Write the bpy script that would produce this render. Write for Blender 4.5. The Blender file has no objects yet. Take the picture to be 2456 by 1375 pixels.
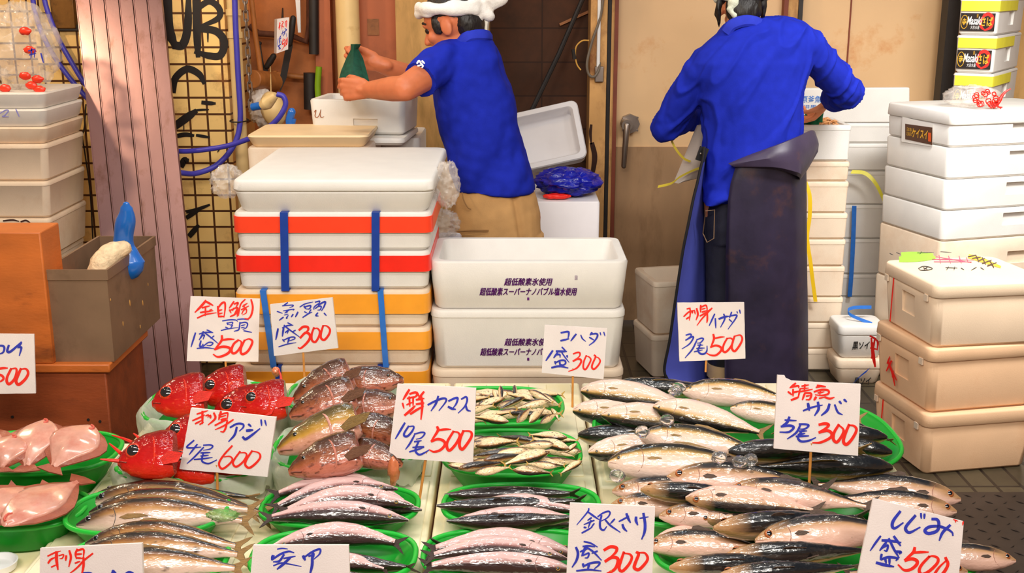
import bpy, bmesh, math, random
from mathutils import Vector, Matrix, noise

SC = bpy.context.scene
COL = SC.collection
RAD = math.radians

# ---------------------------------------------------------------- camera
CAM = Vector((0.0, 0.0, 1.62))
FPX, PITCH = 2800.0, RAD(14.5)
cd = bpy.data.cameras.new('camera')
cd.sensor_width = 36.0
cd.lens = FPX / 2456.0 * 36.0
cam = bpy.data.objects.new('camera', cd)
cam.location = CAM
cam.rotation_euler = (RAD(90) - PITCH, 0, 0)
COL.objects.link(cam)
SC.camera = cam

# ---------------------------------------------------------------- world, lamps, exposure
SC.view_settings.view_transform = 'Standard'
SC.view_settings.look = 'None'
SC.view_settings.gamma = 1.0
SC.view_settings.exposure = 0.0
SC.view_settings.use_curve_mapping = False
W = bpy.data.worlds.new('market hall')
SC.world = W
W.use_nodes = True
bg = W.node_tree.nodes['Background']
# a dim cool roof overhead, warm light from the rest of the market all round
wt = W.node_tree
wtc = wt.nodes.new('ShaderNodeTexCoord')
wsp = wt.nodes.new('ShaderNodeSeparateXYZ')
wrp = wt.nodes.new('ShaderNodeValToRGB')
wrp.color_ramp.elements[0].position = 0.10
wrp.color_ramp.elements[0].color = (0.34, 0.205, 0.125, 1)
wrp.color_ramp.elements[1].position = 0.60
wrp.color_ramp.elements[1].color = (0.10, 0.115, 0.14, 1)
wt.links.new(wtc.outputs['Generated'], wsp.inputs[0])
wt.links.new(wsp.outputs[2], wrp.inputs[0])
wt.links.new(wrp.outputs[0], bg.inputs[0])
bg.inputs[1].default_value = 1.0


def lamp(name, kind, loc, energy, col, size=0.3, size_y=None, aim=None, spread=None):
    l = bpy.data.lights.new(name, kind)
    l.energy = energy
    l.color = col
    if kind == 'AREA':
        l.shape = 'RECTANGLE'
        l.size = size
        l.size_y = size_y or size
        if spread:
            l.spread = RAD(spread)
    else:
        l.shadow_soft_size = size
    o = bpy.data.objects.new(name, l)
    o.location = loc
    if aim is not None:
        o.rotation_euler = (Vector(aim) - Vector(loc)).to_track_quat('-Z', 'Y').to_euler()
    COL.objects.link(o)
    return o


lamp('counter_lamp', 'AREA', (-0.75, 1.9, 2.65), 11, (1.0, 0.95, 0.90), 1.1, 0.12, (-0.7, 2.75, 0.6))
lamp('counter_lamp', 'AREA', (0.65, 1.9, 2.65), 11, (1.0, 0.95, 0.90), 1.1, 0.12, (0.6, 2.75, 0.6))
lamp('awning_lamp', 'AREA', (-0.75, 0.35, 2.55), 40, (1.0, 0.93, 0.83), 1.2, 0.25, (-0.7, 3.2, 0.9))
lamp('awning_lamp', 'AREA', (0.75, 0.35, 2.55), 40, (1.0, 0.93, 0.83), 1.2, 0.25, (0.8, 3.2, 0.9))
lamp('aisle_lamp', 'AREA', (-0.35, 3.4, 2.75), 8, (0.70, 0.88, 1.0), 1.2, 0.12, (-0.3, 3.6, 0.6))
lamp('storeroom_lamp', 'AREA', (1.85, 3.2, 2.5), 30, (1.0, 0.98, 0.95), 1.0, 0.3, (2.05, 4.5, 0.4), 100)
lamp('unseen_warm_bulb', 'POINT', (-2.35, 3.6, 2.3), 52, (1.0, 0.74, 0.46), 0.06)
lamp('unseen_warm_bulb', 'POINT', (-1.75, 2.3, 2.45), 11, (1.0, 0.76, 0.50), 0.06)  # unseen fill bulb added to brighten the left edge stack
lamp('unseen_warm_bulb', 'POINT', (-0.95, 4.25, 2.3), 16, (1.0, 0.72, 0.44), 0.06)  # unseen fill bulb added to brighten the tiles
lamp('unseen_warm_bulb', 'POINT', (0.35, 4.3, 2.6), 12, (1.0, 0.80, 0.56), 0.06)
for bx_ in (-1.0, -0.2, 0.6, 1.2):  # small unseen bulbs added over the counter for sparkle on the fish
    lamp('sparkle_bulb', 'POINT', (bx_, 2.75, 2.25), 5, (1.0, 0.86, 0.68), 0.03)


# ---------------------------------------------------------------- measuring: a pixel of the photograph to a point of the place
def ray(px, py):
    cx, cy = (px - 1228.0) / FPX, (687.5 - py) / FPX
    c, s = math.cos(PITCH), math.sin(PITCH)
    return Vector((cx, c + s * cy, -s + c * cy))


def at(px, py, Y):
    d = ray(px, py)
    return CAM + d * (Y / d.y)


def atz(px, py, z):
    d = ray(px, py)
    return CAM + d * ((z - CAM.z) / d.z)


def onplane(px, py, p0, n):
    d = ray(px, py)
    return CAM + d * ((p0 - CAM).dot(n) / d.dot(n))


# ---------------------------------------------------------------- materials
def lin(c):
    return tuple(((x / 255) / 12.92 if x / 255 <= 0.04045 else ((x / 255 + 0.055) / 1.055) ** 2.4) for x in c[:3])


MATS = {}


def mat(name, col, rough=0.5, var=0.12, scale=9.0, bump=0.0, bscale=None, metal=0.0, spec=0.5, coat=0.0,
        sss=0.0, trans=0.0, alpha=1.0, col2=None, thr=(0.52, 0.62), s2=None, stretch=(1, 1, 1), emit=None, transl=0.0):
    if name in MATS:
        return MATS[name]
    m = bpy.data.materials.new(name)
    m.use_nodes = True
    nt = m.node_tree
    N, L = nt.nodes, nt.links
    b = N['Principled BSDF']
    tc = N.new('ShaderNodeTexCoord')
    mp = N.new('ShaderNodeMapping')
    mp.inputs['Scale'].default_value = stretch
    oi = N.new('ShaderNodeObjectInfo')
    av = N.new('ShaderNodeVectorMath')
    mv = N.new('ShaderNodeMath')
    mv.operation = 'MULTIPLY'
    mv.inputs[1].default_value = 23.0
    L.new(oi.outputs['Random'], mv.inputs[0])
    L.new(tc.outputs['Object'], av.inputs[0])
    L.new(mv.outputs[0], av.inputs[1])
    L.new(av.outputs[0], mp.inputs[0])
    nz = N.new('ShaderNodeTexNoise')
    nz.inputs['Scale'].default_value = scale
    nz.inputs['Detail'].default_value = 6
    L.new(mp.outputs[0], nz.inputs[0])
    c = lin(col)
    rp = N.new('ShaderNodeValToRGB')
    rp.color_ramp.elements[0].position = 0.3
    rp.color_ramp.elements[1].position = 0.7
    rp.color_ramp.elements[0].color = tuple(max(0, x * (1 - var)) for x in c) + (1,)
    rp.color_ramp.elements[1].color = tuple(min(1, x * (1 + var)) for x in c) + (1,)
    L.new(nz.outputs[0], rp.inputs[0])
    out = rp.outputs[0]
    if col2:
        n2 = N.new('ShaderNodeTexNoise')
        n2.inputs['Scale'].default_value = s2 or scale * 0.6
        n2.inputs['Detail'].default_value = 9
        n2.inputs['Roughness'].default_value = 0.65
        L.new(mp.outputs[0], n2.inputs[0])
        r2 = N.new('ShaderNodeValToRGB')
        r2.color_ramp.elements[0].position, r2.color_ramp.elements[1].position = thr
        L.new(n2.outputs[0], r2.inputs[0])
        mx = N.new('ShaderNodeMixRGB')
        L.new(r2.outputs[0], mx.inputs[0])
        L.new(out, mx.inputs[1])
        mx.inputs[2].default_value = lin(col2) + (1,)
        out = mx.outputs[0]
    L.new(out, b.inputs['Base Color'])
    b.inputs['Roughness'].default_value = rough
    b.inputs['Metallic'].default_value = metal
    b.inputs['Specular IOR Level'].default_value = spec
    b.inputs['Coat Weight'].default_value = coat
    b.inputs['Coat Roughness'].default_value = 0.12
    b.inputs['Transmission Weight'].default_value = trans
    b.inputs['Alpha'].default_value = alpha
    if sss:
        b.inputs['Subsurface Weight'].default_value = sss
        b.inputs['Subsurface Scale'].default_value = 0.01
    if bump:
        bn = N.new('ShaderNodeTexNoise')
        bn.inputs['Scale'].default_value = bscale or scale * 4
        bn.inputs['Detail'].default_value = 4
        L.new(mp.outputs[0], bn.inputs[0])
        bp = N.new('ShaderNodeBump')
        bp.inputs['Strength'].default_value = bump
        bp.inputs['Distance'].default_value = 0.004
        L.new(bn.outputs[0], bp.inputs['Height'])
        L.new(bp.outputs[0], b.inputs['Normal'])
    if emit:
        b.inputs['Emission Color'].default_value = lin(emit) + (1,)
        b.inputs['Emission Strength'].default_value = 1
    if transl:
        tr = N.new('ShaderNodeBsdfTranslucent')
        L.new(out, tr.inputs[0])
        ms = N.new('ShaderNodeMixShader')
        ms.inputs[0].default_value = transl
        L.new(b.outputs[0], ms.inputs[1])
        L.new(tr.outputs[0], ms.inputs[2])
        L.new(ms.outputs[0], N['Material Output'].inputs[0])
    MATS[name] = m
    return m


def grid_mat(name, col, grout, pitch_x, pitch_z, mortar, axes='xz', rough=0.35, var=0.12, dirt=None, offset=0.0, bump=0.4):
    """square tiles or blocks laid on a regular grid, object coordinates in metres"""
    if name in MATS:
        return MATS[name]
    m = bpy.data.materials.new(name)
    m.use_nodes = True
    N, L = m.node_tree.nodes, m.node_tree.links
    b = N['Principled BSDF']
    tc = N.new('ShaderNodeTexCoord')
    sp = N.new('ShaderNodeSeparateXYZ')
    cb = N.new('ShaderNodeCombineXYZ')
    L.new(tc.outputs['Object'], sp.inputs[0])
    L.new(sp.outputs['XYZ'.index(axes[0].upper())], cb.inputs[0])
    L.new(sp.outputs['XYZ'.index(axes[1].upper())], cb.inputs[1])
    br = N.new('ShaderNodeTexBrick')
    br.offset = offset
    br.squash = 1.0
    br.inputs['Scale'].default_value = 1.0
    br.inputs['Brick Width'].default_value = pitch_x
    br.inputs['Row Height'].default_value = pitch_z
    br.inputs['Mortar Size'].default_value = mortar
    br.inputs['Mortar Smooth'].default_value = 0.2
    br.inputs['Bias'].default_value = 0.0
    c = lin(col)
    br.inputs['Color1'].default_value = tuple(x * (1 - var) for x in c) + (1,)
    br.inputs['Color2'].default_value = tuple(min(1, x * (1 + var)) for x in c) + (1,)
    br.inputs['Mortar'].default_value = lin(grout) + (1,)
    L.new(cb.outputs[0], br.inputs['Vector'])
    out = br.outputs['Color']
    if dirt:
        n2 = N.new('ShaderNodeTexNoise')
        n2.inputs['Scale'].default_value = dirt[1]
        n2.inputs['Detail'].default_value = 9
        n2.inputs['Roughness'].default_value = 0.7
        L.new(tc.outputs['Object'], n2.inputs[0])
        r2 = N.new('ShaderNodeValToRGB')
        r2.color_ramp.elements[0].position, r2.color_ramp.elements[1].position = dirt[2], dirt[3]
        L.new(n2.outputs[0], r2.inputs[0])
        mx = N.new('ShaderNodeMixRGB')
        L.new(r2.outputs[0], mx.inputs[0])
        L.new(out, mx.inputs[1])
        mx.inputs[2].default_value = lin(dirt[0]) + (1,)
        out = mx.outputs[0]
    L.new(out, b.inputs['Base Color'])
    b.inputs['Roughness'].default_value = rough
    bp = N.new('ShaderNodeBump')
    bp.invert = True
    bp.inputs['Strength'].default_value = bump
    bp.inputs['Distance'].default_value = 0.003
    L.new(br.outputs['Fac'], bp.inputs['Height'])
    L.new(bp.outputs[0], b.inputs['Normal'])
    MATS[name] = m
    return m


# ---------------------------------------------------------------- mesh helpers
def mw(o):
    return o.matrix_basis.copy() if o.parent is None else mw(o.parent) @ o.matrix_basis


class MB:
    def __init__(self):
        self.v, self.f, self.uv, self.mi = [], [], {}, []

    def vert(self, p, uv=None):
        self.v.append(Vector(p))
        if uv is not None:
            self.uv[len(self.v) - 1] = uv
        return len(self.v) - 1

    def face(self, idx, mi=0):
        self.f.append(tuple(idx))
        self.mi.append(mi)

    def loft(self, rings, closed=True, cap0=True, cap1=True, mi=0, loop=False, uvs=None):
        ids = []
        for j, r in enumerate(rings):
            ids.append([self.vert(p, uvs[j][k] if uvs else None) for k, p in enumerate(r)])
        n = len(rings[0])
        rng = range(len(ids)) if loop else range(len(ids) - 1)
        for j in rng:
            a, b = ids[j], ids[(j + 1) % len(ids)]
            for k in range(n if closed else n - 1):
                k2 = (k + 1) % n
                self.face((a[k], a[k2], b[k2], b[k]), mi)
        if closed and not loop:
            if cap0:
                self.face(tuple(reversed(ids[0])), mi)
            if cap1:
                self.face(tuple(ids[-1]), mi)
        return ids

    def box(self, c, s, M=None, mi=0):
        c = Vector(c)
        hx, hy, hz = s[0] / 2, s[1] / 2, s[2] / 2
        ps = [Vector((x, y, z)) for z in (-hz, hz) for x, y in ((-hx, -hy), (hx, -hy), (hx, hy), (-hx, hy))]
        i = [self.vert(c + (M @ p if M else p)) for p in ps]
        for q in ((3, 2, 1, 0), (4, 5, 6, 7), (0, 1, 5, 4), (1, 2, 6, 5), (2, 3, 7, 6), (3, 0, 4, 7)):
            self.face([i[k] for k in q], mi)

    def tube(self, pts, r, n=10, caps=True, loop=False, mi=0, round_ends=False, flat=None):
        pts = [Vector(p) for p in pts]
        m = len(pts)
        rr = [r] * m if not isinstance(r, (list, tuple)) else list(r)
        if round_ends and not loop:
            d0 = (pts[0] - pts[1]).normalized()
            d1 = (pts[-1] - pts[-2]).normalized()
            a0, a1, r0, r1 = pts[0], pts[-1], rr[0], rr[-1]
            pts = [a0 + d0 * r0 * s for s in (0.98, 0.8, 0.45)] + pts + [a1 + d1 * r1 * s for s in (0.45, 0.8, 0.98)]
            rr = [r0 * s for s in (0.2, 0.6, 0.89)] + rr + [r1 * s for s in (0.89, 0.6, 0.2)]
            m = len(pts)
        rings = []
        up = None
        for i in range(m):
            if loop:
                t = pts[(i + 1) % m] - pts[(i - 1) % m]
            else:
                t = pts[min(i + 1, m - 1)] - pts[max(i - 1, 0)]
            if t.length < 1e-9:
                t = Vector((0, 0, 1))
            t.normalize()
            if up is None:
                up = Vector((0, 0, 1)) if abs(t.z) < 0.9 else Vector((0, 1, 0))
            s = t.cross(up)
            if s.length < 1e-6:
                s = t.cross(Vector((1, 0, 0)))
            s.normalize()
            up = s.cross(t).normalized()
            fl = flat if flat else 1.0
            rings.append([pts[i] + s * (rr[i] * math.cos(2 * math.pi * k / n)) + up * (rr[i] * fl * math.sin(2 * math.pi * k / n)) for k in range(n)])
        self.loft(rings, True, caps, caps, mi, loop)

    def ell(self, c, r, M=None, nu=20, nv=12, mi=0):
        c = Vector(c)
        r = (r, r, r) if not isinstance(r, (list, tuple)) else r
        rings = []
        for j in range(1, nv):
            t = math.pi * j / nv
            ring = []
            for k in range(nu):
                a = 2 * math.pi * k / nu
                p = Vector((r[0] * math.sin(t) * math.cos(a), r[1] * math.sin(t) * math.sin(a), -r[2] * math.cos(t)))
                ring.append(c + (M @ p if M else p))
            rings.append(ring)
        ids = self.loft(rings, True, False, False, mi)
        p0, p1 = Vector((0, 0, -r[2])), Vector((0, 0, r[2]))
        a = self.vert(c + (M @ p0 if M else p0))
        b = self.vert(c + (M @ p1 if M else p1))
        for k in range(nu):
            self.face((a, ids[0][(k + 1) % nu], ids[0][k]), mi)
            self.face((b, ids[-1][k], ids[-1][(k + 1) % nu]), mi)

    def ribbon(self, pts, wdir, w, th=0.0006, closed=False):
        """a flat band of width w (along wdir) following pts"""
        pts = [Vector(p) for p in pts]
        m = len(pts)
        rings = []
        for i in range(m):
            t = (pts[(i + 1) % m] - pts[(i - 1) % m]) if closed else (pts[min(i + 1, m - 1)] - pts[max(0, i - 1)])
            wd = wdir[i] if isinstance(wdir, list) else wdir
            wd = Vector(wd).normalized()
            nn = t.normalized().cross(wd).normalized()
            h = wd * (w / 2)
            k = nn * (th / 2)
            rings.append([pts[i] - h - k, pts[i] + h - k, pts[i] + h + k, pts[i] - h + k])
        self.loft(rings, True, True, True, 0, closed)

    def xform(self, M):
        self.v = [M @ p for p in self.v]
        return self

    def mesh(self, name, mats, angle=40):
        me = bpy.data.meshes.new(name)
        me.from_pydata([tuple(p) for p in self.v], [], self.f)
        for m in (mats if isinstance(mats, (list, tuple)) else [mats]):
            me.materials.append(m)
        if any(self.mi):
            me.polygons.foreach_set('material_index', self.mi)
        if self.uv:
            ul = me.uv_layers.new(name='UVMap')
            for lp in me.loops:
                ul.data[lp.index].uv = self.uv.get(lp.vertex_index, (0, 0))
        finish(me, angle)
        return me

    def build(self, name, mats, parent=None, local=False, angle=40, label=None, cat=None, group=None, kind=None, bevel=0):
        """verts are in the place's coordinates unless local (then in the parent's)"""
        if parent is not None:
            if not local:
                self.xform(mw(parent).inverted())
            off = Vector((0, 0, 0))
        else:
            xs = [p.x for p in self.v]
            ys = [p.y for p in self.v]
            zs = [p.z for p in self.v]
            off = Vector(((min(xs) + max(xs)) / 2, (min(ys) + max(ys)) / 2, min(zs)))
            self.v = [p - off for p in self.v]
        o = bpy.data.objects.new(name, self.mesh(name, mats, angle))
        COL.objects.link(o)
        o.location = off
        if parent is not None:
            o.parent = parent
        if bevel:
            md = o.modifiers.new('bevel', 'BEVEL')
            md.width = bevel
            md.segments = 2
            md.limit_method = 'ANGLE'
            md.angle_limit = RAD(35)
        tag(o, label, cat, group, kind)
        return o


def finish(me, angle=40):
    bm = bmesh.new()
    bm.from_mesh(me)
    bmesh.ops.recalc_face_normals(bm, faces=bm.faces)
    bm.to_mesh(me)
    bm.free()
    me.polygons.foreach_set('use_smooth', [True] * len(me.polygons))
    me.set_sharp_from_angle(angle=RAD(angle))
    me.update()


def tag(o, label=None, cat=None, group=None, kind=None):
    if label:
        o['label'] = label
    if cat:
        o['category'] = cat
    if group:
        o['group'] = group
    if kind:
        o['kind'] = kind
    return o


def thing(name, label, cat, loc=(0, 0, 0), rz=0.0, group=None):
    o = bpy.data.objects.new(name, None)
    COL.objects.link(o)
    o.location = loc
    o.rotation_euler = (0, 0, rz)
    o.empty_display_size = 0.05
    return tag(o, label, cat, group)


def struct(mb, name, mats, **k):
    return mb.build(name, mats, kind='structure', **k)


def voxel(mb, name, mats, parent, size=0.006, smooth=6, wrinkle=None, label=None):
    """union the overlapping volumes of mb into one continuous skin"""
    tmp = mb.build('tmp', mats if not isinstance(mats, list) else mats[0], None)
    md = tmp.modifiers.new('r', 'REMESH')
    md.mode = 'VOXEL'
    md.voxel_size = size
    md.use_smooth_shade = True
    sm = tmp.modifiers.new('s', 'SMOOTH')
    sm.factor = 0.5
    sm.iterations = smooth
    bpy.context.view_layer.update()
    dg = bpy.context.evaluated_depsgraph_get()
    me = bpy.data.meshes.new_from_object(tmp.evaluated_get(dg))
    loc = tmp.location.copy()
    old = tmp.data
    bpy.data.objects.remove(tmp)
    bpy.data.meshes.remove(old)
    inv = mw(parent).inverted() if parent else Matrix.Identity(4)
    if wrinkle:
        ns = [v.normal.copy() for v in me.vertices]
        for v, nn in zip(me.vertices, ns):
            v.co += nn * wrinkle(v.co + loc)
    for v in me.vertices:
        v.co = inv @ (v.co + loc)
    me.materials.clear()
    for m in (mats if isinstance(mats, list) else [mats]):
        me.materials.append(m)
    me.polygons.foreach_set('use_smooth', [True] * len(me.polygons))
    me.update()
    o = bpy.data.objects.new(name, me)
    COL.objects.link(o)
    o.parent = parent
    if label:
        o['label'] = label
    return o


def catmull(pts, sub=5):
    P = [Vector(p) for p in pts]
    if len(P) < 3:
        return [P[0].lerp(P[-1], i / sub) for i in range(sub + 1)]
    out = []
    for i in range(len(P) - 1):
        p0 = P[i - 1] if i else P[0] * 2 - P[1]
        p1, p2 = P[i], P[i + 1]
        p3 = P[i + 2] if i + 2 < len(P) else P[-1] * 2 - P[-2]
        for k in range(sub):
            t = k / sub
            out.append(0.5 * ((2 * p1) + (p2 - p0) * t + (2 * p0 - 5 * p1 + 4 * p2 - p3) * t * t + (3 * p1 - p0 - 3 * p2 + p3) * t ** 3))
    out.append(P[-1])
    return out


def rrect(w, d, r, z, n=5):
    pts = []
    for cx, cy, a0 in ((w / 2 - r, d / 2 - r, 0), (-w / 2 + r, d / 2 - r, 90), (-w / 2 + r, -d / 2 + r, 180), (w / 2 - r, -d / 2 + r, 270)):
        for k in range(n + 1):
            a = RAD(a0 + 90 * k / n)
            pts.append(Vector((cx + r * math.cos(a), cy + r * math.sin(a), z)))
    return pts


# ---------------------------------------------------------------- writing: brush strokes and print
def parse(s):
    out = []
    for st in s.strip().split(';'):
        st = st.strip()
        if not st:
            continue
        h, body = st.split(':')
        pts = [tuple(float(q) for q in p.split(',')) for p in body.split()]
        out.append((h.strip()[0], float(h.strip()[1:]), pts))
    return out


def stroke_mesh(mb, pts2, w, to3, lift, mi=0, taper=0.72):
    """one brush stroke, a flat ribbon in pixel coordinates mapped by to3(x, y, lift)"""
    P = catmull([Vector((x, y, 0)) for x, y in pts2], 6 if len(pts2) > 2 else 4)
    n = len(P)
    L, Rr = [], []
    for i in range(n):
        t = P[min(i + 1, n - 1)] - P[max(0, i - 1)]
        if t.length < 1e-6:
            t = Vector((1, 0, 0))
        t.normalize()
        nn = Vector((-t.y, t.x, 0))
        u = i / (n - 1)
        ww = w * 0.5 * (taper + (1 - taper) * math.sin(math.pi * min(1, u * 1.0 + 0.12))) * (1 - 0.35 * max(0, (u - 0.8) / 0.2))
        e = 0.0
        if i == 0:
            e = -w * 0.22
        if i == n - 1:
            e = w * 0.22
        L.append(P[i] + nn * ww + t * e)
        Rr.append(P[i] - nn * ww + t * e)
    a = [mb.vert(to3(p.x, p.y, lift)) for p in L]
    b = [mb.vert(to3(p.x, p.y, lift)) for p in Rr]
    for i in range(n - 1):
        mb.face((a[i], a[i + 1], b[i + 1], b[i]), mi)


def text_mb(body, width, height, shear=0.0, bold=0.0):
    """printed words as a flat mesh in local XY, centred, scaled to width x height"""
    c = bpy.data.curves.new('txt', 'FONT')
    c.body = body
    c.shear = shear
    c.offset = bold
    c.resolution_u = 3
    o = bpy.data.objects.new('txt', c)
    COL.objects.link(o)
    bpy.context.view_layer.update()
    dg = bpy.context.evaluated_depsgraph_get()
    me = bpy.data.meshes.new_from_object(o.evaluated_get(dg))
    mb = MB()
    xs = [v.co.x for v in me.vertices]
    ys = [v.co.y for v in me.vertices]
    x0, x1, y0, y1 = min(xs), max(xs), min(ys), max(ys)
    for v in me.vertices:
        mb.vert(((v.co.x - (x0 + x1) / 2) * width / (x1 - x0), (v.co.y - (y0 + y1) / 2) * height / (y1 - y0), 0))
    for p in me.polygons:
        mb.face(tuple(p.vertices))
    bpy.data.objects.remove(o)
    bpy.data.curves.remove(c)
    bpy.data.meshes.remove(me)
    return mb


def frame(o, xa, ya):
    xa = Vector(xa).normalized()
    ya = Vector(ya).normalized()
    za = xa.cross(ya).normalized()
    ya = za.cross(xa)
    M = Matrix((xa, ya, za)).transposed().to_4x4()
    M.translation = Vector(o)
    return M


def merge(a, b):
    k = len(a.v)
    a.v += b.v
    for f, m in zip(b.f, b.mi):
        a.face(tuple(i + k for i in f), m)
    return a


# ---------------------------------------------------------------- palette
FOAM = mat('foam', (222, 218, 212), 0.62, 0.03, 14, 0.12, 320)
FOAM_WARM_SHADE = mat('foam_warm_shade', (226, 206, 182), 0.62, 0.05, 7, 0.12, 320, col2=(205, 168, 134), thr=(0.5, 0.8), s2=3)  # white foam with the warm shade of the lower boxes put into its colour
FOAMD = mat('foam_grey', (206, 204, 208), 0.55, 0.05, 8)
RED = mat('red_tape', (238, 40, 26), 0.3, 0.06, 20)
REDO = mat('orange_red_tape', (246, 66, 34), 0.3, 0.06, 20)
ORANGE = mat('orange_tape', (240, 158, 44), 0.3, 0.08, 12)
YELLOW = mat('yellow_tape', (226, 218, 60), 0.35, 0.06, 20)
STRAP = mat('blue_strap', (18, 60, 150), 0.35, 0.1, 40)
STRAPL = mat('light_blue_strap', (40, 110, 200), 0.35, 0.1, 40)
BLUE = mat('shirt_blue', (26, 42, 168), 0.85, 0.10, 30, 0.12, 300, spec=0.15)
BLUEL = mat('shirt_blue_light', (44, 58, 184), 0.85, 0.10, 30, 0.12, 300, spec=0.15)
INKR = mat('red_ink', (240, 36, 20), 0.5, 0.06, 60)
INKB = mat('blue_ink', (40, 52, 176), 0.5, 0.16, 60)
INKP = mat('violet_ink', (96, 10, 116), 0.5, 0.05, 60)
INKK = mat('black_ink', (20, 18, 18), 0.5, 0.05, 60)
BOARD = mat('sign_foam', (232, 220, 216), 0.6, 0.03, 20, 0.1, 400)
WHITE = mat('white_paint', (235, 235, 235), 0.5, 0.02)
BAMBOO = mat('bamboo', (214, 142, 66), 0.5, 0.15, 30)
SKIN = mat('skin', (226, 142, 96), 0.5, 0.07, 25, 0.05, 200, sss=0.12)
SKIND = mat('skin_tan', (206, 116, 74), 0.5, 0.07, 25, 0.05, 200, sss=0.12)
HAIR = mat('black_hair', (22, 17, 16), 0.45, 0.2, 60, 0.6, 200, stretch=(1, 1, 0.2))
TOWEL = mat('towel', (236, 232, 226), 0.9, 0.05, 40, 0.4, 250)
TOWELG = mat('towel_grey', (206, 210, 190), 0.9, 0.1, 60, 0.4, 250)
KHAKI = mat('khaki', (198, 152, 96), 0.85, 0.08, 20, 0.15, 200)
DENIM = mat('denim', (34, 34, 50), 0.85, 0.3, 14, 0.2, 250)
APRON = mat('apron_rubber', (40, 33, 54), 0.5, 0.3, 9, 0.2, 30, col2=(84, 52, 44), thr=(0.55, 0.8), s2=7, spec=0.35)
APRONIN = mat('apron_lining', (66, 74, 164), 0.75, 0.12, 8)
GREEN = mat('green_plastic', (30, 176, 52), 0.35, 0.06, 12, spec=0.5, transl=0.35)
GREEND = mat('green_rim', (40, 196, 62), 0.3, 0.05, 12, transl=0.2)
NET = mat('green_net', (12, 84, 62), 0.7, 0.3, 60, transl=0.3)
HOSE = mat('blue_hose', (66, 62, 178), 0.4, 0.08, 20)
PVC = mat('cream_pvc', (226, 196, 138), 0.4, 0.06, 10, col2=(170, 120, 60), thr=(0.62, 0.8))
STEEL = mat('steel', (150, 138, 130), 0.35, 0.12, 12, metal=0.9)
RUST = mat('rust', (90, 48, 28), 0.8, 0.35, 30, 0.4, 90)
DARK = mat('dark_iron', (34, 28, 26), 0.6, 0.25, 20)
WOOD = mat('wood_orange', (196, 104, 40), 0.5, 0.2, 5, 0.15, 60, col2=(96, 46, 22), thr=(0.56, 0.74), s2=3.2, stretch=(1, 1, 3))
WOODD = mat('wood_brown', (142, 66, 30), 0.55, 0.22, 6, 0.15, 60, col2=(66, 34, 22), thr=(0.58, 0.8), s2=4, stretch=(1, 3, 3))
WOODL = mat('wood_handle', (168, 104, 50), 0.55, 0.2, 14, stretch=(3, 3, 1))
PLASTIC = mat('clear_plastic', (240, 230, 220), 0.12, 0.05, 30, 0.9, 40, alpha=0.26, spec=1.0)
LINER = mat('plastic_liner', (222, 226, 206), 0.3, 0.05, 30, 0.9, 45, alpha=0.62, spec=0.7)
BLUEBAG = mat('blue_bag', (20, 26, 150), 0.2, 0.2, 30, 0.8, 40)
BLUEP = mat('blue_plastic', (24, 104, 196), 0.25, 0.05, 10, coat=0.4)
BRISTLE = mat('bristle', (232, 206, 166), 0.8, 0.2, 60, 0.7, 160)
BOOT = mat('boot', (196, 164, 120), 0.6, 0.1, 20)
BOOTK = mat('boot_black', (26, 26, 30), 0.4, 0.1, 20)
ICE = mat('ice', (250, 250, 250), 0.05, 0.0, 10, trans=0.95)

# ================================================================ THE SETTING
TILE = grid_mat('wall_tile', (252, 208, 132), (84, 50, 26), 0.0735, 0.0685, 0.0048, 'xz', 0.3, 0.10, ((150, 92, 44), 5.0, 0.56, 0.82), bump=0.6)
BLOCK = grid_mat('block', (84, 50, 30), (58, 34, 22), 0.30, 0.158, 0.004, 'xz', 0.85, 0.15, ((54, 36, 24), 4.0, 0.45, 0.75))
FLOORT = grid_mat('floor_tile', (66, 58, 42), (20, 16, 14), 0.085, 0.2, 0.006, 'xy', 0.35, 0.2, ((40, 34, 26), 6.0, 0.5, 0.8))
CONC = mat('mould_concrete', (196, 152, 92), 0.8, 0.12, 6, 0.2, 60, col2=(128, 104, 54), thr=(0.46, 0.72), s2=4, stretch=(2, 2, 0.5))
PLY = mat('stained_board', (190, 112, 52), 0.6, 0.15, 5, 0.1, 60, col2=(120, 66, 30), thr=(0.5, 0.8), s2=3)
PINKB = mat('pinkish_board', (176, 96, 56), 0.6, 0.12, 5, col2=(120, 66, 40), thr=(0.55, 0.85), s2=3)
DOORP = mat('door_paint', (216, 178, 132), 0.45, 0.05, 3, 0.06, 40, col2=(196, 124, 56), thr=(0.57, 0.76), s2=3.4)
DOORK = mat('door_kick_steel', (176, 140, 104), 0.4, 0.14, 4, metal=0.3, col2=(116, 82, 50), thr=(0.5, 0.8), s2=3, stretch=(2, 1, 0.6))
FRAMEW = mat('rotten_frame', (204, 156, 96), 0.75, 0.15, 8, 0.3, 50, col2=(122, 72, 36), thr=(0.52, 0.72), s2=6, stretch=(1, 1, 0.6))
REDW = mat('red_brown_strip', (122, 52, 26), 0.6, 0.15, 10)
TREAD = mat('tread_steel', (62, 52, 46), 0.45, 0.2, 10, metal=0.5)
ALU = mat('aluminium', (170, 134, 134), 0.34, 0.08, 5, 0.04, 80, metal=0.85, col2=(122, 84, 66), thr=(0.56, 0.8), s2=7, stretch=(1.5, 1.5, 0.8))


def wx(px, Y, py=350):
    return at(px, py, Y).x


def wallbox(name, pl, pr, Y, th, m, z0=0.0, z1=2.6, lab=None, par=None, py=350):
    b = MB()
    xl, xr = wx(pl, Y, py), wx(pr, Y, py)
    b.box(((xl + xr) / 2, Y + th / 2, (z0 + z1) / 2), (xr - xl, th, z1 - z0))
    o = b.build(name, m, par, kind=None if par else 'structure')
    if lab:
        o['label'] = lab
    return o


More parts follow.
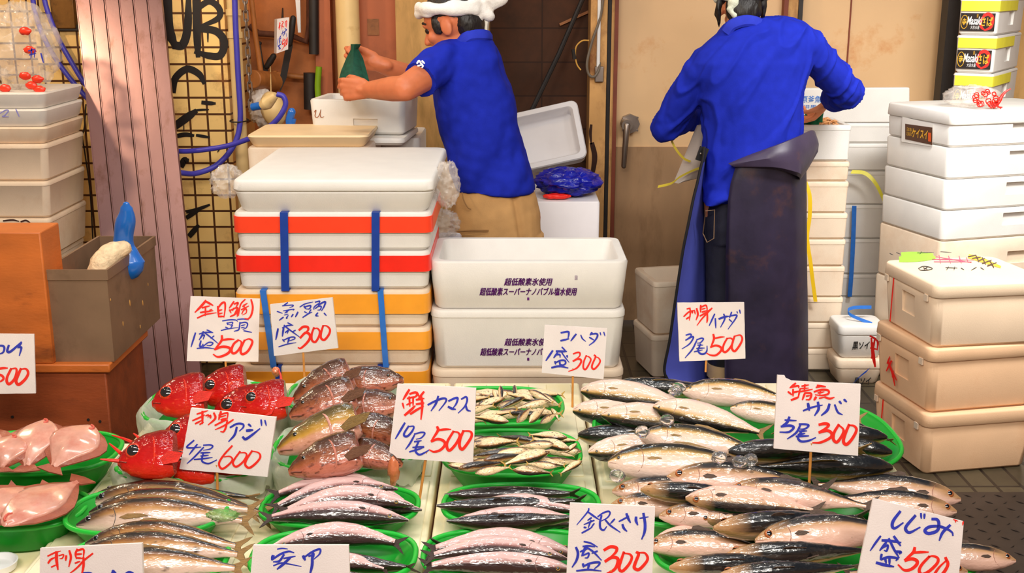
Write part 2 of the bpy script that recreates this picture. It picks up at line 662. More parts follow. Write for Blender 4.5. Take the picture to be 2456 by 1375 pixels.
b = MB()
b.box((0, 4.0, -0.03), (8.4, 6.6, 0.06))
floor = struct(b, 'floor', FLOORT)
floor['label'] = 'dark wet market floor of small stone tiles'

wallbox('wall_left', -700, 112, 5.25, 0.12, TILE, lab='cream square tiles behind the stacked boxes on the left')
pillar = wallbox('wall_pillar', 112, 557, 4.9, 0.55, TILE, lab='cream tiled pillar with black spray paint')
wallbox('wall_recess', 585, 858, 5.35, 0.08, PLY, lab='brown stained board wall behind the hanging tools')
wallbox('wall_board', 856, 958, 5.2, 0.06, PINKB, lab='reddish brown board beside the cream pipe')
wallbox('wall_concrete', 956, 1174, 5.1, 0.3, CONC, lab='greenish stained concrete pier behind the bending man')
wallbox('wall_block', 1172, 1425, 5.62, 0.1, BLOCK, lab='dark brown concrete block wall in the doorway')

# right-hand cold-store doors and their frames
wallbox('trim_1', 1413, 1452, 5.38, 0.2, FRAMEW, lab='flaking cream door post', py=300)
wallbox('trim_2', 1452, 1463, 5.45, 0.1, DARK)  # dark strip standing in for the shaded gap beside the post
wallbox('trim_3', 1461, 1468, 5.44, 0.12, FRAMEW)
wallbox('trim_4', 1468, 1477, 5.43, 0.12, REDW)
zk = at(1600, 352, 5.5).z
door = wallbox('door_1', 1477, 1862, 5.5, 0.08, DOORP, 0.03, 2.6, 'cream cold store door with rust stains')
b = MB()
b.box(((wx(1477, 5.5) + wx(1862, 5.5)) / 2, 5.496, (zk + 0.03) / 2), (wx(1862, 5.5) - wx(1477, 5.5), 0.008, zk - 0.03))
b.build('kick_plate', DOORK, door, label='dull steel kick plate on the lower door')
b = MB()
hc = at(1505, 297, 5.47)
for k in range(1):
    b.tube([hc + Vector((0.012, 0.03, 0.0)), hc + Vector((0.012, -0.01, 0))], 0.045, 8)
for dx, dz in ((-0.02, 0.03), (0.045, 0.03), (-0.02, -0.03), (0.045, -0.03)):
    b.tube([hc + Vector((dx, -0.008, dz)), hc + Vector((dx, -0.016, dz))], 0.005, 8)
b.tube([hc + Vector((-0.008, -0.008, 0)), hc + Vector((-0.008, -0.07, 0))], 0.026, 12)
b.tube([hc + Vector((-0.008, -0.06, 0.0)), hc + Vector((-0.012, -0.065, -0.06)), hc + Vector((-0.018, -0.06, -0.19))], [0.018, 0.014, 0.012], 10, round_ends=True)
b.build('door_handle', STEEL, door, label='grey steel lever handle hanging down')
wallbox('trim_5', 1862, 1872, 5.45, 0.12, REDW)
wallbox('trim_6', 1872, 1898, 5.46, 0.12, FRAMEW)
wallbox('trim_7', 1896, 1906, 5.45, 0.12, DARK)
door2 = wallbox('door_2', 1906, 2275, 5.5, 0.08, DOORP, 0.03, 2.6, 'second cream door panel behind the man tying the bag')
b = MB()
sx = wx(2017, 5.5)
b.box((sx, 5.497, 1.3), (0.006, 0.008, 2.5))
b.build('seam', REDW, door2, label='rusty vertical seam')
wallbox('trim_8', 2262, 2292, 5.3, 0.08, DARK, lab='black post beside the second door', py=150)
wallbox('wall_right', 2285, 2900, 5.62, 0.1, CONC, py=150)

# tread plate on the floor at the right front, with raised lozenges
b = MB()
b.box((1.75, 2.73, 0.006), (1.7, 1.6, 0.012))
plate_rows = []
for j in range(31):
    for i in range(32):
        x = 0.98 + i * 0.05
        y = 2.0 + j * 0.05
        a = RAD(45 if (i + j) % 2 else -45)
        c, s = math.cos(a) * 0.016, math.sin(a) * 0.016
        n = Vector((-math.sin(a), math.cos(a), 0)) * 0.004
        p, q = Vector((x - c, y - s, 0.0121)), Vector((x + c, y + s, 0.0121))
        t = Vector((x, y, 0.0145))
        k = [b.vert(p), b.vert(t - n), b.vert(q), b.vert(t + n)]
        b.face(k)
struct(b, 'trim_9', TREAD)['label'] = 'dark steel tread plate on the floor at the right'

# graffiti, sprayed on the tiles of the pillar
b = MB()
G = '''k78:1196,-40 1205,190 1250,320; k62:1250,325 1310,320 1345,200 1352,-40; k58:1405,-10 1412,230 1420,400; k46:1415,60 1500,10 1570,60 1565,130 1440,190;
k56:1440,205 1550,225 1608,300 1580,395 1500,400 1405,372; k13:1490,200 1490,300; k52:1238,655 1258,560 1340,495 1425,530 1462,592;
k60:1255,905 1330,850 1400,800; k16:1390,792 1440,788 1495,786; k34:1270,975 1330,965 1385,972; k22:1410,970 1500,985; k46:1300,1190 1320,1150 1345,1150; k30:1450,735 1500,740 1540,742;
k26:1340,1520 1420,1500 1500,1470; k34:1340,1560 1430,1500; k40:1360,1690 1420,1620; k8:1318,900 1318,940; k10:1580,1060 1560,1090'''


def togr(x, y, l):
    return at(x / 2.989, y / 2.989, 4.9 - 0.001 - l)


for k, (h, w, pts) in enumerate(parse(G)):
    stroke_mesh(b, pts, w, togr, 0.0002 * k, taper=0.85)
b.build('spray_paint', mat('black_spray', (24, 18, 16), 0.45, 0.1, 40), pillar, label='black sprayed letters U and B and curves')

# ================================================================ foam boxes
def foam_box(name, label, cat, cx, cy, z0, w, d, h, rz=0.0, group=None, lid=0.0, hollow=False, m=None, taper=0.012, rim=0.0, grips=None, r=0.025, lidm=None, tilt=None):
    """box with rounded, slightly tapered walls; lid>0 adds a lid as a part; hollow leaves it open"""
    m = m or FOAM
    o = thing(name, label, cat, (cx, cy, z0), rz, group)
    if tilt:
        o.rotation_euler = (tilt[0], tilt[1], rz)
    hb = h - lid
    b = MB()
    t2 = taper * 2
    rg = [rrect(w - t2 - 0.02, d - t2 - 0.02, r * 0.6, 0), rrect(w - t2, d - t2, r, 0.009)]
    if rim:
        rg += [rrect(w - 0.004, d - 0.004, r, hb - rim - 0.002), rrect(w, d, r, hb - rim)]
    rg += [rrect(w, d, r, hb - 0.006), rrect(w - 0.008, d - 0.008, r * 0.85, hb)]
    if hollow:
        e = 0.028
        rg += [rrect(w - 2 * e + 0.008, d - 2 * e + 0.008, r * 0.7, hb), rrect(w - 2 * e, d - 2 * e, r * 0.7, hb - 0.005), rrect(w - 2 * e - 0.02, d - 2 * e - 0.02, r * 0.6, 0.04), rrect(w - 2 * e - 0.05, d - 2 * e - 0.05, r * 0.5, 0.028)]
    b.loft(rg)
    body = b.build('box_body', m, o, local=True)
    for gx, gy, gz, gw, gh, ax in (grips or []):
        cut(body, gx, gy, gz, gw, gh, ax)
    if lid:
        b = MB()
        e = 0.006
        b.loft([rrect(w + e, d + e, r, hb + 0.0005), rrect(w + e * 1.6, d + e * 1.6, r, hb + 0.004), rrect(w + e, d + e, r, h - 0.007), rrect(w + e - 0.006, d + e - 0.006, r, h - 0.002), rrect(w - 0.012, d - 0.012, r, h)])
        b.build('box_lid', lidm or m, o, local=True)
    return o


def cut(body, gx, gy, gz, gw, gh, ax, dep=0.014):
    """a recessed hand grip in a wall, real geometry"""
    c = MB()
    s = (gw, dep * 2, gh) if ax == 'x' else (dep * 2, gw, gh)
    c.box((gx, gy, gz), s)
    me = c.mesh('cut', body.data.materials[0])
    co = bpy.data.objects.new('cut', me)
    COL.objects.link(co)
    co.matrix_basis = mw(body)
    md = body.modifiers.new('grip', 'BOOLEAN')
    md.operation = 'DIFFERENCE'
    md.object = co
    md.solver = 'EXACT'
    bpy.context.view_layer.update()
    dg = bpy.context.evaluated_depsgraph_get()
    nm = bpy.data.meshes.new_from_object(body.evaluated_get(dg))
    body.modifiers.clear()
    old = body.data
    body.data = nm
    bpy.data.meshes.remove(old)
    bpy.data.objects.remove(co)
    bpy.data.meshes.remove(me)
    finish(body.data)


def px_box(name, label, cat, pl, pr, pt, pb, Y, d, z0=None, **k):
    """front face measured in the photograph at distance Y"""
    xl, xr = at(pl, (pt + pb) / 2, Y).x, at(pr, (pt + pb) / 2, Y).x
    cx = (pl + pr) / 2
    zb = at(cx, pb, Y).z if z0 is None else z0
    zt = at(cx, pt, Y).z
    o = foam_box(name, label, cat, (xl + xr) / 2, Y + d / 2, zb, xr - xl, d, zt - zb, **k)
    return o, (xl, xr, zb, zt)


def tape_band(parent, w, d, z0, z1, m, name='tape', taper=0.0, r=0.026, e=0.0025):
    b = MB()
    zs = [z0 + (z1 - z0) * i / 4 for i in range(5)]
    rg = [rrect(w + e * 2, d + e * 2, r, z) for z in zs]
    rg += [rrect(w, d, r, z) for z in reversed(zs)]
    b.loft(rg, True, False, False, 0, True)
    return b.build(name, m, parent, local=True)


def strap(label, pts, w, m=None, group=None, wdir=(1, 0, 0), closed=True, th=0.0016, name='packing_strap'):
    b = MB()
    b.ribbon(pts, Vector(wdir), w, th, closed)
    return b.build(name, m or STRAP, None, label=label, cat='strap', group=group)


# ---- stack of taped boxes, centre left
YR = 3.12
DR = 0.40
stk = 'taped fish boxes in the centre left stack'
rows = [(510, 604, 562, 1036, 'white foam box with orange red tape, directly under the lidded box', REDO, 0.52),
        (604, 697, 561, 1030, 'white foam box with pure red tape, second of the strapped red pair', RED, 0.52),
        (697, 788, 556, 1026, 'foam box with orange tape, just below the red taped pair', ORANGE, 0.62),
        (788, 880, 560, 1026, 'foam box with orange tape behind the two rear price signs', ORANGE, 0.56)]
xl, xr = at(560, 470, YR).x, at(1037, 470, YR).x
ZT = at(800, 432, YR).z
ZB = at(800, 511, YR).z
wTop = xr - xl
cxr = (xl + xr) / 2
zlid0 = at(800, 460, YR - 0.01).z
dT = atz(800, 353, ZT).y - YR
o = foam_box('foam_box', 'large white thick-lidded foam box topping the red and orange taped stack', 'box', cxr, YR + dT / 2, ZB, wTop, dT, ZT - ZB, group=stk, lid=ZT - zlid0, m=FOAM, r=0.03)
redstack = {}
for (pt, pb, pl, pr, lab, tm, fr) in rows:
    zb, zt = at(800, pb, YR).z, at(800, pt, YR).z
    xl, xr = at(pl, 600, YR).x, at(pr, 600, YR).x
    if pt == 788:
        xl += 0.004
    o = foam_box('foam_box', lab, 'box', (xl + xr) / 2, YR + DR / 2 + 0.004, zb, xr - xl, DR, zt - zb - 0.001, group=stk, taper=0.008, rim=0.02, m=FOAM if pt < 690 else FOAM_WARM_SHADE)
    H = zt - zb
    tape_band(o, xr - xl, DR, H * (1 - fr), H - 0.012, tm)
    redstack[pt] = (xl, xr, zb, zt)
z880 = at(800, 880, YR).z
hh = z880 / 4
for k in range(4):
    lab = ['foam box with a loose orange tape strip behind the red fish heads', 'foam box hidden low in the orange taped stack', 'foam box second from the floor in the orange taped stack', 'foam box on the floor under the orange taped stack'][k]
    xl, xr = at(556, 890, YR).x, at(1026, 890, YR).x
    o = foam_box('foam_box', lab, 'box', (xl + xr) / 2, YR + DR / 2 + 0.004, z880 - hh * (k + 1), xr - xl, DR, hh - 0.001, group=stk, taper=0.008, rim=0.02, m=FOAM_WARM_SHADE)
    tape_band(o, xr - xl, DR, hh * 0.4, hh - 0.016, ORANGE)


def loop_strap(px, zt, zb, lab, wpx=19, py=600, dpx=0, m=None):
    x = at(px, py, YR).x
    x2 = at(px + dpx, py, YR).x
    y0, y1 = YR - 0.001, YR + DR + 0.012
    e = 0.003
    pts = [(x2, y0 - e, zb - 0.0), (x, y0 - e, zt + e), (x, y1 + e, zt + e), (x2, y1 + e, zb - 0.0)]
    pts = [Vector(p) for p in pts]
    b = MB()
    w = wpx / 880
    n = len(pts)
    # four straight runs with square corners
    rg = []
    for p, nn in zip(pts, ((0, -1, -1), (0, -1, 1), (0, 1, 1), (0, 1, -1))):
        nn = Vector(nn) * 0.0009
        rg.append([p + Vector((-w / 2, 0, 0)) - nn, p + Vector((w / 2, 0, 0)) - nn, p + Vector((w / 2, 0, 0)) + nn, p + Vector((-w / 2, 0, 0)) + nn])
    b.loft(rg, True, False, False, 0, True)
    return b.build('packing_strap', m or STRAP, None, label=lab, cat='strap', group='blue straps around the taped boxes')


zr_t, zr_b = redstack[510][3], redstack[604][2]
loop_strap(686, zr_t - 0.003, zr_b, 'left blue strap around the red taped pair of boxes', dpx=-6)
loop_strap(904, zr_t - 0.003, zr_b, 'right blue strap around the red taped pair of boxes', dpx=-6)
zo_t, zo_b = redstack[697][3], redstack[788][2]
loop_strap(626, zo_t - 0.003, zo_b, 'left blue strap around the orange taped boxes, partly behind the price sign', dpx=16, wpx=15, m=STRAPL)
loop_strap(910, zo_t - 0.003, zo_b, 'right blue strap around the orange taped boxes', dpx=8, wpx=14, m=STRAPL)
loop_strap(668, z880 - 0.003, z880 - hh, 'left blue strap on the box behind the red fish heads', dpx=-2, wpx=15, py=890)
loop_strap(912, z880 - 0.003, z880 - hh, 'right blue strap on the box behind the brown fish heads', dpx=-2, wpx=15, py=890)


def crumple(name, label, cat, c, r, m, seed, group=None, amp=0.35, parent=None, nu=44, nv=30, freq=3.2):
    """a crumpled bag: a closed bulge with sharp creases"""
    b = MB()
    b.ell((0, 0, 0), r, None, nu, nv)
    rm = max(r)
    for i, p in enumerate(b.v):
        q = p / rm * freq + Vector((seed * 7.3, seed * 1.7, seed))
        n = abs(noise.noise(q)) * 1.7 + 0.7 * abs(noise.noise(q * 2.3)) - 0.5
        b.v[i] = Vector(c) + p * (1 - amp * n)
    return b.build(name, m, parent, label=label, cat=cat, group=group, angle=100)


crumple('plastic_bag', 'crumpled clear plastic bag poking out left of the lidded white box', 'bag', at(534, 435, 3.3) + Vector((0.012, 0, 0)), (0.045, 0.06, 0.045), PLASTIC, 3)
crumple('plastic_bag', 'crumpled clear plastic bag hanging out right of the lidded white box', 'bag', at(1066, 442, 3.34) + Vector((0.008, 0, 0)), (0.036, 0.05, 0.066), PLASTIC, 5)

# ---- printed ice-water boxes, centre
YN = 3.14
zt = at(1268, 628, YN).z
DN = atz(1268, 569, zt).y - YN
zm1, zm2 = at(1268, 745, YN).z, at(1268, 888, YN).z
zb3 = zm2 - (zm1 - zm2)
gn = 'printed foam boxes in the centre stack'
xl, xr = at(1030, 680, YN).x, at(1507, 680, YN).x
top = foam_box('foam_box', 'open empty cream foam box with purple printing on top of the centre stack', 'box', (xl + xr) / 2, YN + DN / 2, zm1, xr - xl, DN, zt - zm1, group=gn, hollow=True, r=0.035)
xl2, xr2 = at(1032, 800, YN).x, at(1500, 800, YN).x
mid = foam_box('foam_box', 'cream foam box with purple printing behind the single sign on the centre stack', 'box', (xl2 + xr2) / 2, YN + DN / 2, zm2, xr2 - xl2, DN, zm1 - zm2 - 0.001, group=gn, rim=0.02, r=0.035, m=FOAM)
low = foam_box('foam_box', 'plain cream foam box third down in the centre stack', 'box', (xl2 + xr2) / 2, YN + DN / 2, zb3, xr2 - xl2, DN, zm2 - zb3 - 0.001, group=gn, rim=0.02, r=0.035, m=FOAM_WARM_SHADE)
foam_box('foam_box', 'cream foam box on the floor under the centre stack', 'box', (xl2 + xr2) / 2, YN + DN / 2, 0.0, xr2 - xl2, DN, zb3 - 0.001, group=gn, rim=0.02, r=0.035, m=FOAM_WARM_SHADE)
for bx, dy in ((top, 0), (mid, 145)):
    for body, pxc, pyc, wpx, hpx in (('超低酸素氷使用', 1267, 677, 116, 19), ('超低酸素スーパーナノバブル塩水使用', 1267, 701, 234, 20), ('・', 1267, 719, 5, 7)):
        pyc += dy
        p = at(pxc, pyc, YN)
        if body == '・':
            b = MB()
            b.box((0, 0, 0), (wpx / 862, hpx / 862, 0.0006))
        else:
            b = text_mb(body, wpx / 862, hpx / 862, 0.25, 0.004)
            base_ = [v.copy() for v in b.v]
            fs_, ms_ = list(b.f), list(b.mi)
            for dx_, dy_ in ((0.0006, 0), (-0.0006, 0), (0, 0.0004), (0, -0.0004)):
                c_ = MB()
                c_.v = [v + Vector((dx_, dy_, 0.00001)) for v in base_]
                c_.f, c_.mi = list(fs_), list(ms_)
                merge(b, c_)
        # the wall leans in by the taper: follow it
        b.xform(frame((p.x, YN + (0.012 if False else 0.0) - 0.0004 + 0.012 * (1 - (p.z - mw(bx).translation.z) / ((zt - zm1) if bx is top else (zm1 - zm2))) , p.z), (1, 0, 0), (0, -0.08, 1)))
        b.v = [v + Vector((0, -0.0012, 0)) for v in b.v]
        b.build('printed_text', INKP, bx, label='purple printed characters')
b = text_mb('回', 0.007, 0.012)
p = at(1382, 667, YN)
b.xform(frame((p.x, YN + 0.002, p.z), (1, 0, 0), (0, -0.08, 1)))
b.build('printed_mark', INKP, top)

# ================================================================ LEFT SIDE: planks, hoses, pipe, tools
gp = 'metal planks leaning on the tiled pillar'
tops = [180, 215, 249, 284, 318, 352, 388]
names = ['leftmost', 'second from the left', 'third from the left', 'fourth from the left', 'fifth from the left', 'rightmost']
for i in range(6):
    b = MB()
    rg = []
    for py, Y in ((-110, 4.872), (1040, 4.118)):
        xa = tops[i] + 0.1055 * py + 1.2
        xb = tops[i + 1] + 0.1055 * py - 1.2
        A, B = at(xa, py, Y), at(xb, py, Y)
        u = (B - A).normalized()
        n = Vector((0, 1, 0.35)).normalized()
        th = 0.022
        prof = [A, A + u * 0.003, A + u * 0.004 + n * 0.003, B - u * 0.004 + n * 0.003, B - u * 0.003, B, B + n * th, A + n * th]
        rg.append(prof)
    b.loft(rg)
    b.build('metal_plank', ALU, None, label='%s of six dull metal planks leaning on the tiled pillar' % names[i], cat='plank', group=gp, angle=12)


def hose(label, pts, r, m=None, name='hose', cat='hose', n=10):
    P = catmull([at(*p) for p in pts], 8)
    b = MB()
    b.tube(P, r, n)
    return b.build(name, m or HOSE, None, label=label, cat=cat)


hose('blue hose hanging left of the metal planks, nearer the edge', [(76, -40, 4.86), (84, 30, 4.86), (110, 100, 4.86), (150, 165, 4.86), (200, 226, 4.86), (235, 262, 4.865)], 0.0105)
hose('second blue hose running close against the metal planks at the top left', [(100, -40, 4.86), (112, 20, 4.86), (140, 92, 4.86), (172, 150, 4.86), (200, 196, 4.86), (235, 240, 4.865)], 0.0105)
hose('blue hose running down the cream pipe and curling behind the planks', [(562, -40, 4.80), (565, 60, 4.80), (571, 180, 4.80), (576, 290, 4.80), (560, 350, 4.79), (520, 396, 4.77), (470, 416, 4.72), (430, 414, 4.66), (400, 408, 4.7)], 0.0115)
hose('blue hose looping from the valve across the tiled pillar to the planks', [(400, 358, 4.68), (440, 363, 4.66), (500, 358, 4.64), (560, 346, 4.62), (620, 322, 4.58), (662, 290, 4.55), (684, 255, 4.55), (680, 232, 4.55), (664, 226, 4.55)], 0.0105)
# thin dark cord on the pillar
hose('thin dark cord hanging on the tiles left of the planks', [(206, 250, 4.89), (203, 300, 4.89), (198, 330, 4.89), (204, 370, 4.89), (216, 460, 4.89), (222, 560, 4.89), (226, 620, 4.89)], 0.003, DARK, 'cord', 'cord', 6)

# cream pipe on the corner, with collars
b = MB()
xc = at(574, 300, 4.84).x
b.tube([(xc, 4.855, 0.0), (xc, 4.855, 2.6)], 0.0265, 16)
pp = b.build('drain_pipe', PVC, None, label='slim cream drain pipe at the corner of the tiled pillar', cat='pipe')
for py in (30, 84):
    b = MB()
    z = at(574, py, 4.83).z
    b.tube([(xc, 4.855, z - 0.012), (xc, 4.855, z + 0.012)], 0.032, 16)
    b.build('collar', PVC, pp)
b = MB()
z = at(574, 292, 4.8).z
b.tube([Vector((xc + 0.036 * math.cos(a), 4.845 + 0.062 * math.sin(a), z)) for a in [RAD(15 * k) for k in range(24)]], 0.003, 6, loop=True)
b.build('cable_tie', DARK, None, label='black cable tie holding hose to the drain pipe', cat='cable tie')

# chain
b = MB()
x0 = at(596, 150, 4.72).x
z0, z1 = at(596, 250, 4.72).z, 2.2
k = 0
z = z0
while z < z1:
    pts = []
    for a in range(14):
        t = 2 * math.pi * a / 14
        lx, lz = 0.0085 * math.cos(t), 0.0115 * math.sin(t) + (0.011 if math.sin(t) > 0 else -0.011)
        pts.append(Vector((x0 + (lx if k % 2 == 0 else 0.0), 4.72 + (0 if k % 2 == 0 else lx), z + lz)))
    b.tube(pts, 0.0032, 6, loop=True)
    z += 0.0345
    k += 1
b.build('chain', STEEL, None, label='steel link chain hanging beside the cream drain pipe', cat='chain')

# cables of the old pier: wide cream column
b = MB()
xc = at(831, 120, 5.06).x
b.tube([(xc, 5.13, 0), (xc, 5.13, 2.6)], 0.051, 24)
b.build('column_pipe', PVC, None, label='thick cream vertical pipe behind the green net bag', cat='pipe')
b = MB()
for (pl, pr, Y, m) in ((760, 806, 5.28, None),):
    b.box(((wx(768, Y) + wx(806, Y)) / 2, Y, 1.2), (wx(806, Y) - wx(768, Y), 0.05, 2.4))
b.build('trim_10', PINKB, None, kind='structure')

# tools on the recess board
b = MB()
b.tube([at(598, 62, 5.3), at(620, 80, 5.3), at(700, 86, 5.3), at(735, 100, 5.3), at(742, 60, 5.3), at(742, -40, 5.3)], 0.014, 10)
b.build('rusty_pipe', RUST, None, label='rusty pipe bent upward on the board behind the hanging sign', cat='pipe')
t = thing('mallet', 'wooden mallet hanging head down beside the chain', 'mallet', at(628, 195, 5.1))
b = MB()
b.tube([at(606, 190, 5.05), at(660, 196, 5.22)], [0.04, 0.042], 18)
b.build('mallet_head', WOODL, t, bevel=0.004)
b = MB()
b.tube([at(628, 190, 5.14), at(612, 80, 5.12), at(600, -30, 5.1)], [0.012, 0.0115, 0.011], 10)
b.build('handle', WOODL, t)
b = MB()
b.tube([at(640, 176, 5.28), at(664, 178, 5.28)], 0.016, 12)
b.tube([at(664, 178, 5.28), at(752, 188, 5.28)], 0.0125, 12)
b.build('wooden_pole', WOODL, None, label='short wooden pole lying level under the hanging sign', cat='pole')


def knife(label, p0, p1, p2, wb, m=DARK):
    o = thing('knife', label, 'knife', p2)
    b = MB()
    b.tube([p0, p0.lerp(p1, 0.5), p1], [0.013, 0.015, 0.012], 10, round_ends=True)
    b.build('handle', m, o)
    b = MB()
    d = (p2 - p1).normalized()
    s = d.cross(Vector((0, 1, 0))).normalized()
    b.loft([[p1 + s * wb * f - Vector((0, 0.001, 0)), p1 + s * wb * f + Vector((0, 0.001, 0)), p1 - s * wb * f + Vector((0, 0.0003, 0)), p1 - s * wb * f - Vector((0, 0.0003, 0))] for f in (0.9,)] + [[p1.lerp(p2, 0.7) + s * wb, p1.lerp(p2, 0.7) + s * wb + Vector((0, 0.002, 0)), p1.lerp(p2, 0.7) - s * wb * 0.8 + Vector((0, 0.0006, 0)), p1.lerp(p2, 0.7) - s * wb * 0.8]] + [[p2 + s * 0.002, p2 + s * 0.002 + Vector((0, 0.001, 0)), p2 - s * 0.002 + Vector((0, 0.001, 0)), p2 - s * 0.002]])
    b.build('blade', STEEL if m is not DARK else DARK, o)
    return o


knife('black handled knife hanging right of the small hanging sign', at(703, 44, 5.2), at(695, 105, 5.2), at(672, 218, 5.2), 0.016)
knife('dark handled knife slanting under the small hanging sign', at(656, 135, 5.24), at(640, 160, 5.24), at(632, 176, 5.24), 0.012)
b = MB()
b.tube(catmull([at(623, 104, 5.28), at(626, 130, 5.26), at(632, 160, 5.26), at(640, 172, 5.28)], 4), 0.005, 6)
b.ell(at(623, 104, 5.28), 0.009)
b.build('hook', DARK, None, label='thin black hook with a round knob below the rusty pipe', cat='hook')
b = MB()
b.loft([[at(712, -40, 5.24) + Vector((s * w, dy, 0)) for s, dy in ((-1, 0), (1, 0), (1, 0.012), (-1, 0.012))] for w in (0.012,)] + [[at(718, 78, 5.24) + Vector((s * 0.006, dy, 0)) for s, dy in ((-1, 0), (1, 0), (1, 0.012), (-1, 0.012))]])
b.build('white_strip', WHITE, None, label='narrow white strip hanging right of the knives', cat='strip')
b = MB()
b.tube(catmull([at(764, 245, 5.2), at(762, 205, 5.2), at(765, 160, 5.2)], 4), [0.014] * 9, 10)
b.build('green_bottle', mat('lime', (130, 170, 30), 0.3), None, label='narrow lime green bottle in the dark gap by the thick pipe', cat='bottle')
b = MB()
b.tube([at(744, 175, 5.24), at(745, 262, 5.24)], 0.03, 12)
b.tube([at(752, -40, 5.24), at(753, 130, 5.24)], 0.022, 12)
b.build('dark_tool_bundle', DARK, None, label='dark bundle of tools in the gap left of the thick pipe', cat='tools')
b = MB()
b.box(at(895, 65, 5.197), (0.05, 0.002, 0.07))
b.build('patch', mat('torn_tape', (142, 88, 44), 0.6, 0.3, 40), bpy.data.objects['wall_board'], label='torn tape patch')

# valve with white fitting, float and bags
t = thing('valve', 'white plastic hose valve with blue sleeve by the chain', 'valve', at(640, 245, 4.55))
b = MB()
b.tube([at(606, 257, 4.6), at(632, 252, 4.58)], 0.0155, 14)
b.build('blue_sleeve', BLUEP, t, label='blue sleeve')
b = MB()
b.tube([at(630, 253, 4.58), at(640, 247, 4.57), at(641, 246, 4.57), at(650, 238, 4.56), at(662, 228, 4.55)], [0.02, 0.026, 0.026, 0.021, 0.013], 14)
b.build('fitting', PVC, t)
b = MB()
b.ell(at(655, 262, 4.9), (0.052, 0.05, 0.075), Matrix.Rotation(RAD(-14), 3, 'Y'))
b.tube([at(650, 222, 4.9), at(648, 150, 5.3)], 0.003, 6)
b.build('float', PVC, None, label='egg shaped cream float hanging behind the hose valve', cat='float')
crumple('plastic_bag', 'white plastic bag bunched behind the hose valve', 'bag', at(628, 255, 5.12), (0.055, 0.05, 0.09), mat('white_bag', (226, 216, 206), 0.4, 0.1, 30, 0.5, 50), 8)
t = thing('cable_clip', 'blue plastic clamp standing behind the cream cooler lid', 'clamp', at(700, 318, 4.5))
b = MB()
b.tube(catmull([at(690, 322, 4.5), at(700, 300, 4.5), at(704, 284, 4.5)], 4), 0.011, 8)
b.tube(catmull([at(700, 268, 4.5), at(694, 290, 4.5), at(698, 306, 4.5), at(712, 316, 4.5)], 4), [0.015] * 13, 8, round_ends=True)
b.build('jaw', BLUEP, t)

# ================================================================ LEFT: foam boxes, wooden box, metal case
YL = 4.25
gl = 'foam boxes stacked at the left edge'
b0 = None
z_prev = 0.0
yl = [(620, 900, 128), (525, 620, 124), (436, 525, 119), (346, 436, 115), (305, 346, 112), (262, 305, 110), (222, 262, 108)]
labs = ['foam box at the bottom of the left edge stack', 'old foam box with dark dirt along its rim in the left edge stack', 'foam box above the dirty-rimmed one in the left edge stack',
        'tall plain foam box in the middle of the left edge stack', 'low foam lid under the one with blue writing at the left edge', 'foam lid with a blue scribble at the left edge', 'white foam lid on top of the left edge stack']
z_prev = 0
for (pt, pb, pr), lab in zip(yl, labs):
    zt = at(60, pt, YL).z
    xr = at(pr, (pt + pb) / 2, YL).x
    xl = xr - 0.52
    o = foam_box('foam_box', lab, 'box', (xl + xr) / 2, YL + 0.2, z_prev, 0.52, 0.40, zt - z_prev - 0.001, group=gl, rim=0.015 if pb - pt > 60 else 0, m=FOAM if pt < 300 else FOAM_WARM_SHADE)
    if pt == 262:
        b = MB()
        S = parse('b6:0,272 14,264 20,266 12,276 6,280 20,280; b6:38,262 46,280')
        n = Vector((0, -1, 0))
        for h, w, pts in S:
            stroke_mesh(b, pts, w * 0.45, lambda x, y, l: at(x, y, YL - 0.001), 0)
        b.build('scribble', mat('faded_blue', (130, 130, 210), 0.6), o, label='blue marker scribble')
    if pt == 525:
        b = MB()
        S = parse('b6:8,530 30,528 45,531; b6:50,532 62,529 72,534')
        for h, w, pts in S:
            stroke_mesh(b, pts, w * 0.7, lambda x, y, l: at(x, y, YL - 0.0015), 0)
        b.build('dirt', mat('dirt', (60, 30, 24), 0.8), o, label='dark dirt on the rim')
    z_prev = zt
topz = z_prev
bag = crumple('plastic_bag', 'clear plastic bag with red print on the left edge stack', 'bag', (at(50, 150, 4.4).x, 4.42, topz + 0.15), (0.13, 0.12, 0.15), PLASTIC, 11, amp=0.4)
for k, (px, py) in enumerate(((75, 205), (90, 190), (60, 182), (95, 215), (72, 120), (60, 75), (12, 212))):
    crumple('red_print', None, None, at(px, py, 4.29), (0.022, 0.008, 0.014), mat('red_print', (238, 60, 36), 0.3), 20 + k, parent=bag, nu=12, nv=8)
b = MB()
for S in ('b4:68,122 84,118; b4:70,132 86,128; b4:76,116 74,140; b4:84,120 82,138; b5:98,128 104,150',):
    for h, w, pts in parse(S):
        stroke_mesh(b, pts, w * 0.8, lambda x, y, l: at(x, y, 4.28), 0)
b.build('blue_print', INKB, bag)

# wooden stand with the metal case
YW = 2.98
zc = at(200, 872, YW).z
xr = at(254, 900, YW).x
b = MB()
t = thing('wooden_stand', 'brown wooden crate stand under the metal case', 'stand', (xr - 0.3, 3.25, 0))
y1 = atz(380, 790, zc).y
b.box((xr - 0.30, (YW + y1) / 2, zc / 2 - 0.012), (0.60, y1 - YW, zc - 0.024))
b.build('crate_body', WOODD, t, bevel=0.004)
b = MB()
b.box((xr - 0.295, (YW + y1) / 2, zc - 0.012), (0.62, y1 - YW + 0.02, 0.024))
b.build('crate_top', WOOD, t, bevel=0.004)
b = MB()
for px, py in ((212, 1007), (240, 1011), (30, 1000), (62, 910)):
    p = at(px, py, YW)
    b.tube([p + Vector((0, 0.002, 0)), p + Vector((0, -0.002, 0))], 0.004, 8)
b.build('nails', DARK, t)
b = MB()
b.box((at(75, 610, 3.0).x, YW - 0.015, (zc + at(50, 850, YW - 0.015).z) / 2), (0.001, 0.001, 0.001))
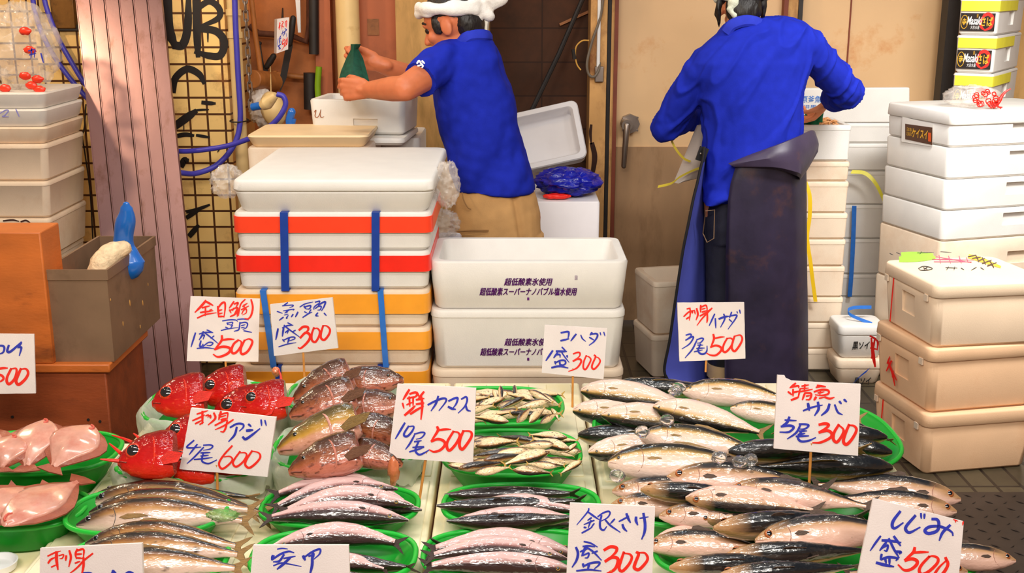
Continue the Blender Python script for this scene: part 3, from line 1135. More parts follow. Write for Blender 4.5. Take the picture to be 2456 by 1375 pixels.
xb = at(105, 700, YW - 0.02).x
zb0, zb1 = zc, at(50, 560, YW - 0.02).z
b = MB()
b.box((xb - 0.16, YW + 0.06, (zb0 + zb1) / 2), (0.32, 0.13, zb1 - zb0))
b.build('wooden_box', WOOD, None, label='orange brown wooden box beside the metal case at the left edge', cat='box', bevel=0.004)
# metal case, open at the top
zt = at(180, 650, YW).z
xl, xr2 = at(102, 740, YW).x + 0.004, at(262, 740, YW).x
y0 = YW + 0.01
y2 = atz(380, 566, zt).y
o = thing('metal_case', 'open grey metal case with a slanting paint-spotted side', 'case', ((xl + xr2) / 2, (y0 + y2) / 2, zc))
CASE = mat('case_metal', (140, 112, 88), 0.5, 0.14, 7, 0.08, 60, metal=0.35, col2=(96, 72, 52), thr=(0.5, 0.75), s2=5)
b = MB()
w_, d_, h_ = xr2 - xl, y2 - y0, zt - zc


def rc(e, z):
    return [Vector((-w_ / 2 + e, -d_ / 2 + e, z)), Vector((w_ / 2 - e, -d_ / 2 + e, z)), Vector((w_ / 2 - e, d_ / 2 - e, z)), Vector((-w_ / 2 + e, d_ / 2 - e, z))]


b.loft([rc(0.004, 0), rc(0.004, h_ - 0.03), rc(0, h_ - 0.028), rc(0, h_), rc(0.007, h_), rc(0.009, 0.012)])
b.build('case_body', CASE, o, local=True)
b = MB()
for (yy, zz, r) in ((-0.05, 0.12, 0.008), (0.06, 0.09, 0.007), (-0.12, 0.08, 0.006), (0.12, 0.13, 0.004), (0.02, 0.03, 0.005), (-0.2, 0.17, 0.003)):
    b.ell((w_ / 2 - 0.0035, yy, zz), (0.0012, r * 0.5, r * 1.2), None, 10, 6)
b.build('paint_spots', mat('paint_spot', (214, 160, 84), 0.5), o, local=True)
# board inside the case and the brush
b = MB()
b.box((mw(o).translation.x - 0.005, y0 + 0.12, zt - 0.075), (w_ - 0.03, 0.2, 0.03))
b.build('wooden_board', WOOD, None, label='wooden board lying inside the open metal case', cat='board')
t = thing('brush', 'blue handled cream brush standing in the open metal case', 'brush', at(280, 630, 3.2))
b = MB()
b.tube(catmull([at(305, 628, 3.2), at(299, 600, 3.2), at(296, 578, 3.2), at(298, 545, 3.19), at(304, 515, 3.18), at(302, 490, 3.17)], 5), [0.03 + 0 * k for k in range(26)], 14)
Pn = len(b.v)
b = MB()
P = catmull([at(300, 628, 3.2), at(298, 606, 3.2), at(296, 584, 3.2), at(298, 550, 3.19), at(304, 520, 3.18), at(303, 492, 3.17)], 5)
rr = []
for i in range(len(P)):
    u = i / (len(P) - 1)
    rr.append(0.032 * (1 - u) ** 2 * 1.3 + 0.014 + 0.010 * math.exp(-((u - 0.72) / 0.2) ** 2) if u < 0.97 else 0.010)
b.tube(P, rr, 16, round_ends=True, flat=0.7)
b.build('handle', BLUEP, t, label='glossy blue handle')
b = MB()
P = catmull([at(296, 596, 3.17), at(272, 606, 3.15), at(250, 628, 3.13), at(236, 662, 3.12)], 5)
b.tube(P, [0.022 + 0.012 * math.sin(i / 15 * 2.0) for i in range(len(P))], 16, round_ends=True)
for i, p in enumerate(b.v):
    b.v[i] = p + Vector((noise.noise(p * 90) * 0.004, noise.noise(p * 90 + Vector((5, 1, 2))) * 0.004, noise.noise(p * 70) * 0.003))
b.build('bristles', BRISTLE, t, label='cream bristles')

# ================================================================ behind the left stack: the bending man's work boxes
YB = 3.95
gb = 'foam boxes and lids the bending man works at'
zs = at(800, 355, YB).z
xa, xb = at(590, 340, YB).x, at(884, 340, YB).x
z0 = 0.0
foam_box('foam_box', 'tall foam box standing behind the red taped stack', 'box', (xa + xb) / 2, YB + 0.2, 0, xb - xa, 0.4, zs, group=gb, m=FOAM_WARM_SHADE)
foam_box('styrofoam_slab', 'cream cooler lid behind the lidded white box, brown stain at its right', 'slab', (xa + xb) / 2, YB + 0.17, zs + 0.001, xb - xa, 0.34, at(800, 326, YB).z - zs, group=gb, m=mat('cream_foam', (232, 204, 160), 0.5, 0.06, 8, col2=(214, 160, 84), thr=(0.62, 0.8), s2=7), r=0.03)
xa, xb = at(886, 340, 4.05).x, at(990, 340, 4.05).x
zz = at(940, 334, 4.33).z
foam_box('foam_box', 'white foam box under the marked tray, right of the cooler lid', 'box', (xa + xb) / 2 - 0.0, 4.33 + 0.2, 0, xb - xa, 0.36, zz, group=gb, m=FOAM)
xa2, xb2 = at(700, 312, 4.36).x, at(985, 320, 4.36).x
foam_box('foam_box', 'foam box hidden behind the cooler lid under the marked tray', 'box', (xa2 + xa) / 2 - 0.05, 4.37 + 0.2, 0, xa - xa2 - 0.13, 0.36, zz - 0.001, group=gb, m=FOAM)
zl1 = at(850, 312, 4.1).z
b = None
o = foam_box('styrofoam_slab', 'thin white foam lid lying under the marked tray', 'slab', at(835, 320, 4.2).x, 4.33, zz + 0.002, 0.44, 0.36, 0.025, rz=RAD(-4), group=gb, m=FOAM, taper=0.0)
zu = zz + 0.029
xa, xb = at(738, 290, 4.1).x, at(970, 300, 4.1).x
hu = 0.125
ub = foam_box('foam_box', 'open white foam tray with a brown handwritten u on its side', 'box', (xa + xb) / 2 + 0.002, 4.36, zu, xb - xa + 0.015, 0.26, hu, rz=RAD(-7), group=gb, hollow=True, m=FOAM, grips=[(0.03, -0.13, 0.04, 0.09, 0.035, 'x')], taper=0.006)
b = MB()
S = parse('k9:667,925 672,915 680,910 676,935 672,955 680,968 695,966 708,945 720,905; k9:720,905 714,940 718,962 728,970 746,962')
Mi = mw(ub)
n = Mi.to_3x3() @ Vector((0, -1, 0.03))
p0 = Mi @ Vector((0, -0.128, 0.06))
for h, w, pts in S:
    stroke_mesh(b, [(560 + x / 3.438, 0 + y / 3.438) for x, y in pts], 2.2, lambda x, y, l: onplane(x, y, p0 + n * 0.002, n), 0)
b.build('marker_letter', mat('brown_ink', (150, 84, 40), 0.6), ub, label='brown handwritten u')

# ================================================================ doorway: rods, cord, grey trays, blue bag
b = MB()
b.tube([at(1405, -20, 5.5), at(1340, 130, 5.45), at(1272, 272, 5.4)], 0.011, 8)
b.build('steel_rod', DARK, None, label='long dark rod leaning in the doorway', cat='rod')
b = MB()
b.box((0, 0, 0), (0.16, 0.012, 0.012), Matrix.Rotation(RAD(-24), 3, 'Y'))
b.v = [v + at(1380, 42, 5.6) for v in b.v]
b.build('wood_slat', WOODL, None, label='short pale wood slat on the block wall', cat='slat')
hose('grey cord looping down the flaking door post', [(1450, -30, 5.36), (1440, 40, 5.36), (1420, 100, 5.35), (1408, 150, 5.34), (1412, 178, 5.34), (1425, 184, 5.34), (1436, 168, 5.35), (1438, 150, 5.37)], 0.006, mat('grey_cord', (110, 98, 84), 0.5), 'cord', 'cord', 8)
hose('thin yellow wire with a small plug left of the door post', [(1413, 97, 5.36), (1396, 98, 5.36), (1382, 112, 5.36), (1380, 135, 5.36), (1384, 155, 5.36), (1393, 168, 5.36)], 0.0035, mat('yellow_wire', (214, 160, 70), 0.5), 'wire', 'wire', 6)
b = MB()
b.tube([at(1375, 118, 5.36), at(1378, 142, 5.36)], 0.009, 8)
b.build('plug', DARK, None, label='small black plug on the yellow wire', cat='plug')
b = MB()
xq = at(1436, 100, 5.36).x
b.tube([(xq, 5.365, at(1436, 160, 5.36).z), (xq, 5.365, 2.4)], 0.008, 8)
b.build('conduit', WHITE, None, label='thin white conduit down the flaking door post', cat='conduit')
b = MB()
b.box(at(1437, 178, 5.368), (0.04, 0.02, 0.07))
b.build('switch_box', STEEL, None, label='small rusty switch box on the door post', cat='switch', bevel=0.003)
# peeled hole in the post
b = MB()
for h, w, pts in parse('k14:1418,300 1416,320 1418,345; k26:1420,345 1426,372 1424,400 1418,430'):
    stroke_mesh(b, pts, w * 0.5, lambda x, y, l: at(x, y, 5.379), 0)
b.build('rot_hole', mat('rot', (52, 26, 16), 0.9, 0.3, 40), bpy.data.objects['trim_1'], label='dark rotted patch')

# grey trays leaning, box with blue bag
zb = at(1330, 430, 5.0).z
g3 = 'grey and white boxes piled in the doorway'
lowb = foam_box('foam_box', 'grey foam box under the tilted grey tray in the doorway', 'box', at(1322, 400, 5.05).x, 5.2, 0, 0.36, 0.3, at(1330, 432, 5.05).z, group=g3, m=FOAMD)
p = at(1322, 412, 5.0)
tr = foam_box('foam_tray', 'grey tray tilted on its side in the doorway', 'tray', p.x, p.y + 0.05, p.z - 0.012, 0.34, 0.27, 0.09, group=g3, hollow=True, m=FOAMD, tilt=(RAD(58), RAD(14), 0), r=0.03)
tr.rotation_euler = (RAD(62), RAD(-13), RAD(-4))
tr.location = (at(1310, 345, 5.08).x, 5.09, at(1310, 345, 5.08).z)
Wb = mat('white_carton', (226, 220, 222), 0.5, 0.03)
xa, xb = at(1285, 520, 4.55).x, at(1438, 520, 4.55).x
zbb = at(1360, 484, 4.55).z
wb = foam_box('white_carton', 'white box holding the blue plastic bag behind the bending man', 'box', (xa + xb) / 2, 4.72, 0, xb - xa, 0.34, zbb, group=g3, m=Wb, taper=0.004, r=0.012)
crumple('blue_bag', 'shiny dark blue plastic bag on the white box', 'bag', (at(1362, 455, 4.68).x, 4.7, zbb + 0.056), (0.13, 0.12, 0.055), BLUEBAG, 14, amp=0.3)
crumple('red_bag', 'scrap of red plastic under the blue bag', 'bag', (at(1335, 480, 4.6).x, 4.60, zbb + 0.013), (0.055, 0.02, 0.012), RED, 15, amp=0.2)
crumple('plastic_bag', 'white plastic bag stuffed between the taped stack and the khaki trousers', 'bag', at(1058, 540, 3.75) + Vector((0, 0.02, 0)), (0.06, 0.06, 0.045), PLASTIC, 16)
foam_box('foam_box', 'foam box under the white plastic bag beside the khaki trousers', 'box', at(1050, 590, 3.75).x, 3.77, 0, 0.15, 0.18, at(1058, 574, 3.75).z, group=g3, m=FOAMD)

# small things on the tiled pillar and behind the bending man
b = MB()
b.box(at(153, 20, 4.88), (0.095, 0.035, 0.16))
mb_ = b.build('switch_plate', mat('brass_box', (120, 82, 34), 0.4, 0.2, 20, metal=0.5, col2=(60, 40, 20), thr=(0.5, 0.7), s2=12), None, label='tarnished brown metal box on the tiles at the top left', cat='box', bevel=0.004)
b = MB()
b.box(at(160, 66, 4.885), (0.10, 0.03, 0.022))
b.build('bracket', DARK, mb_)
for px, py, w, h, lab in ((136, 303, 0.085, 0.065, 'torn brown tape on the tiles beside the left edge stack'), (138, 372, 0.045, 0.07, 'cream sticker with a dark edge on the tiles')):
    b = MB()
    b.box(at(px, py, 4.898), (w, 0.002, h), Matrix.Rotation(RAD(-3), 3, 'Y'))
    b.build('tape_patch', mat('brown_tape', (112, 70, 34), 0.4, 0.3, 30) if py < 320 else mat('cream_sticker', (214, 158, 84), 0.5, 0.15, 30), pillar, label=lab)
b = MB()
rg = []
for py, l, r in ((-60, 1142, 1176), (10, 1143, 1177), (40, 1147, 1174), (80, 1150, 1170), (118, 1156, 1168)):
    a, c = at(l, py, 5.03), at(r, py, 5.03)
    m = (a + c) / 2
    hw = (c.x - a.x) / 2
    rg.append([m + Vector((hw * math.cos(t) * (1 + 0.12 * math.sin(5 * t)), 0.02 * math.sin(t) * (1 + 0.4 * math.sin(4 * t + py)), 0)) for t in [2 * math.pi * k / 24 for k in range(24)]])
b.loft(rg)
b.build('plastic_sheet', mat('milky_plastic', (226, 222, 210), 0.35, 0.06, 30, 0.5, 40), None, label='milky plastic sheet hanging behind the head of the bending man', cat='sheet')

# ================================================================ RIGHT SIDE: foam box stacks
# three boxes in front, turned a little
gr = 'three foam boxes standing on the floor at the right'
RZ = RAD(11)
S4 = []
bw, bd = 0.415, 0.37
ox, oy = 1.56, 3.90
zz = [0.0, 0.222, 0.452, 0.672]
FOAM_PEACH_SHADE = mat('foam_peach_shade', (232, 206, 176), 0.6, 0.04, 6, 0.12, 320)  # white foam, the amber light on the top box painted in
labr = ['foam box with black writing on its lid rim, lowest of the three at the right', 'foam box with red marker scrawls on its left side, middle of the three', 'foam box with a written lid and green patch, topmost of the three at the right']
offs = [(0.0, 0.0, 0), (-0.006, 0.006, RAD(1)), (0.0, -0.004, RAD(-2))]
FOAM_AMBER_SHADE = mat('foam_amber_shade', (228, 186, 146), 0.6, 0.05, 6, 0.12, 320, col2=(206, 152, 108), thr=(0.55, 0.85), s2=3)  # white foam, the orange shade on the lower boxes painted into the colour
for k in range(3):
    h = zz[k + 1] - zz[k] - 0.001
    o = foam_box('foam_box', labr[k], 'box', ox + offs[k][0], oy + offs[k][1], zz[k], bw, bd, h, rz=RZ + offs[k][2], group=gr, lid=0.045, m=FOAM_PEACH_SHADE if k == 2 else FOAM_AMBER_SHADE, r=0.03, taper=0.014,
                 grips=[(-bw / 2, 0.0, 0.11, 0.09, 0.075, 'y')])
    S4.append(o)
    b = MB()
    if k != 1:
        b.box((-bw / 2 - 0.0015, 0.105, h / 2), (0.002, 0.005, h - 0.03))
        b.build('red_line', RED, o, local=True)
    b = MB()
    for yy in (-0.13, 0.15):
        b.box((-bw / 2 - 0.004, yy, h - 0.055), (0.006, 0.022, 0.022))
    b.build('lid_tab', FOAM_WARM_SHADE, o, local=True)


def draw_on(parent, p0, n, strokes, m, name, wmul=1.0, lift=0.0012, label=None, o3=None):
    b = MB()
    n = Vector(n).normalized()
    for k, (h, w, pts) in enumerate(parse(strokes)):
        stroke_mesh(b, pts, w * wmul, lambda x, y, l: onplane(x, y, p0 + n * (lift + k * 0.00002), n), 0)
    return b.build(name, m, parent, label=label)


M4 = mw(S4[2])
p0, n = M4 @ Vector((0, 0, zz[3] - zz[2] - 0.001)), Vector((0, 0, 1))
draw_on(S4[2], p0, n, 'g16:2160,622 2240,618 ; g16:2165,612 2235,612', mat('lime_patch', (150, 214, 60), 0.6), 'green_patch')
draw_on(S4[2], p0, n, 'r2:2236,622 2336,624; r2:2244,616 2330,630; r2:2252,612 2256,632; r2:2275,614 2280,632; r2:2300,614 2306,632; r2:2318,618 2322,630; r2:2240,628 2330,628', mat('pink_ink', (206, 60, 96), 0.5), 'red_writing', label='red scribbled characters')
draw_on(S4[2], p0, n, 'y12:2325,615 2350,622 2398,640; ', mat('gold', (224, 180, 40), 0.5), 'gold_mark')
draw_on(S4[2], p0, n, 'k3:2322,616 2340,612; k3:2332,620 2352,617; k3:2346,626 2362,620; k3:2356,632 2378,624; k3:2368,638 2390,630; k3:2340,612 2348,628; k3:2356,618 2364,634; k3:2374,626 2384,642', mat('brown_ink2', (70, 40, 16), 0.5), 'brown_writing', lift=0.002)
draw_on(S4[2], p0, n, 'k2:2203,644 2214,639 2230,641 2236,645 2224,648 2208,648 2203,644; k2:2214,642 2224,646; k2:2224,641 2216,647; k2:2268,642 2296,643; k2:2275,640 2270,648; k2:2290,640 2288,648; k2:2305,643 2312,647; k2:2342,641 2330,648; k2:2352,642 2360,647; k2:2150,606 2160,610; k2:2134,608 2142,612; k2:2200,607 2240,606; k2:2210,604 2206,610; k2:2256,604 2282,606', INKK, 'black_writing', label='black marker characters')
M4 = mw(S4[0])
p0, n = M4 @ Vector((0, 0, zz[1] - 0.001)), Vector((0, 0, 1))
draw_on(S4[0], p0, n, 'k2:2240,957 2262,964; k2:2250,962 2270,957; k2:2275,958 2280,966; k2:2284,958 2306,960; k2:2290,956 2300,965; k2:2318,957 2340,963; k2:2330,956 2322,964; k2:2352,958 2372,962; k2:2364,956 2358,965; k2:2392,958 2400,955 2410,957 2411,962 2402,964 2393,962 2392,958', INKK, 'black_writing', label='black marker characters')
M4 = mw(S4[1])
p0, n = M4 @ Vector((-bw / 2 + 0.004, 0, 0.1)), (M4.to_3x3() @ Vector((-1, 0, 0)))
draw_on(S4[1], p0, n, 'r5:2087,806 2104,818 2104,840; r5:2090,812 2092,850 2098,880; r5:2088,835 2102,838; r5:2092,822 2100,880; r5:2098,815 2090,860; r4:2128,872 2134,856; r5:2130,868 2140,895 2146,925; r5:2138,866 2126,890; r4:2134,880 2150,912; r4:2142,890 2140,905', RED, 'red_scrawl', lift=0.004, label='red marker scrawls')

# loose bag on the floor behind them
crumple('paper_bag', 'brown paper bundle on the floor right of the three foam boxes', 'bag', (2.02, 4.18, 0.045), (0.07, 0.07, 0.045), mat('brown_paper', (150, 100, 60), 0.8, 0.2, 20), 31)

# large lidded stack behind, corner towards us
g5 = 'large white foam boxes in the bright right stack'
Y5 = 4.42
cz = lambda py: at(2275, py, Y5 - 0.05).z
cornx = at(2275, 400, Y5).x
RZ5 = RAD(17)
bw5, bd5 = 0.62, 0.42
cr = Matrix.Rotation(RZ5, 3, 'Z')
cen = Vector((cornx, Y5, 0)) - cr @ Vector((-bw5 / 2, -bd5 / 2, 0))
ys = [272, 360, 438, 514, 588]
zc5 = [cz(y) for y in ys]
lz = [zc5[4] * k / 3 for k in range(3)]
prev = 0
lab5 = ['foam box on the floor in the bright right stack', 'foam box second from the floor in the bright right stack', 'foam box third from the floor in the bright right stack']
for k in range(3):
    h = zc5[4] / 3
    foam_box('foam_box', lab5[k], 'box', cen.x, cen.y, k * h, bw5, bd5, h - 0.001, rz=RZ5, group=g5, m=FOAM_WARM_SHADE, taper=0.004, grips=[(0.06, -bd5 / 2, h * 0.62, 0.11, 0.05, 'x')])
lab5 = ['bright foam box with a front grip, lowest clear one in the bright right stack', 'bright foam box with a front grip, two below the lidded box', 'bright foam box with a front grip, right under the lidded box', 'lidded bright foam box with a brown label and gold lettering']
for k in range(4):
    zb, zt = zc5[4 - k], zc5[3 - k]
    o = foam_box('foam_box', lab5[k], 'box', cen.x, cen.y, zb, bw5, bd5, zt - zb - 0.001, rz=RZ5, group=g5, m=FOAM, taper=0.004, lid=0.05 if k == 3 else 0,
                 grips=[(0.02, -bd5 / 2, (zt - zb) * (0.62 if k < 3 else 0.42), 0.11, 0.05, 'x')])
lidbox = o
ML = mw(lidbox)
n5 = ML.to_3x3() @ Vector((-1, 0, 0))
p5 = ML @ Vector((-bw5 / 2, 0, 0.08))
zlid = zc5[0]
LAB = mat('label_white', (236, 232, 226), 0.5, 0.02)
LABK = mat('label_black', (30, 20, 18), 0.4, 0.05)
LABBR = mat('label_brown', (84, 50, 30), 0.45, 0.1, 30)
GOLD = mat('label_gold', (224, 170, 40), 0.45, 0.06)
LABR = mat('label_red', (200, 34, 26), 0.45, 0.06)


def quad_on(parent, corners, p0, n, lift, m, name, th=0.0008, label=None, world=False):
    n = Vector(n).normalized()
    b = MB()
    A = [onplane(x, y, p0 + n * lift, n) for x, y in corners]
    b.loft([A, [p - n * th for p in A]])
    return b.build(name, m, parent, label=label), A


def text_on(parent, body, px, py, wpx, hpx, p0, n, lift, m, name, slope=0.0, shear=0.0, bold=0.0, label=None):
    n = Vector(n).normalized()
    q = p0 + n * lift
    c = onplane(px, py, q, n)
    r = onplane(px + wpx / 2, py + slope * wpx / 2, q, n)
    u = onplane(px, py - hpx / 2, q, n)
    b = text_mb(body, (r - c).length * 2, (u - c).length * 2, shear, bold)
    xa = (r - c).normalized()
    ya = (u - c)
    ya = (ya - xa * ya.dot(xa)).normalized()
    b.xform(frame(c, xa, ya))
    return b.build(name, m, parent, label=label)


st, A = quad_on(lidbox, [(2164, 280), (2238, 298), (2236, 352), (2162, 340)], p5, n5, 0.004, LAB, 'paper_label', label='white paper label')
b1, A = quad_on(st, [(2171, 297), (2236, 306), (2236, 348), (2171, 334)], p5, n5, 0.005, LABBR, 'brand_panel', label='brown printed panel')
text_on(st, 'ケイスイ', 2206, 321, 38, 22, p5, n5, 0.0062, GOLD, 'brand_text', 0.14, 0, 0.03)
quad_on(st, [(2226, 318), (2232, 319), (2232, 340), (2226, 339)], p5, n5, 0.0062, mat('seal_red', (226, 90, 30), 0.5), 'seal')
text_on(st, '日本海の\n北海道の', 2181, 316, 14, 20, p5, n5, 0.0062, GOLD, 'small_text', 0.14)

# plastic bag with red rings on top
tb = crumple('plastic_bag', 'clear plastic bag with red print on the lidded bright foam box', 'bag', (at(2335, 235, 4.6).x, 4.62, zlid + 0.04), (0.105, 0.08, 0.042), PLASTIC, 41, amp=0.3)
b = MB()
Rm = mat('red_ring_print', (240, 40, 26), 0.35, transl=0.2)
rr = random.Random(5)
for k in range(17):
    px, py = 2338 + rr.random() * 52, 218 + rr.random() * 34
    c = at(px, py, 4.52)
    r0 = 0.006 + rr.random() * 0.006
    b.tube([c + Vector((r0 * math.cos(a), -0.004 + 0.004 * math.sin(3 * a), r0 * math.sin(a))) for a in [RAD(30 * q) for q in range(12)]], 0.0022, 5, loop=True)
b.tube(catmull([at(2380, 255, 4.53), at(2395, 244, 4.53), at(2402, 232, 4.53), at(2412, 220, 4.53), at(2424, 213, 4.53)], 4), [0.012, 0.012, 0.011, 0.01, 0.009, 0.008, 0.008, 0.007, 0.006, 0.006, 0.005, 0.005, 0.004, 0.004, 0.003, 0.003, 0.002], 8)
for k in range(9):
    px, py = 2370 + rr.random() * 30, 240 + rr.random() * 18
    c = at(px, py, 4.525)
    b.tube([c, c + Vector((rr.uniform(-0.02, 0.02), 0, rr.uniform(-0.01, 0.015)))], 0.003, 6)
b.build('red_rings', Rm, tb, label='red ring print and twisted red end')

# labelled mackerel boxes against the post
g6 = 'white foam boxes with black and red labels at the upper right'
Y6 = 5.05
ysm = [-95, 3, 86, 178, 268]
xls = [2300, 2290, 2283, 2276]
lb6 = ['white foam box with yellow tape, topmost with the black and red label', 'white foam box with yellow tape and a full black and red label, upper', 'white foam box with yellow tape and a full black and red label, middle', 'white foam box with yellow tape and its label half hidden behind a bag']
ysm = [-96, -4, 86, 178, 268]
RZ6 = RAD(56)
W6, D6 = 0.50, 0.165
C6 = at(2388, 130, 4.98)
cen6 = Vector((C6.x, C6.y, 0)) - Matrix.Rotation(RZ6, 3, 'Z') @ Vector((-W6 / 2, -D6 / 2, 0))
zq6 = lambda py: at(2388, py, 4.98).z
base6 = zq6(268)
foam_box('foam_box', 'tall foam box carrying the labelled white boxes at the upper right', 'box', cen6.x, cen6.y, 0, W6, D6, base6 - 0.001, rz=RZ6, group=g6, m=FOAM, r=0.012)
for k in range(4):
    pt, pb = ysm[k], ysm[k + 1]
    zb, zt = zq6(pb), zq6(pt)
    h = zt - zb - 0.001
    o = foam_box('foam_box', lb6[k] if k else 'white foam box with yellow tape cut by the top edge at the upper right', 'box', cen6.x, cen6.y, zb, W6, D6, h, rz=RZ6, group=g6, m=FOAM, taper=0.005, rim=0.010, r=0.014, grips=[(0.0, -D6 / 2, h * 0.45, 0.10, 0.06, 'x')])
    b = MB()
    e = 0.0022
    z0_, z1_ = h - 0.052, h - 0.010
    hw, hd = W6 / 2 + e, D6 / 2 + e
    prof_ = [(-hw + 0.34, -hd), (-hw + 0.012, -hd), (-hw + 0.003, -hd + 0.003), (-hw, -hd + 0.012), (-hw, hd - 0.012)]
    b.loft([[Vector((x, y, z0_)) for x, y in prof_] + [Vector((x * 0.985, y * 0.97, z0_)) for x, y in reversed(prof_)], [Vector((x, y, z1_)) for x, y in prof_] + [Vector((x * 0.985, y * 0.97, z1_)) for x, y in reversed(prof_)]])
    b.build('tape', YELLOW, o, local=True, label='yellow tape')
    if k == 0:
        continue
    M6 = mw(o)
    n6 = M6.to_3x3() @ Vector((-1, 0, 0))
    p6 = M6 @ Vector((-W6 / 2 - 0.0005, 0, 0))
    # label corners: share of the end face
    ax = onplane(2296, 100, p6, n6)

    def lp(u, v):
        q = M6 @ Vector((-W6 / 2, D6 / 2 - 0.010 - u * (D6 - 0.026), h - 0.060 - v * (h - 0.078)))
        d = q - CAM
        cy_ = d.dot(Vector((0, math.sin(PITCH), math.cos(PITCH))))
        cz_ = d.dot(Vector((0, math.cos(PITCH), -math.sin(PITCH))))
        return (1228 + FPX * d.x / cz_, 687.5 - FPX * cy_ / cz_)

    bl, _ = quad_on(o, [lp(0, 0), lp(1, 0), lp(1, 1), lp(0, 1)], p6, n6, 0.003, LABK, 'brand_label', label='black label')
    st_ = lambda c, w, pts: '%s%d:' % (c, w) + ' '.join('%.2f,%.2f' % lp(u, v) for u, v in pts)
    draw_on(bl, p6, n6, st_('r', 9, ((.68, .12), (.80, .05), (.92, .25), (.90, .75), (.74, .95))) + ';' + st_('r', 7, ((.68, .12), (.60, .45), (.63, .78), (.74, .95))), LABR, 'red_swirl', lift=0.0036)

    def lt(body, u, v, wu, hv, m_, nm, shear=0.0, bold=0.0):
        c_, r_, t_ = lp(u, v), lp(u + wu / 2, v), lp(u, v - hv / 2)
        text_on(bl, body, c_[0], c_[1], (r_[0] - c_[0]) * 2, (c_[1] - t_[1]) * 2, p6, n6, 0.0044, m_, nm, (r_[1] - c_[1]) / (r_[0] - c_[0]), shear, bold)
    lt('さば', .77, .46, .34, .52, GOLD, 'gold_text', 0, 0.02)
    lt('Masaki', .41, .42, .44, .46, WHITE, 'white_script', 0.25, 0.02)
    lt('大吉水産', .44, .80, .26, .20, WHITE, 'white_text')
    lt('寺', .12, .5, .13, .42, GOLD, 'crest_text', 0, 0.02)
    lt('金', .49, .13, .06, .2, GOLD, 'small_gold_text')
    b = MB()
    b.tube([onplane(*lp(.12 + .10 * math.cos(RAD(15 * q)), .5 + .38 * math.sin(RAD(15 * q))), p6 + n6 * 0.0038, n6) for q in range(24)], 0.0014, 5, loop=True)
    b.build('gold_ring', GOLD, bl)

# boxes the standing man works at
g7 = 'slim pinkish foam boxes stacked beside the apron'
Y7 = 4.80
yb7 = [300, 388, 436, 512, 575, 640, 714, 776, 838, 912]
xr0 = [2041, 2038, 2035, 2033, 2028, 2026, 2022, 2018, 2014, 2012]
xl7 = at(1872, 500, Y7).x
z_floor_y = None
zz7 = [at(1980, y, Y7).z for y in yb7]
zz7[-1] = max(0.0, zz7[-1])
last = zz7[-1]
words = ['open foam box the standing man reaches into, top of the stack beside the apron', 'second', 'third', 'fourth', 'fifth', 'sixth', 'seventh', 'eighth', 'ninth']
for k in range(9):
    xr = at(xr0[k], (yb7[k] + yb7[k + 1]) / 2, Y7).x
    zb, zt = zz7[k + 1], zz7[k]
    lab = words[0] if k == 0 else 'pinkish foam box, %s down in the stack beside the apron' % words[k]
    foam_box('foam_box', lab, 'box', (xl7 + xr) / 2, Y7 + 0.15, zb, xr - xl7, 0.30, zt - zb - 0.001, group=g7, m=FOAM if k < 1 else FOAM_WARM_SHADE, hollow=(k == 0), rim=0.02, taper=0.004, r=0.014)
if last > 0.001:
    foam_box('foam_box', 'foam box on the floor under the stack beside the apron', 'box', (xl7 + xr) / 2, Y7 + 0.15, 0, xr - xl7, 0.30, last - 0.001, group=g7, m=FOAM_WARM_SHADE)
# shrimp-like pieces in the open box
rs = random.Random(3)
b = MB()
zt7 = zz7[0]
for k in range(90):
    c = Vector((xl7 + 0.04 + rs.random() * 0.2, Y7 + 0.05 + rs.random() * 0.19, zt7 - 0.012 + rs.random() * 0.012))
    a = rs.random() * 6.28
    d = Vector((math.cos(a), math.sin(a), rs.uniform(-0.2, 0.2))) * 0.016
    b.tube([c - d, c + Vector((0, 0, 0.005)), c + d], [0.003, 0.0055, 0.002], 6)
b.build('small_dried_fish', mat('dried_fish', (214, 150, 92), 0.6, 0.25, 60), None, label='small pale dried fish filling the open foam box', cat='fish', kind='stuff')

# upright printed lid behind, and the white stack under it
Y8 = 5.14
A = [at(1925, 213, Y8), at(2186, 211, Y8), at(2186, 292, Y8), at(1925, 300, Y8)]
g8 = 'bright white foam boxes behind the standing man'
xl, xr = at(1975, 400, Y8).x, at(2140, 400, Y8).x
zz8 = [at(2090, y, Y8).z for y in (296, 345, 412, 493, 575, 660, 715)]
lw = ['bright foam box right under the printed lid', 'bright foam box second under the printed lid', 'bright foam box third under the printed lid', 'bright foam box with the long blue strap, upper', 'bright foam box with the long blue strap, middle', 'bright foam box with the long blue strap, lower']
for k in range(6):
    foam_box('foam_box', lw[k], 'box', (xl + xr) / 2 + 0.02 - 0.004 * k, Y8 + 0.16, zz8[k + 1], xr - xl, 0.3, zz8[k] - zz8[k + 1] - 0.001, group=g8, m=FOAM, taper=0.004, rim=0.015, r=0.016)
foam_box('foam_box', 'tall foam box on the floor under the bright stack', 'box', (xl + xr) / 2, Y8 + 0.16, 0, xr - xl, 0.3, zz8[6] - 0.001, group=g8, m=FOAM)
lid = thing('styrofoam_slab', 'upright white foam lid with blue printed characters behind the sleeve', 'slab', (A[2] + A[3]) / 2)
b = MB()
c = [(A[0].x, A[0].z), (A[1].x, A[1].z), (A[2].x, zz8[0] + 0.001), (A[3].x, zz8[0] + 0.001)]
b.loft([[Vector((x, Y8 + 0.02, z)) for x, z in c], [Vector((x, Y8 + 0.055, z)) for x, z in c]])
b.build('lid_board', FOAM, lid, bevel=0.006)
pl8, n8 = Vector((0, Y8 + 0.02, 0)), Vector((0, -1, 0))
BT = mat('print_blue', (60, 120, 200), 0.5)
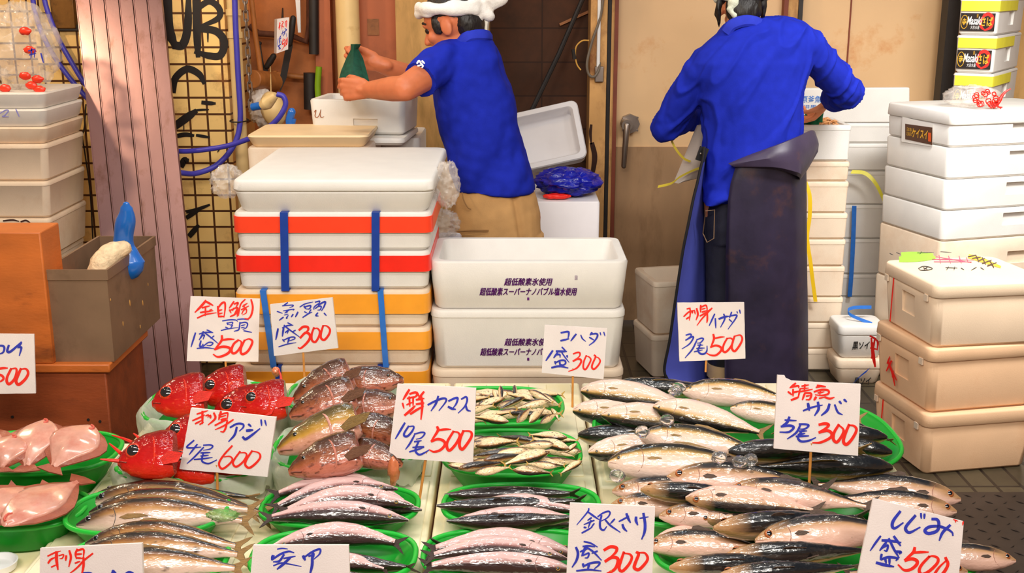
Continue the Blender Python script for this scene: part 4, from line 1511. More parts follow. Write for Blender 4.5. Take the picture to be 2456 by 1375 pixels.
text_on(lid, '原釜魚市場', 1962, 238, 80, 17, pl8, n8, 0.0016, BT, 'printed_text', 0, 0, 0.01, label='blue printed characters')
text_on(lid, '相馬双葉', 1960, 256, 70, 9, pl8, n8, 0.0016, BT, 'printed_text', 0, 0, 0)

# right hand continuation of that row behind the lidded stack
xl9, xr9 = at(2142, 400, 5.14).x, at(2262, 400, 5.14).x
foam_box('foam_box', 'tall white foam box between the printed lid and the lidded stack', 'box', (xl9 + xr9) / 2 - 0.008, Y8 + 0.2, 0, xr9 - xl9 - 0.07, 0.3, zz8[0] - 0.002, group=g8, m=FOAM)


def flat_band(label, pts, wpx, m, wd, name='packing_strap', cat='strap', group=None, th=0.0012):
    P = catmull([at(*p) for p in pts], 8)
    b = MB()
    b.ribbon(P, Vector(wd), wpx / 560, th)
    return b.build(name, m, None, label=label, cat=cat, group=group)


flat_band('long blue strap down the bright stack behind the apron boxes', [(2049, 494, 5.12), (2047, 560, 5.12), (2043, 640, 5.12), (2038, 712, 5.12)], 11, STRAPL, (1, 0, 0))
flat_band('yellow band curling over the bright white boxes', [(2042, 412, 5.08), (2075, 416, 5.06), (2100, 440, 5.03), (2120, 480, 5.0), (2140, 520, 4.97), (2165, 545, 4.95), (2198, 550, 4.93)], 10, YELLOW, (0.5, 0.3, 0.8), 'yellow_band', 'band')
# low lidded boxes on the floor in front of that stack, with black writing
Y10 = 4.62
g10 = 'low foam boxes with black writing by the apron stack'
xl, xr = at(2014, 800, Y10).x, at(2125, 800, Y10).x
za, zb_, zc_ = at(2060, 782, Y10).z, at(2060, 862, Y10).z, at(2060, 950, Y10).z
dd = 0.17
o2 = foam_box('foam_box', 'low foam box under the one with black writing, by the apron stack', 'box', (xl + xr) / 2, Y10 + dd / 2, max(0.0, zc_), xr - xl, dd, zb_ - max(0, zc_) - 0.001, group=g10, m=FOAM_WARM_SHADE, lid=0.04)
if zc_ > 0.002:
    foam_box('foam_box', 'lowest foam box on the floor by the apron stack', 'box', (xl + xr) / 2, Y10 + dd / 2, 0, xr - xl, dd, zc_ - 0.001, group=g10, m=FOAM_WARM_SHADE)
o1 = foam_box('foam_box', 'low foam box with black handwriting by the apron stack', 'box', (xl + xr) / 2, Y10 + dd / 2, zb_, xr - xl, dd, za - zb_, group=g10, m=FOAM, lid=0.04)
text_on(o1, '黒ソイ', 2065, 829, 42, 19, Vector((0, Y10 + 0.004, 0)), (0, -1, 0), 0.002, INKK, 'marker_text', -0.03, 0.15, 0.02, label='black handwriting')
text_on(o2, '黒ソイ', 2068, 915, 42, 19, Vector((0, Y10 + 0.004, 0)), (0, -1, 0), 0.002, INKK, 'marker_text', -0.03, 0.15, 0.02, label='black handwriting')
flat_band('blue strap looping over the low written box', [(2090, 737, 4.72), (2050, 738, 4.72), (2034, 744, 4.72), (2038, 754, 4.7), (2060, 765, 4.68), (2092, 777, 4.66)], 8, STRAPL, (0, 0.25, 1))
flat_band('blue strap slanting past the lower written box', [(2082, 888, 4.6), (2064, 902, 4.6), (2048, 918, 4.6), (2040, 930, 4.6)], 14, STRAP, (0.6, 0, 0.8))
# pair of open boxes left of the apron
g11 = 'open foam boxes left of the apron'
Y11 = 4.66
za, zb_, zc_ = at(1600, 682, Y11).z, at(1600, 812, Y11).z, at(1600, 925, Y11).z
bw, bd = 0.27, 0.28
for k, (z0, z1, lab) in enumerate(((max(zc_, 0.0), zb_, 'lower foam box left of the apron, under the open one'), (zb_, za, 'open foam box left of the apron by the door'))):
    foam_box('foam_box', lab, 'box', at(1560, 800, Y11).x + 0.115, Y11 + 0.19, z0, bw, bd, z1 - z0 - 0.001, rz=RAD(12), group=g11, m=FOAM_WARM_SHADE, hollow=True, rim=0.02)
if zc_ > 0.002:
    foam_box('foam_box', 'lowest foam box on the floor left of the apron', 'box', at(1560, 800, Y11).x + 0.115, Y11 + 0.19, 0, bw, bd, zc_ - 0.001, rz=RAD(12), group=g11, m=FOAM_WARM_SHADE)
flat_band('yellow band hanging from the apron stack down beside the apron', [(1932, 436, 4.76), (1942, 470, 4.75), (1942, 520, 4.75), (1936, 570, 4.75), (1944, 630, 4.75), (1950, 680, 4.76), (1956, 724, 4.77)], 9, mat('band_yellow', (240, 196, 30), 0.4, 0.06), (1, 0, 0), 'yellow_band', 'band')
flat_band('second yellow band hanging close behind the apron edge', [(1925, 435, 4.78), (1932, 480, 4.78), (1930, 540, 4.78), (1932, 600, 4.78)], 7, mat('band_yellow', (240, 196, 30), 0.4, 0.06), (1, 0, 0), 'yellow_band', 'band')

# ================================================================ PEOPLE
def sil(rows, n=28, p=2.3):
    """body-shaped loft: silhouette measured row by row, with its own depth"""
    rings = []
    for py, pl, pr, Y, dep in rows:
        a, b = at(pl, py, Y), at(pr, py, Y)
        c = (a + b) / 2
        hw = (b.x - a.x) / 2
        ring = []
        for k in range(n):
            t = 2 * math.pi * k / n
            ct, s_ = math.cos(t), math.sin(t)
            ring.append(c + Vector((hw * math.copysign(abs(ct) ** (2 / p), ct), dep * math.copysign(abs(s_) ** (2 / p), s_), 0)))
        rings.append(ring)
    return rings


def head_parts(mb, M, nose=True):
    R3 = M.to_3x3()

    def E(c, r):
        mb.ell(M @ Vector(c), r, R3, 24, 16)

    def T(a, b, r):
        mb.tube([M @ Vector(a), M @ Vector(b)], r, 12, round_ends=True)
    E((0, 0, 0.03), (0.098, 0.076, 0.092))
    E((0.03, 0, -0.03), (0.066, 0.060, 0.082))
    E((0.060, 0, -0.096), (0.030, 0.030, 0.024))
    for s in (-1, 1):
        E((0.02, s * 0.034, -0.066), (0.052, 0.028, 0.036))
        E((0.066, s * 0.040, -0.022), (0.022, 0.022, 0.022))
        E((-0.006, s * 0.079, -0.006), (0.022, 0.008, 0.032))
        E((0.004, s * 0.074, -0.008), (0.012, 0.012, 0.022))
        E((0.104, s * 0.011, -0.034), (0.010, 0.009, 0.008))
    T((0.086, -0.034, 0.026), (0.086, 0.034, 0.026), 0.012)
    T((0.090, 0, 0.014), (0.112, 0, -0.028), [0.009, 0.013])
    T((0.090, -0.018, -0.060), (0.090, 0.018, -0.060), 0.008)
    T((0.087, -0.016, -0.071), (0.087, 0.016, -0.071), 0.008)
    if nose:
        T((-0.012, 0, -0.06), (-0.05, 0, -0.19), [0.056, 0.060])


def hand_parts(mb, Wp, f, n, thumb, curl=(25, 30, 25), spread=6, tcurl=20, size=1.0, curls=None, topen=35):
    """palm, five fingers with knuckles; f to the fingertips, n out of the palm, thumb = side the thumb is on"""
    f, n = f.normalized(), n.normalized()
    s = thumb.normalized()
    S = size
    kn = []
    for i, (o, L) in enumerate(((0.030, 0.092), (0.010, 0.096), (-0.010, 0.091), (-0.028, 0.082))):
        base = Wp + s * o * 0.6 * S + f * 0.012 * S
        k = Wp + s * o * S + f * L * S
        mb.tube([base, base.lerp(k, 0.5) - n * 0.002, k], [0.015 * S, 0.0145 * S, 0.0105 * S], 10, round_ends=True)
        kn.append((k, o))
    mb.tube([Wp - f * 0.03 * S, Wp + f * 0.02 * S], [0.027 * S, 0.026 * S], 12, round_ends=True, flat=0.75)
    lens = ((0.043, 0.026, 0.021), (0.047, 0.030, 0.022), (0.044, 0.028, 0.021), (0.034, 0.021, 0.019))
    for i, (k, o) in enumerate(kn):
        cv = curls[i] if curls else curl
        a = 0.0
        p = k.copy()
        pts = [p.copy()]
        sp = RAD((1.5 - i) * spread)
        for j in range(3):
            a += RAD(cv[j])
            d = (f * math.cos(sp) + s * math.sin(sp)) * math.cos(a) + n * math.sin(a)
            p = p + d * lens[i][j] * S
            pts.append(p.copy())
        mb.tube(pts, [0.0098 * S, 0.0088 * S, 0.0080 * S, 0.0068 * S], 10, round_ends=True)
    b0 = Wp + s * 0.022 * S + f * 0.018 * S
    d0 = (f * math.cos(RAD(topen)) + s * math.sin(RAD(topen)) + n * 0.35).normalized()
    p1 = b0 + d0 * 0.042 * S
    d1 = (d0 + f * 0.3 + n * math.sin(RAD(tcurl))).normalized()
    p2 = p1 + d1 * 0.034 * S
    d2 = (d1 + f * 0.2 + n * math.sin(RAD(tcurl)) - s * 0.25).normalized()
    p3 = p2 + d2 * 0.027 * S
    mb.tube([b0, p1, p2, p3], [0.017 * S, 0.0125 * S, 0.0100 * S, 0.0080 * S], 10, round_ends=True)


def folds(amp, f=9.0, d=Vector((0.4, 0.2, 1)), seed=0.0):
    d = d.normalized()

    def w(p):
        along = p.dot(d)
        q = (p - d * along * 0.75) * f + Vector((seed, seed, seed))
        v = noise.noise(q) + 0.5 * noise.noise(q * 2.1)
        return amp * (v if v > 0 else v * 1.3) + amp * 0.25 * noise.noise(p * 30)
    return w


# ------------------------------------------------ bending man, left
YA = 4.08
per1 = thing('person', 'man in blue polo shirt and khaki trousers, white towel on his head, bending', 'person', (at(1185, 470, YA).x, YA, 0))
HA = Matrix.Translation(at(1088, 60, YA)) @ frame((0, 0, 0), (-0.88, 0.33, -0.30), (-0.35, -0.93, 0.0))
b = MB()
head_parts(b, HA)
neck0 = HA @ Vector((-0.03, 0, -0.13))
sh_c = at(1130, 120, YA)
b.tube([neck0, sh_c], [0.058, 0.075], 14, round_ends=True)
# torso and hips inside the clothes
b.loft(sil([(112, 1085, 1180, YA, 0.07), (150, 1070, 1195, YA, 0.10), (250, 1068, 1222, YA, 0.105), (380, 1100, 1255, YA, 0.105), (470, 1108, 1276, YA, 0.11), (540, 1105, 1280, YA, 0.11)]))
hip = at(1190, 520, YA)
for s, px in ((-1, 1140), (1, 1240)):
    h = Vector((at(px, 520, YA).x, YA + 0.0, hip.z))
    b.tube([h, Vector((h.x + s * 0.01, YA + 0.02, 0.46)), Vector((h.x + s * 0.01, YA - 0.02, 0.09))], [0.085, 0.058, 0.042], 14, round_ends=True)
    b.tube([Vector((h.x + s * 0.01, YA - 0.04, 0.04)), Vector((h.x - 0.06, YA + 0.14, 0.035))], [0.035, 0.03], 10, round_ends=True)
# near (left) arm
SL, EL, WL = at(1070, 150, 4.02), at(972, 212, 3.84), at(884, 216, 4.0)
b.tube([SL, SL.lerp(EL, 0.55), EL], [0.056, 0.050, 0.043], 14, round_ends=True)
b.tube([EL, EL.lerp(WL, 0.35), WL], [0.043, 0.042, 0.029], 14, round_ends=True)
hand_parts(b, WL, Vector((-1, 0.25, 0.02)), Vector((0.15, 1, -0.25)), Vector((0, 0.1, 1)), curls=((55, 65, 40), (60, 70, 45), (65, 70, 45), (70, 70, 45)), tcurl=45, topen=25)
# far (right) arm
SR, ER, WR = at(1118, 128, 4.24), at(1030, 200, 4.40), at(906, 152, 4.26)
b.tube([SR, SR.lerp(ER, 0.5), ER], [0.055, 0.05, 0.043], 14, round_ends=True)
b.tube([ER, ER.lerp(WR, 0.35), WR], [0.043, 0.042, 0.029], 14, round_ends=True)
hand_parts(b, WR, Vector((-0.95, 0, 0.22)), Vector((0.1, -1, -0.2)), Vector((0.2, 0, 1)), curls=((45, 60, 30), (60, 70, 40), (65, 70, 45), (70, 70, 45)), tcurl=30, topen=22)
voxel(b, 'body', SKIND, per1, 0.0048, 5)
for s in (-1, 1):
    b = MB()
    b.ell(HA @ Vector((0.083, s * 0.030, 0.006)), 0.012)
    b.build('eye', mat('eye_dark', (40, 26, 20), 0.2), per1)
b = MB()
for s in (-1, 1):
    b.tube([HA @ Vector((0.098, s * 0.014, 0.030)), HA @ Vector((0.092, s * 0.036, 0.034)), HA @ Vector((0.078, s * 0.05, 0.028))], [0.004, 0.005, 0.003], 8, round_ends=True)
b.build('eyebrows', HAIR, per1)
b = MB()
R3 = HA.to_3x3()
b.ell(HA @ Vector((-0.010, 0, 0.050)), (0.097, 0.079, 0.083), R3, 28, 18)
b.ell(HA @ Vector((-0.058, 0, -0.005)), (0.050, 0.066, 0.072), R3, 24, 16)
for s in (-1, 1):
    b.ell(HA @ Vector((0.030, s * 0.066, 0.012)), (0.022, 0.012, 0.036), R3)
voxel(b, 'hair', HAIR, per1, 0.005, 3, lambda p: 0.0025 * noise.noise(p * 90))
# twisted towel round the head
b = MB()
pts = []
for k in range(40):
    a = 2 * math.pi * k / 40
    pts.append(HA @ Vector((-0.004 + 0.104 * math.cos(a), 0.086 * math.sin(a), 0.056 + 0.026 * math.cos(a))))
b.tube(pts, [0.019 + 0.003 * math.sin(k * 1.1) for k in range(40)], 12, loop=True, flat=1.3)
kn = HA @ Vector((-0.105, -0.02, 0.034))
b.ell(kn + Vector((0.01, -0.01, 0)), (0.034, 0.03, 0.03))
for dx, dz, l in ((0.075, 0.016, 0.02), (0.06, 0.045, 0.02), (-0.02, -0.055, 0.02), (0.03, -0.03, 0.02)):
    b.tube([kn, kn + Vector((dx * 0.6, -0.02, dz * 0.5)), kn + Vector((dx, -0.015, dz))], [0.02, 0.026, 0.02], 10, round_ends=True)


def twist(p):
    q = (HA.inverted() @ p)
    a = math.atan2(q.y, q.x)
    return 0.0035 * math.sin(5 * a + q.z * 110) + 0.001 * noise.noise(p * 60)


voxel(b, 'headband', TOWEL, per1, 0.0042, 4, twist, 'white twisted towel headband')
# shirt
b = MB()
b.loft(sil([(88, 1112, 1166, YA, 0.062), (98, 1085, 1182, YA, 0.085), (114, 1068, 1196, YA, 0.105), (140, 1056, 1206, YA, 0.122), (185, 1048, 1216, YA, 0.132), (230, 1042, 1228, YA, 0.135), (280, 1048, 1240, YA, 0.135),
            (330, 1060, 1252, YA, 0.135), (380, 1072, 1264, YA, 0.135), (420, 1083, 1274, YA, 0.138), (455, 1091, 1283, YA, 0.140)]))
b.tube([at(1092, 144, 4.05), at(1050, 158, 3.98), SL.lerp(EL, 0.66) + Vector((0, 0, -0.004))], [0.068, 0.070, 0.070], 20, round_ends=False)
b.ell(at(1094, 142, 4.06), (0.07, 0.075, 0.066))
b.tube([SR + Vector((0.03, 0, 0)), SR.lerp(ER, 0.5)], [0.07, 0.068], 16, round_ends=False)
b.ell(at(1135, 122, 4.16), (0.07, 0.07, 0.065))
voxel(b, 'polo_shirt', BLUE, per1, 0.006, 10, folds(0.014, 9, Vector((0.55, 0.1, 1)), 3.0), 'blue short sleeved polo shirt')
b = MB()
b.tube(catmull([at(1104, 104, YA - 0.06), at(1125, 86, YA - 0.075), at(1160, 84, YA - 0.05), at(1172, 88, YA + 0.02), at(1150, 88, YA + 0.085), at(1112, 96, YA + 0.06)], 5), 0.014, 8, flat=1.5)
b.build('collar', BLUEL, per1)
b = MB()
pc = SL.lerp(EL, 0.60) + Vector((-0.02, -0.078, 0.03))
nn = Vector((-0.35, -0.9, 0.3)).normalized()
for h, w, pts in parse('w6:1000,152 1005,146 1010,152; w6:1008,150 1014,158 1012,162; w5:1002,158 1010,156; w6:1012,146 1018,152'):
    stroke_mesh(b, pts, w * 0.8, lambda x, y, l: onplane(x, y, pc, nn), 0)
b.build('sleeve_print', WHITE, per1, label='white print on the sleeve')
# trousers
b = MB()
b.loft(sil([(440, 1098, 1278, YA, 0.128), (475, 1088, 1290, YA, 0.134), (510, 1082, 1296, YA, 0.138), (550, 1079, 1296, YA, 0.138), (580, 1078, 1292, YA, 0.132), (600, 1078, 1290, YA, 0.125)]))
for s, px in ((-1, 1132), (1, 1238)):
    h = Vector((at(px, 560, YA).x, YA, at(px, 560, YA).z))
    b.tube([h, Vector((h.x, YA + 0.02, 0.5)), Vector((h.x, YA, 0.12))], [0.098, 0.088, 0.075], 18)


def crease(p):
    c = at(1246, 520, YA)
    g = abs(p.x - c.x - (p.z - c.z) * -0.18)
    return folds(0.005, 9, Vector((0.3, 0, 1)), 8.0)(p) - (0.012 * math.exp(-(g / 0.012) ** 2) if p.y < YA else 0)


voxel(b, 'trousers', KHAKI, per1, 0.0065, 5, crease, 'khaki work trousers')
b = MB()
KS = mat('khaki_seam', (150, 108, 62), 0.85)
b.tube(catmull([at(1108, 462, YA - 0.115), at(1112, 480, YA - 0.128), at(1122, 498, YA - 0.138), at(1130, 502, YA - 0.14)], 4), 0.0025, 6)
b.tube([at(1082, 556, YA - 0.1), at(1130, 553, YA - 0.147), at(1172, 553, YA - 0.15)], 0.0035, 6)
b.build('pocket_seams', KS, per1)
b = MB()
for s, px in ((-1, 1132), (1, 1238)):
    x = at(px, 560, YA).x
    b.tube([Vector((x, YA - 0.01, 0.05)), Vector((x - 0.05, YA + 0.12, 0.045)), Vector((x - 0.08, YA + 0.2, 0.04))], [0.05, 0.05, 0.038], 12, round_ends=True)
    b.tube([Vector((x, YA, 0.04)), Vector((x, YA, 0.22))], [0.055, 0.06], 14)
b.build('boots', BOOTK, per1)

# green net held by the bending man
b = MB()
rings = []
for u, px, py, w, Y in ((0, 853, 106, 10, 4.18), (0.1, 850, 118, 7, 4.18), (0.3, 850, 140, 16, 4.17), (0.6, 848, 170, 24, 4.14), (0.85, 848, 200, 30, 4.12), (1, 868, 236, 34, 4.10)):
    c = at(px, py, Y)
    rings.append([c + Vector(((w / 640) * math.cos(t) * (1 + 0.25 * math.sin(5 * t)), 0.02 * math.sin(t) * (1 + 0.3 * math.cos(4 * t)), 0)) for t in [2 * math.pi * k / 20 for k in range(20)]])
b.loft(rings)
b.build('net_bag', NET, None, label='dark green net bag held up by the bending man', cat='net bag')

# ------------------------------------------------ standing man, right
YB2 = 4.42
per2 = thing('person', 'man seen from behind in a long sleeved blue shirt and dark rubber apron', 'person', (at(1800, 700, YB2).x, YB2, 0))
HB = Matrix.Translation(at(1780, 14, 4.49)) @ frame((0, 0, 0), (0.10, 0.86, -0.42), (-0.985, 0.13, -0.08))
b = MB()
head_parts(b, HB, False)
b.tube([HB @ Vector((-0.02, 0, -0.05)), HB @ Vector((-0.02, 0, -0.10)) + Vector((0, 0.02, 0)), at(1795, 92, 4.47)], [0.058, 0.057, 0.055], 14, round_ends=True)
b.loft(sil([(75, 1740, 1900, YB2, 0.06), (120, 1700, 1935, YB2, 0.09), (200, 1690, 1920, YB2, 0.105), (300, 1702, 1905, YB2, 0.10), (400, 1700, 1905, YB2, 0.10), (480, 1706, 1910, YB2, 0.10)]))
for s, px in ((-1, 1740), (1, 1855)):
    h = at(px, 460, YB2)
    b.tube([h, Vector((h.x - s * 0.01, YB2 + 0.02, 0.47)), Vector((h.x - s * 0.015, YB2, 0.09))], [0.085, 0.058, 0.042], 14, round_ends=True)
    b.tube([Vector((h.x - s * 0.012, YB2 - 0.02, 0.045)), Vector((h.x - s * 0.012, YB2 + 0.15, 0.035))], [0.03, 0.026], 10, round_ends=True)
SBR, EBR, WBR = at(1934, 108, 4.42), at(2032, 220, 4.54), at(1994, 238, 4.76)
SBL, EBL, WBL = at(1680, 176, 4.42), at(1598, 305, 4.52), at(1694, 262, 4.78)
for S_, E_, W_ in ((SBR, EBR, WBR), (SBL, EBL, WBL)):
    b.tube([S_, S_.lerp(E_, 0.5), E_], [0.05, 0.046, 0.038], 12, round_ends=True)
    b.tube([E_, E_.lerp(W_, 0.4), W_], [0.038, 0.037, 0.027], 12, round_ends=True)
hand_parts(b, WBR + Vector((-0.008, 0.0, -0.002)), Vector((-0.52, 0.25, -0.80)), Vector((-0.72, 0.40, 0.55)), Vector((-0.35, -0.90, -0.05)), curls=((35, 40, 30), (42, 45, 30), (48, 45, 30), (52, 45, 30)), tcurl=30, topen=34, spread=9)
hand_parts(b, WBL, Vector((0.8, 0.5, -0.1)), Vector((0.3, 0.4, -0.8)), Vector((0.1, 0.6, 0.5)), curl=(40, 45, 30))
voxel(b, 'body', SKIN, per2, 0.0048, 5)
R3 = HB.to_3x3()
b = MB()
b.ell(HB @ Vector((-0.012, 0, 0.050)), (0.100, 0.082, 0.088), R3, 28, 18)
b.ell(HB @ Vector((-0.050, 0, -0.030)), (0.062, 0.066, 0.082), R3, 24, 16)
for s in (-1, 1):
    for k in range(5):
        a = HB @ Vector((0.012 - 0.014 * k, s * 0.078, 0.03))
        b.tube([a, a + Vector((-s * 0.006 - 0.004, -0.004, -0.05)), a + Vector((-s * 0.002, -0.006, -0.088 - 0.012 * (k % 2)))], [0.013, 0.011, 0.004], 8, round_ends=True)
voxel(b, 'hair', HAIR, per2, 0.005, 3, lambda p: 0.003 * noise.noise(Vector((p.x * 130, p.y * 130, p.z * 26))))
b = MB()
pts = []
for k in range(40):
    a = 2 * math.pi * k / 40
    pts.append(HB @ Vector((-0.004 + 0.108 * math.cos(a), 0.090 * math.sin(a), 0.040 + 0.040 * math.cos(a))))
b.tube(pts, [0.018 + 0.003 * math.sin(k * 1.3) for k in range(40)], 12, loop=True, flat=1.2)
kn = at(1762, 8, 4.40)
b.ell(kn, (0.026, 0.022, 0.024))
b.tube([kn, kn + Vector((-0.02, -0.005, -0.02)), kn + Vector((0.002, -0.012, -0.045)), kn + Vector((0.018, -0.004, -0.03))], [0.014, 0.013, 0.014, 0.010], 10, round_ends=True)
b.tube([kn, kn + Vector((0.03, 0.0, 0.012)), kn + Vector((0.06, 0.02, 0.03))], [0.016, 0.014, 0.012], 10, round_ends=True)
voxel(b, 'headband', TOWELG, per2, 0.005, 3, lambda p: 0.003 * noise.noise(p * 60), 'pale knotted cloth headband')
# shirt
b = MB()
b.loft(sil([(44, 1762, 1890, YB2, 0.05), (54, 1748, 1926, YB2, 0.07), (72, 1726, 1948, YB2, 0.09), (98, 1694, 1956, YB2, 0.108), (122, 1668, 1952, YB2, 0.12), (150, 1652, 1946, YB2, 0.13), (185, 1652, 1932, YB2, 0.132), (220, 1668, 1926, YB2, 0.132), (260, 1680, 1924, YB2, 0.130), (300, 1687, 1922, YB2, 0.128),
            (340, 1688, 1920, YB2, 0.126), (380, 1686, 1918, YB2, 0.126), (420, 1684, 1900, YB2, 0.128), (450, 1684, 1840, YB2 - 0.005, 0.128), (470, 1684, 1770, YB2 - 0.03, 0.105), (490, 1685, 1712, YB2 - 0.05, 0.07)]))
for S_, E_, W_, rr in ((SBR, EBR, WBR, (0.066, 0.066, 0.060, 0.048)), (SBL, EBL, WBL, (0.062, 0.066, 0.058, 0.047))):
    b.tube([S_, S_.lerp(E_, 0.5), E_], rr[:3], 18, round_ends=True)
    b.tube([E_, E_.lerp(W_, 0.5), E_.lerp(W_, 0.93)], [rr[2], rr[2] * 0.95, rr[3]], 18, round_ends=False)
    b.ell(S_, (0.066, 0.070, 0.062))


def foldB(p):
    # long creases running from the right shoulder down to the left hip, and rings on the sleeves
    d = Vector((0.50, 0.0, 0.86)).normalized()
    al = p.dot(d)
    q = (p - d * al * 0.86) * 11 + Vector((2, 7, 1))
    v = noise.noise(q) + 0.4 * noise.noise(q * 2.3)
    v = 0.6 * v + 1.1 * max(0.0, 0.22 - abs(noise.noise(q * 1.3 + Vector((9, 3, 5))))) / 0.22 - 0.35
    e = min((p - EBR).length, (p - EBL).length)
    ring = 0.004 * math.exp(-(e / 0.12) ** 2) * noise.noise(p * 34)
    return 0.0095 * v + ring * 1.5


voxel(b, 'shirt', BLUE, per2, 0.006, 5, foldB, 'long sleeved blue shirt')
b = MB()
P1 = catmull([at(1742, 78, 4.37), at(1756, 60, 4.36), at(1786, 50, 4.355), at(1815, 53, 4.365), at(1840, 68, 4.385), at(1838, 66, 4.50), at(1790, 50, 4.54), at(1746, 68, 4.50)], 6)
b.tube(P1, 0.012, 8, flat=1.8)
b.build('collar', BLUEL, per2)
# jeans
b = MB()
b.loft(sil([(400, 1694, 1912, YB2, 0.112), (470, 1694, 1918, YB2, 0.120), (540, 1694, 1918, YB2, 0.122), (580, 1698, 1912, YB2, 0.115)]))
for s, px in ((-1, 1748), (1, 1862)):
    h = at(px, 520, YB2)
    b.tube([h, Vector((h.x - s * 0.005, YB2 + 0.02, 0.5)), Vector((h.x - s * 0.012, YB2, 0.14))], [0.092, 0.076, 0.066], 18)
voxel(b, 'jeans', DENIM, per2, 0.0065, 4, folds(0.006, 10, Vector((0.2, 0, 1)), 4.0), 'dark blue jeans')
b = MB()
ST = mat('jean_stitch', (120, 92, 66), 0.8)
PK = [(1692, 506), (1714, 504), (1713, 530), (1712, 572), (1696, 582), (1686, 560)]
b.tube([at(x, y, YB2 - 0.122 + (0.05 if x < 1691 else 0.0)) for x, y in PK], 0.002, 5, loop=True)
b.build('pocket_stitching', ST, per2)
b = MB()
for s, px in ((-1, 1748), (1, 1862)):
    h = at(px, 520, YB2)
    x = h.x - s * 0.012
    b.tube([Vector((x, YB2, 0.02)), Vector((x, YB2, 0.27))], [0.06, 0.075], 16)
    b.tube([Vector((x, YB2 - 0.02, 0.045)), Vector((x, YB2 + 0.2, 0.04))], [0.05, 0.042], 12, round_ends=True)
bt = b.build('boots', BOOTK, per2, label='black rubber boots')
b = MB()
for s, px in ((-1, 1748), (1, 1862)):
    x = at(px, 520, YB2).x - s * 0.012
    b.tube([Vector((x, YB2, 0.11)), Vector((x, YB2, 0.165))], [0.07, 0.074], 18)
b.build('boot_band', BOOT, bt, label='beige band on the boot')
# apron: a rubber sheet wrapped round the front, open at the back
rowsA = [(352, 1689, 1694, 1926, 1848), (380, 1686, 1695, 1930, 1790), (400, 1681, 1694, 1934, 1764), (440, 1672, 1691, 1935, 1752), (480, 1662, 1690, 1935, 1746), (540, 1650, 1689, 1936, 1743), (600, 1638, 1689, 1936, 1741), (680, 1626, 1688, 1937, 1740), (750, 1616, 1688, 1938, 1739), (820, 1606, 1689, 1938, 1738), (880, 1594, 1690, 1938, 1738), (905, 1598, 1692, 1938, 1738), (925, 1612, 1694, 1938, 1738)]
b = MB()
sheets = []
for py, e1, inn, rt, e2 in rowsA:
    c = [at(e1, py, 4.27), at((e1 + inn) / 2, py, 4.375), at(inn, py, 4.48), at(inn + 22, py, 4.585), at(1800, py, 4.63), at(rt - 28, py, 4.575), at(rt, py, 4.44), at(rt - 30, py, 4.30), at((rt + e2) / 2, py, 4.262), at(e2 + 20, py, 4.272), at(e2, py, 4.288)]
    P = catmull(c, 5)
    z = sum(p.z for p in c) / len(c)
    zz_ = at(e2, py, 4.29).z
    out = []
    for i, p in enumerate(P):
        p = p.copy()
        p.y += 0.004 * math.sin(i * 0.9 + py * 0.01) * min(1, (py - 340) / 200)
        out.append(p)
    sheets.append(out)
n = len(sheets[0])
A = [[b.vert(p) for p in r] for r in sheets]
Bv = []
for r in sheets:
    row = []
    for i, p in enumerate(r):
        t = r[min(i + 1, n - 1)] - r[max(0, i - 1)]
        nn = Vector((t.y, -t.x, 0)).normalized()
        row.append(b.vert(p + nn * 0.003))
    Bv.append(row)
for j in range(len(A) - 1):
    for i in range(n - 1):
        b.face((A[j][i], A[j][i + 1], A[j + 1][i + 1], A[j + 1][i]), 0)
        b.face((Bv[j][i], Bv[j + 1][i], Bv[j + 1][i + 1], Bv[j][i + 1]), 1)
    for i in (0, n - 1):
        b.face((A[j][i], A[j + 1][i], Bv[j + 1][i], Bv[j][i]), 0)
for j in (0, len(A) - 1):
    for i in range(n - 1):
        b.face((A[j][i], Bv[j][i], Bv[j][i + 1], A[j][i + 1]), 0)
ap = b.build('apron', [APRON, APRONIN], per2, label='long dark purple rubber apron with blue lining')
b = MB()
P = [sheets[j][0] for j in range(len(sheets))]
b.tube(catmull(P, 3), 0.0055, 6)
b.build('hem', BOOTK, ap)
# folded-over top of the apron on the hip
topc = catmull([at(1748, 393, 4.285), at(1800, 372, 4.258), at(1860, 350, 4.245), at(1915, 328, 4.29), at(1950, 313, 4.40), at(1960, 330, 4.46)], 5)
midc = catmull([at(1752, 396, 4.275), at(1805, 386, 4.235), at(1860, 378, 4.22), at(1912, 372, 4.25), at(1958, 345, 4.37), at(1964, 346, 4.45)], 5)
botc = catmull([at(1760, 400, 4.272), at(1810, 400, 4.238), at(1865, 402, 4.228), at(1915, 414, 4.25), at(1928, 420, 4.31), at(1962, 364, 4.43)], 5)
lowc = catmull([at(1760, 402, 4.285), at(1810, 404, 4.262), at(1865, 407, 4.255), at(1914, 424, 4.275), at(1922, 428, 4.34), at(1958, 370, 4.44)], 5)
b = MB()
rg = []
for i in range(len(topc)):
    inner = Vector((0, 0.012, 0))
    rg.append([topc[i], topc[i].lerp(midc[i], 0.5) + Vector((0, -0.004, 0)), midc[i], midc[i].lerp(botc[i], 0.5), botc[i], lowc[i], lowc[i] + inner, topc[i] + inner])
b.loft(rg)
fl = b.build('apron_flap', mat('apron_rubber_light', (62, 52, 74), 0.42, 0.25, 8, 0.2, 30, col2=(92, 62, 60), thr=(0.58, 0.8), s2=9, spec=0.4), per2, label='folded over top of the apron')
b = MB()
b.box((0, 0, 0), (0.034, 0.012, 0.052), Matrix.Rotation(RAD(18), 3, 'Y'))
b.v = [v + at(1684, 370, 4.31) for v in b.v]
tb_ = b.build('apron_strap', BOOTK, per2, label='black strap end with a snap')
b = MB()
b.ell(at(1681, 369, 4.302), (0.005, 0.003, 0.005))
b.build('snap', STEEL, tb_)

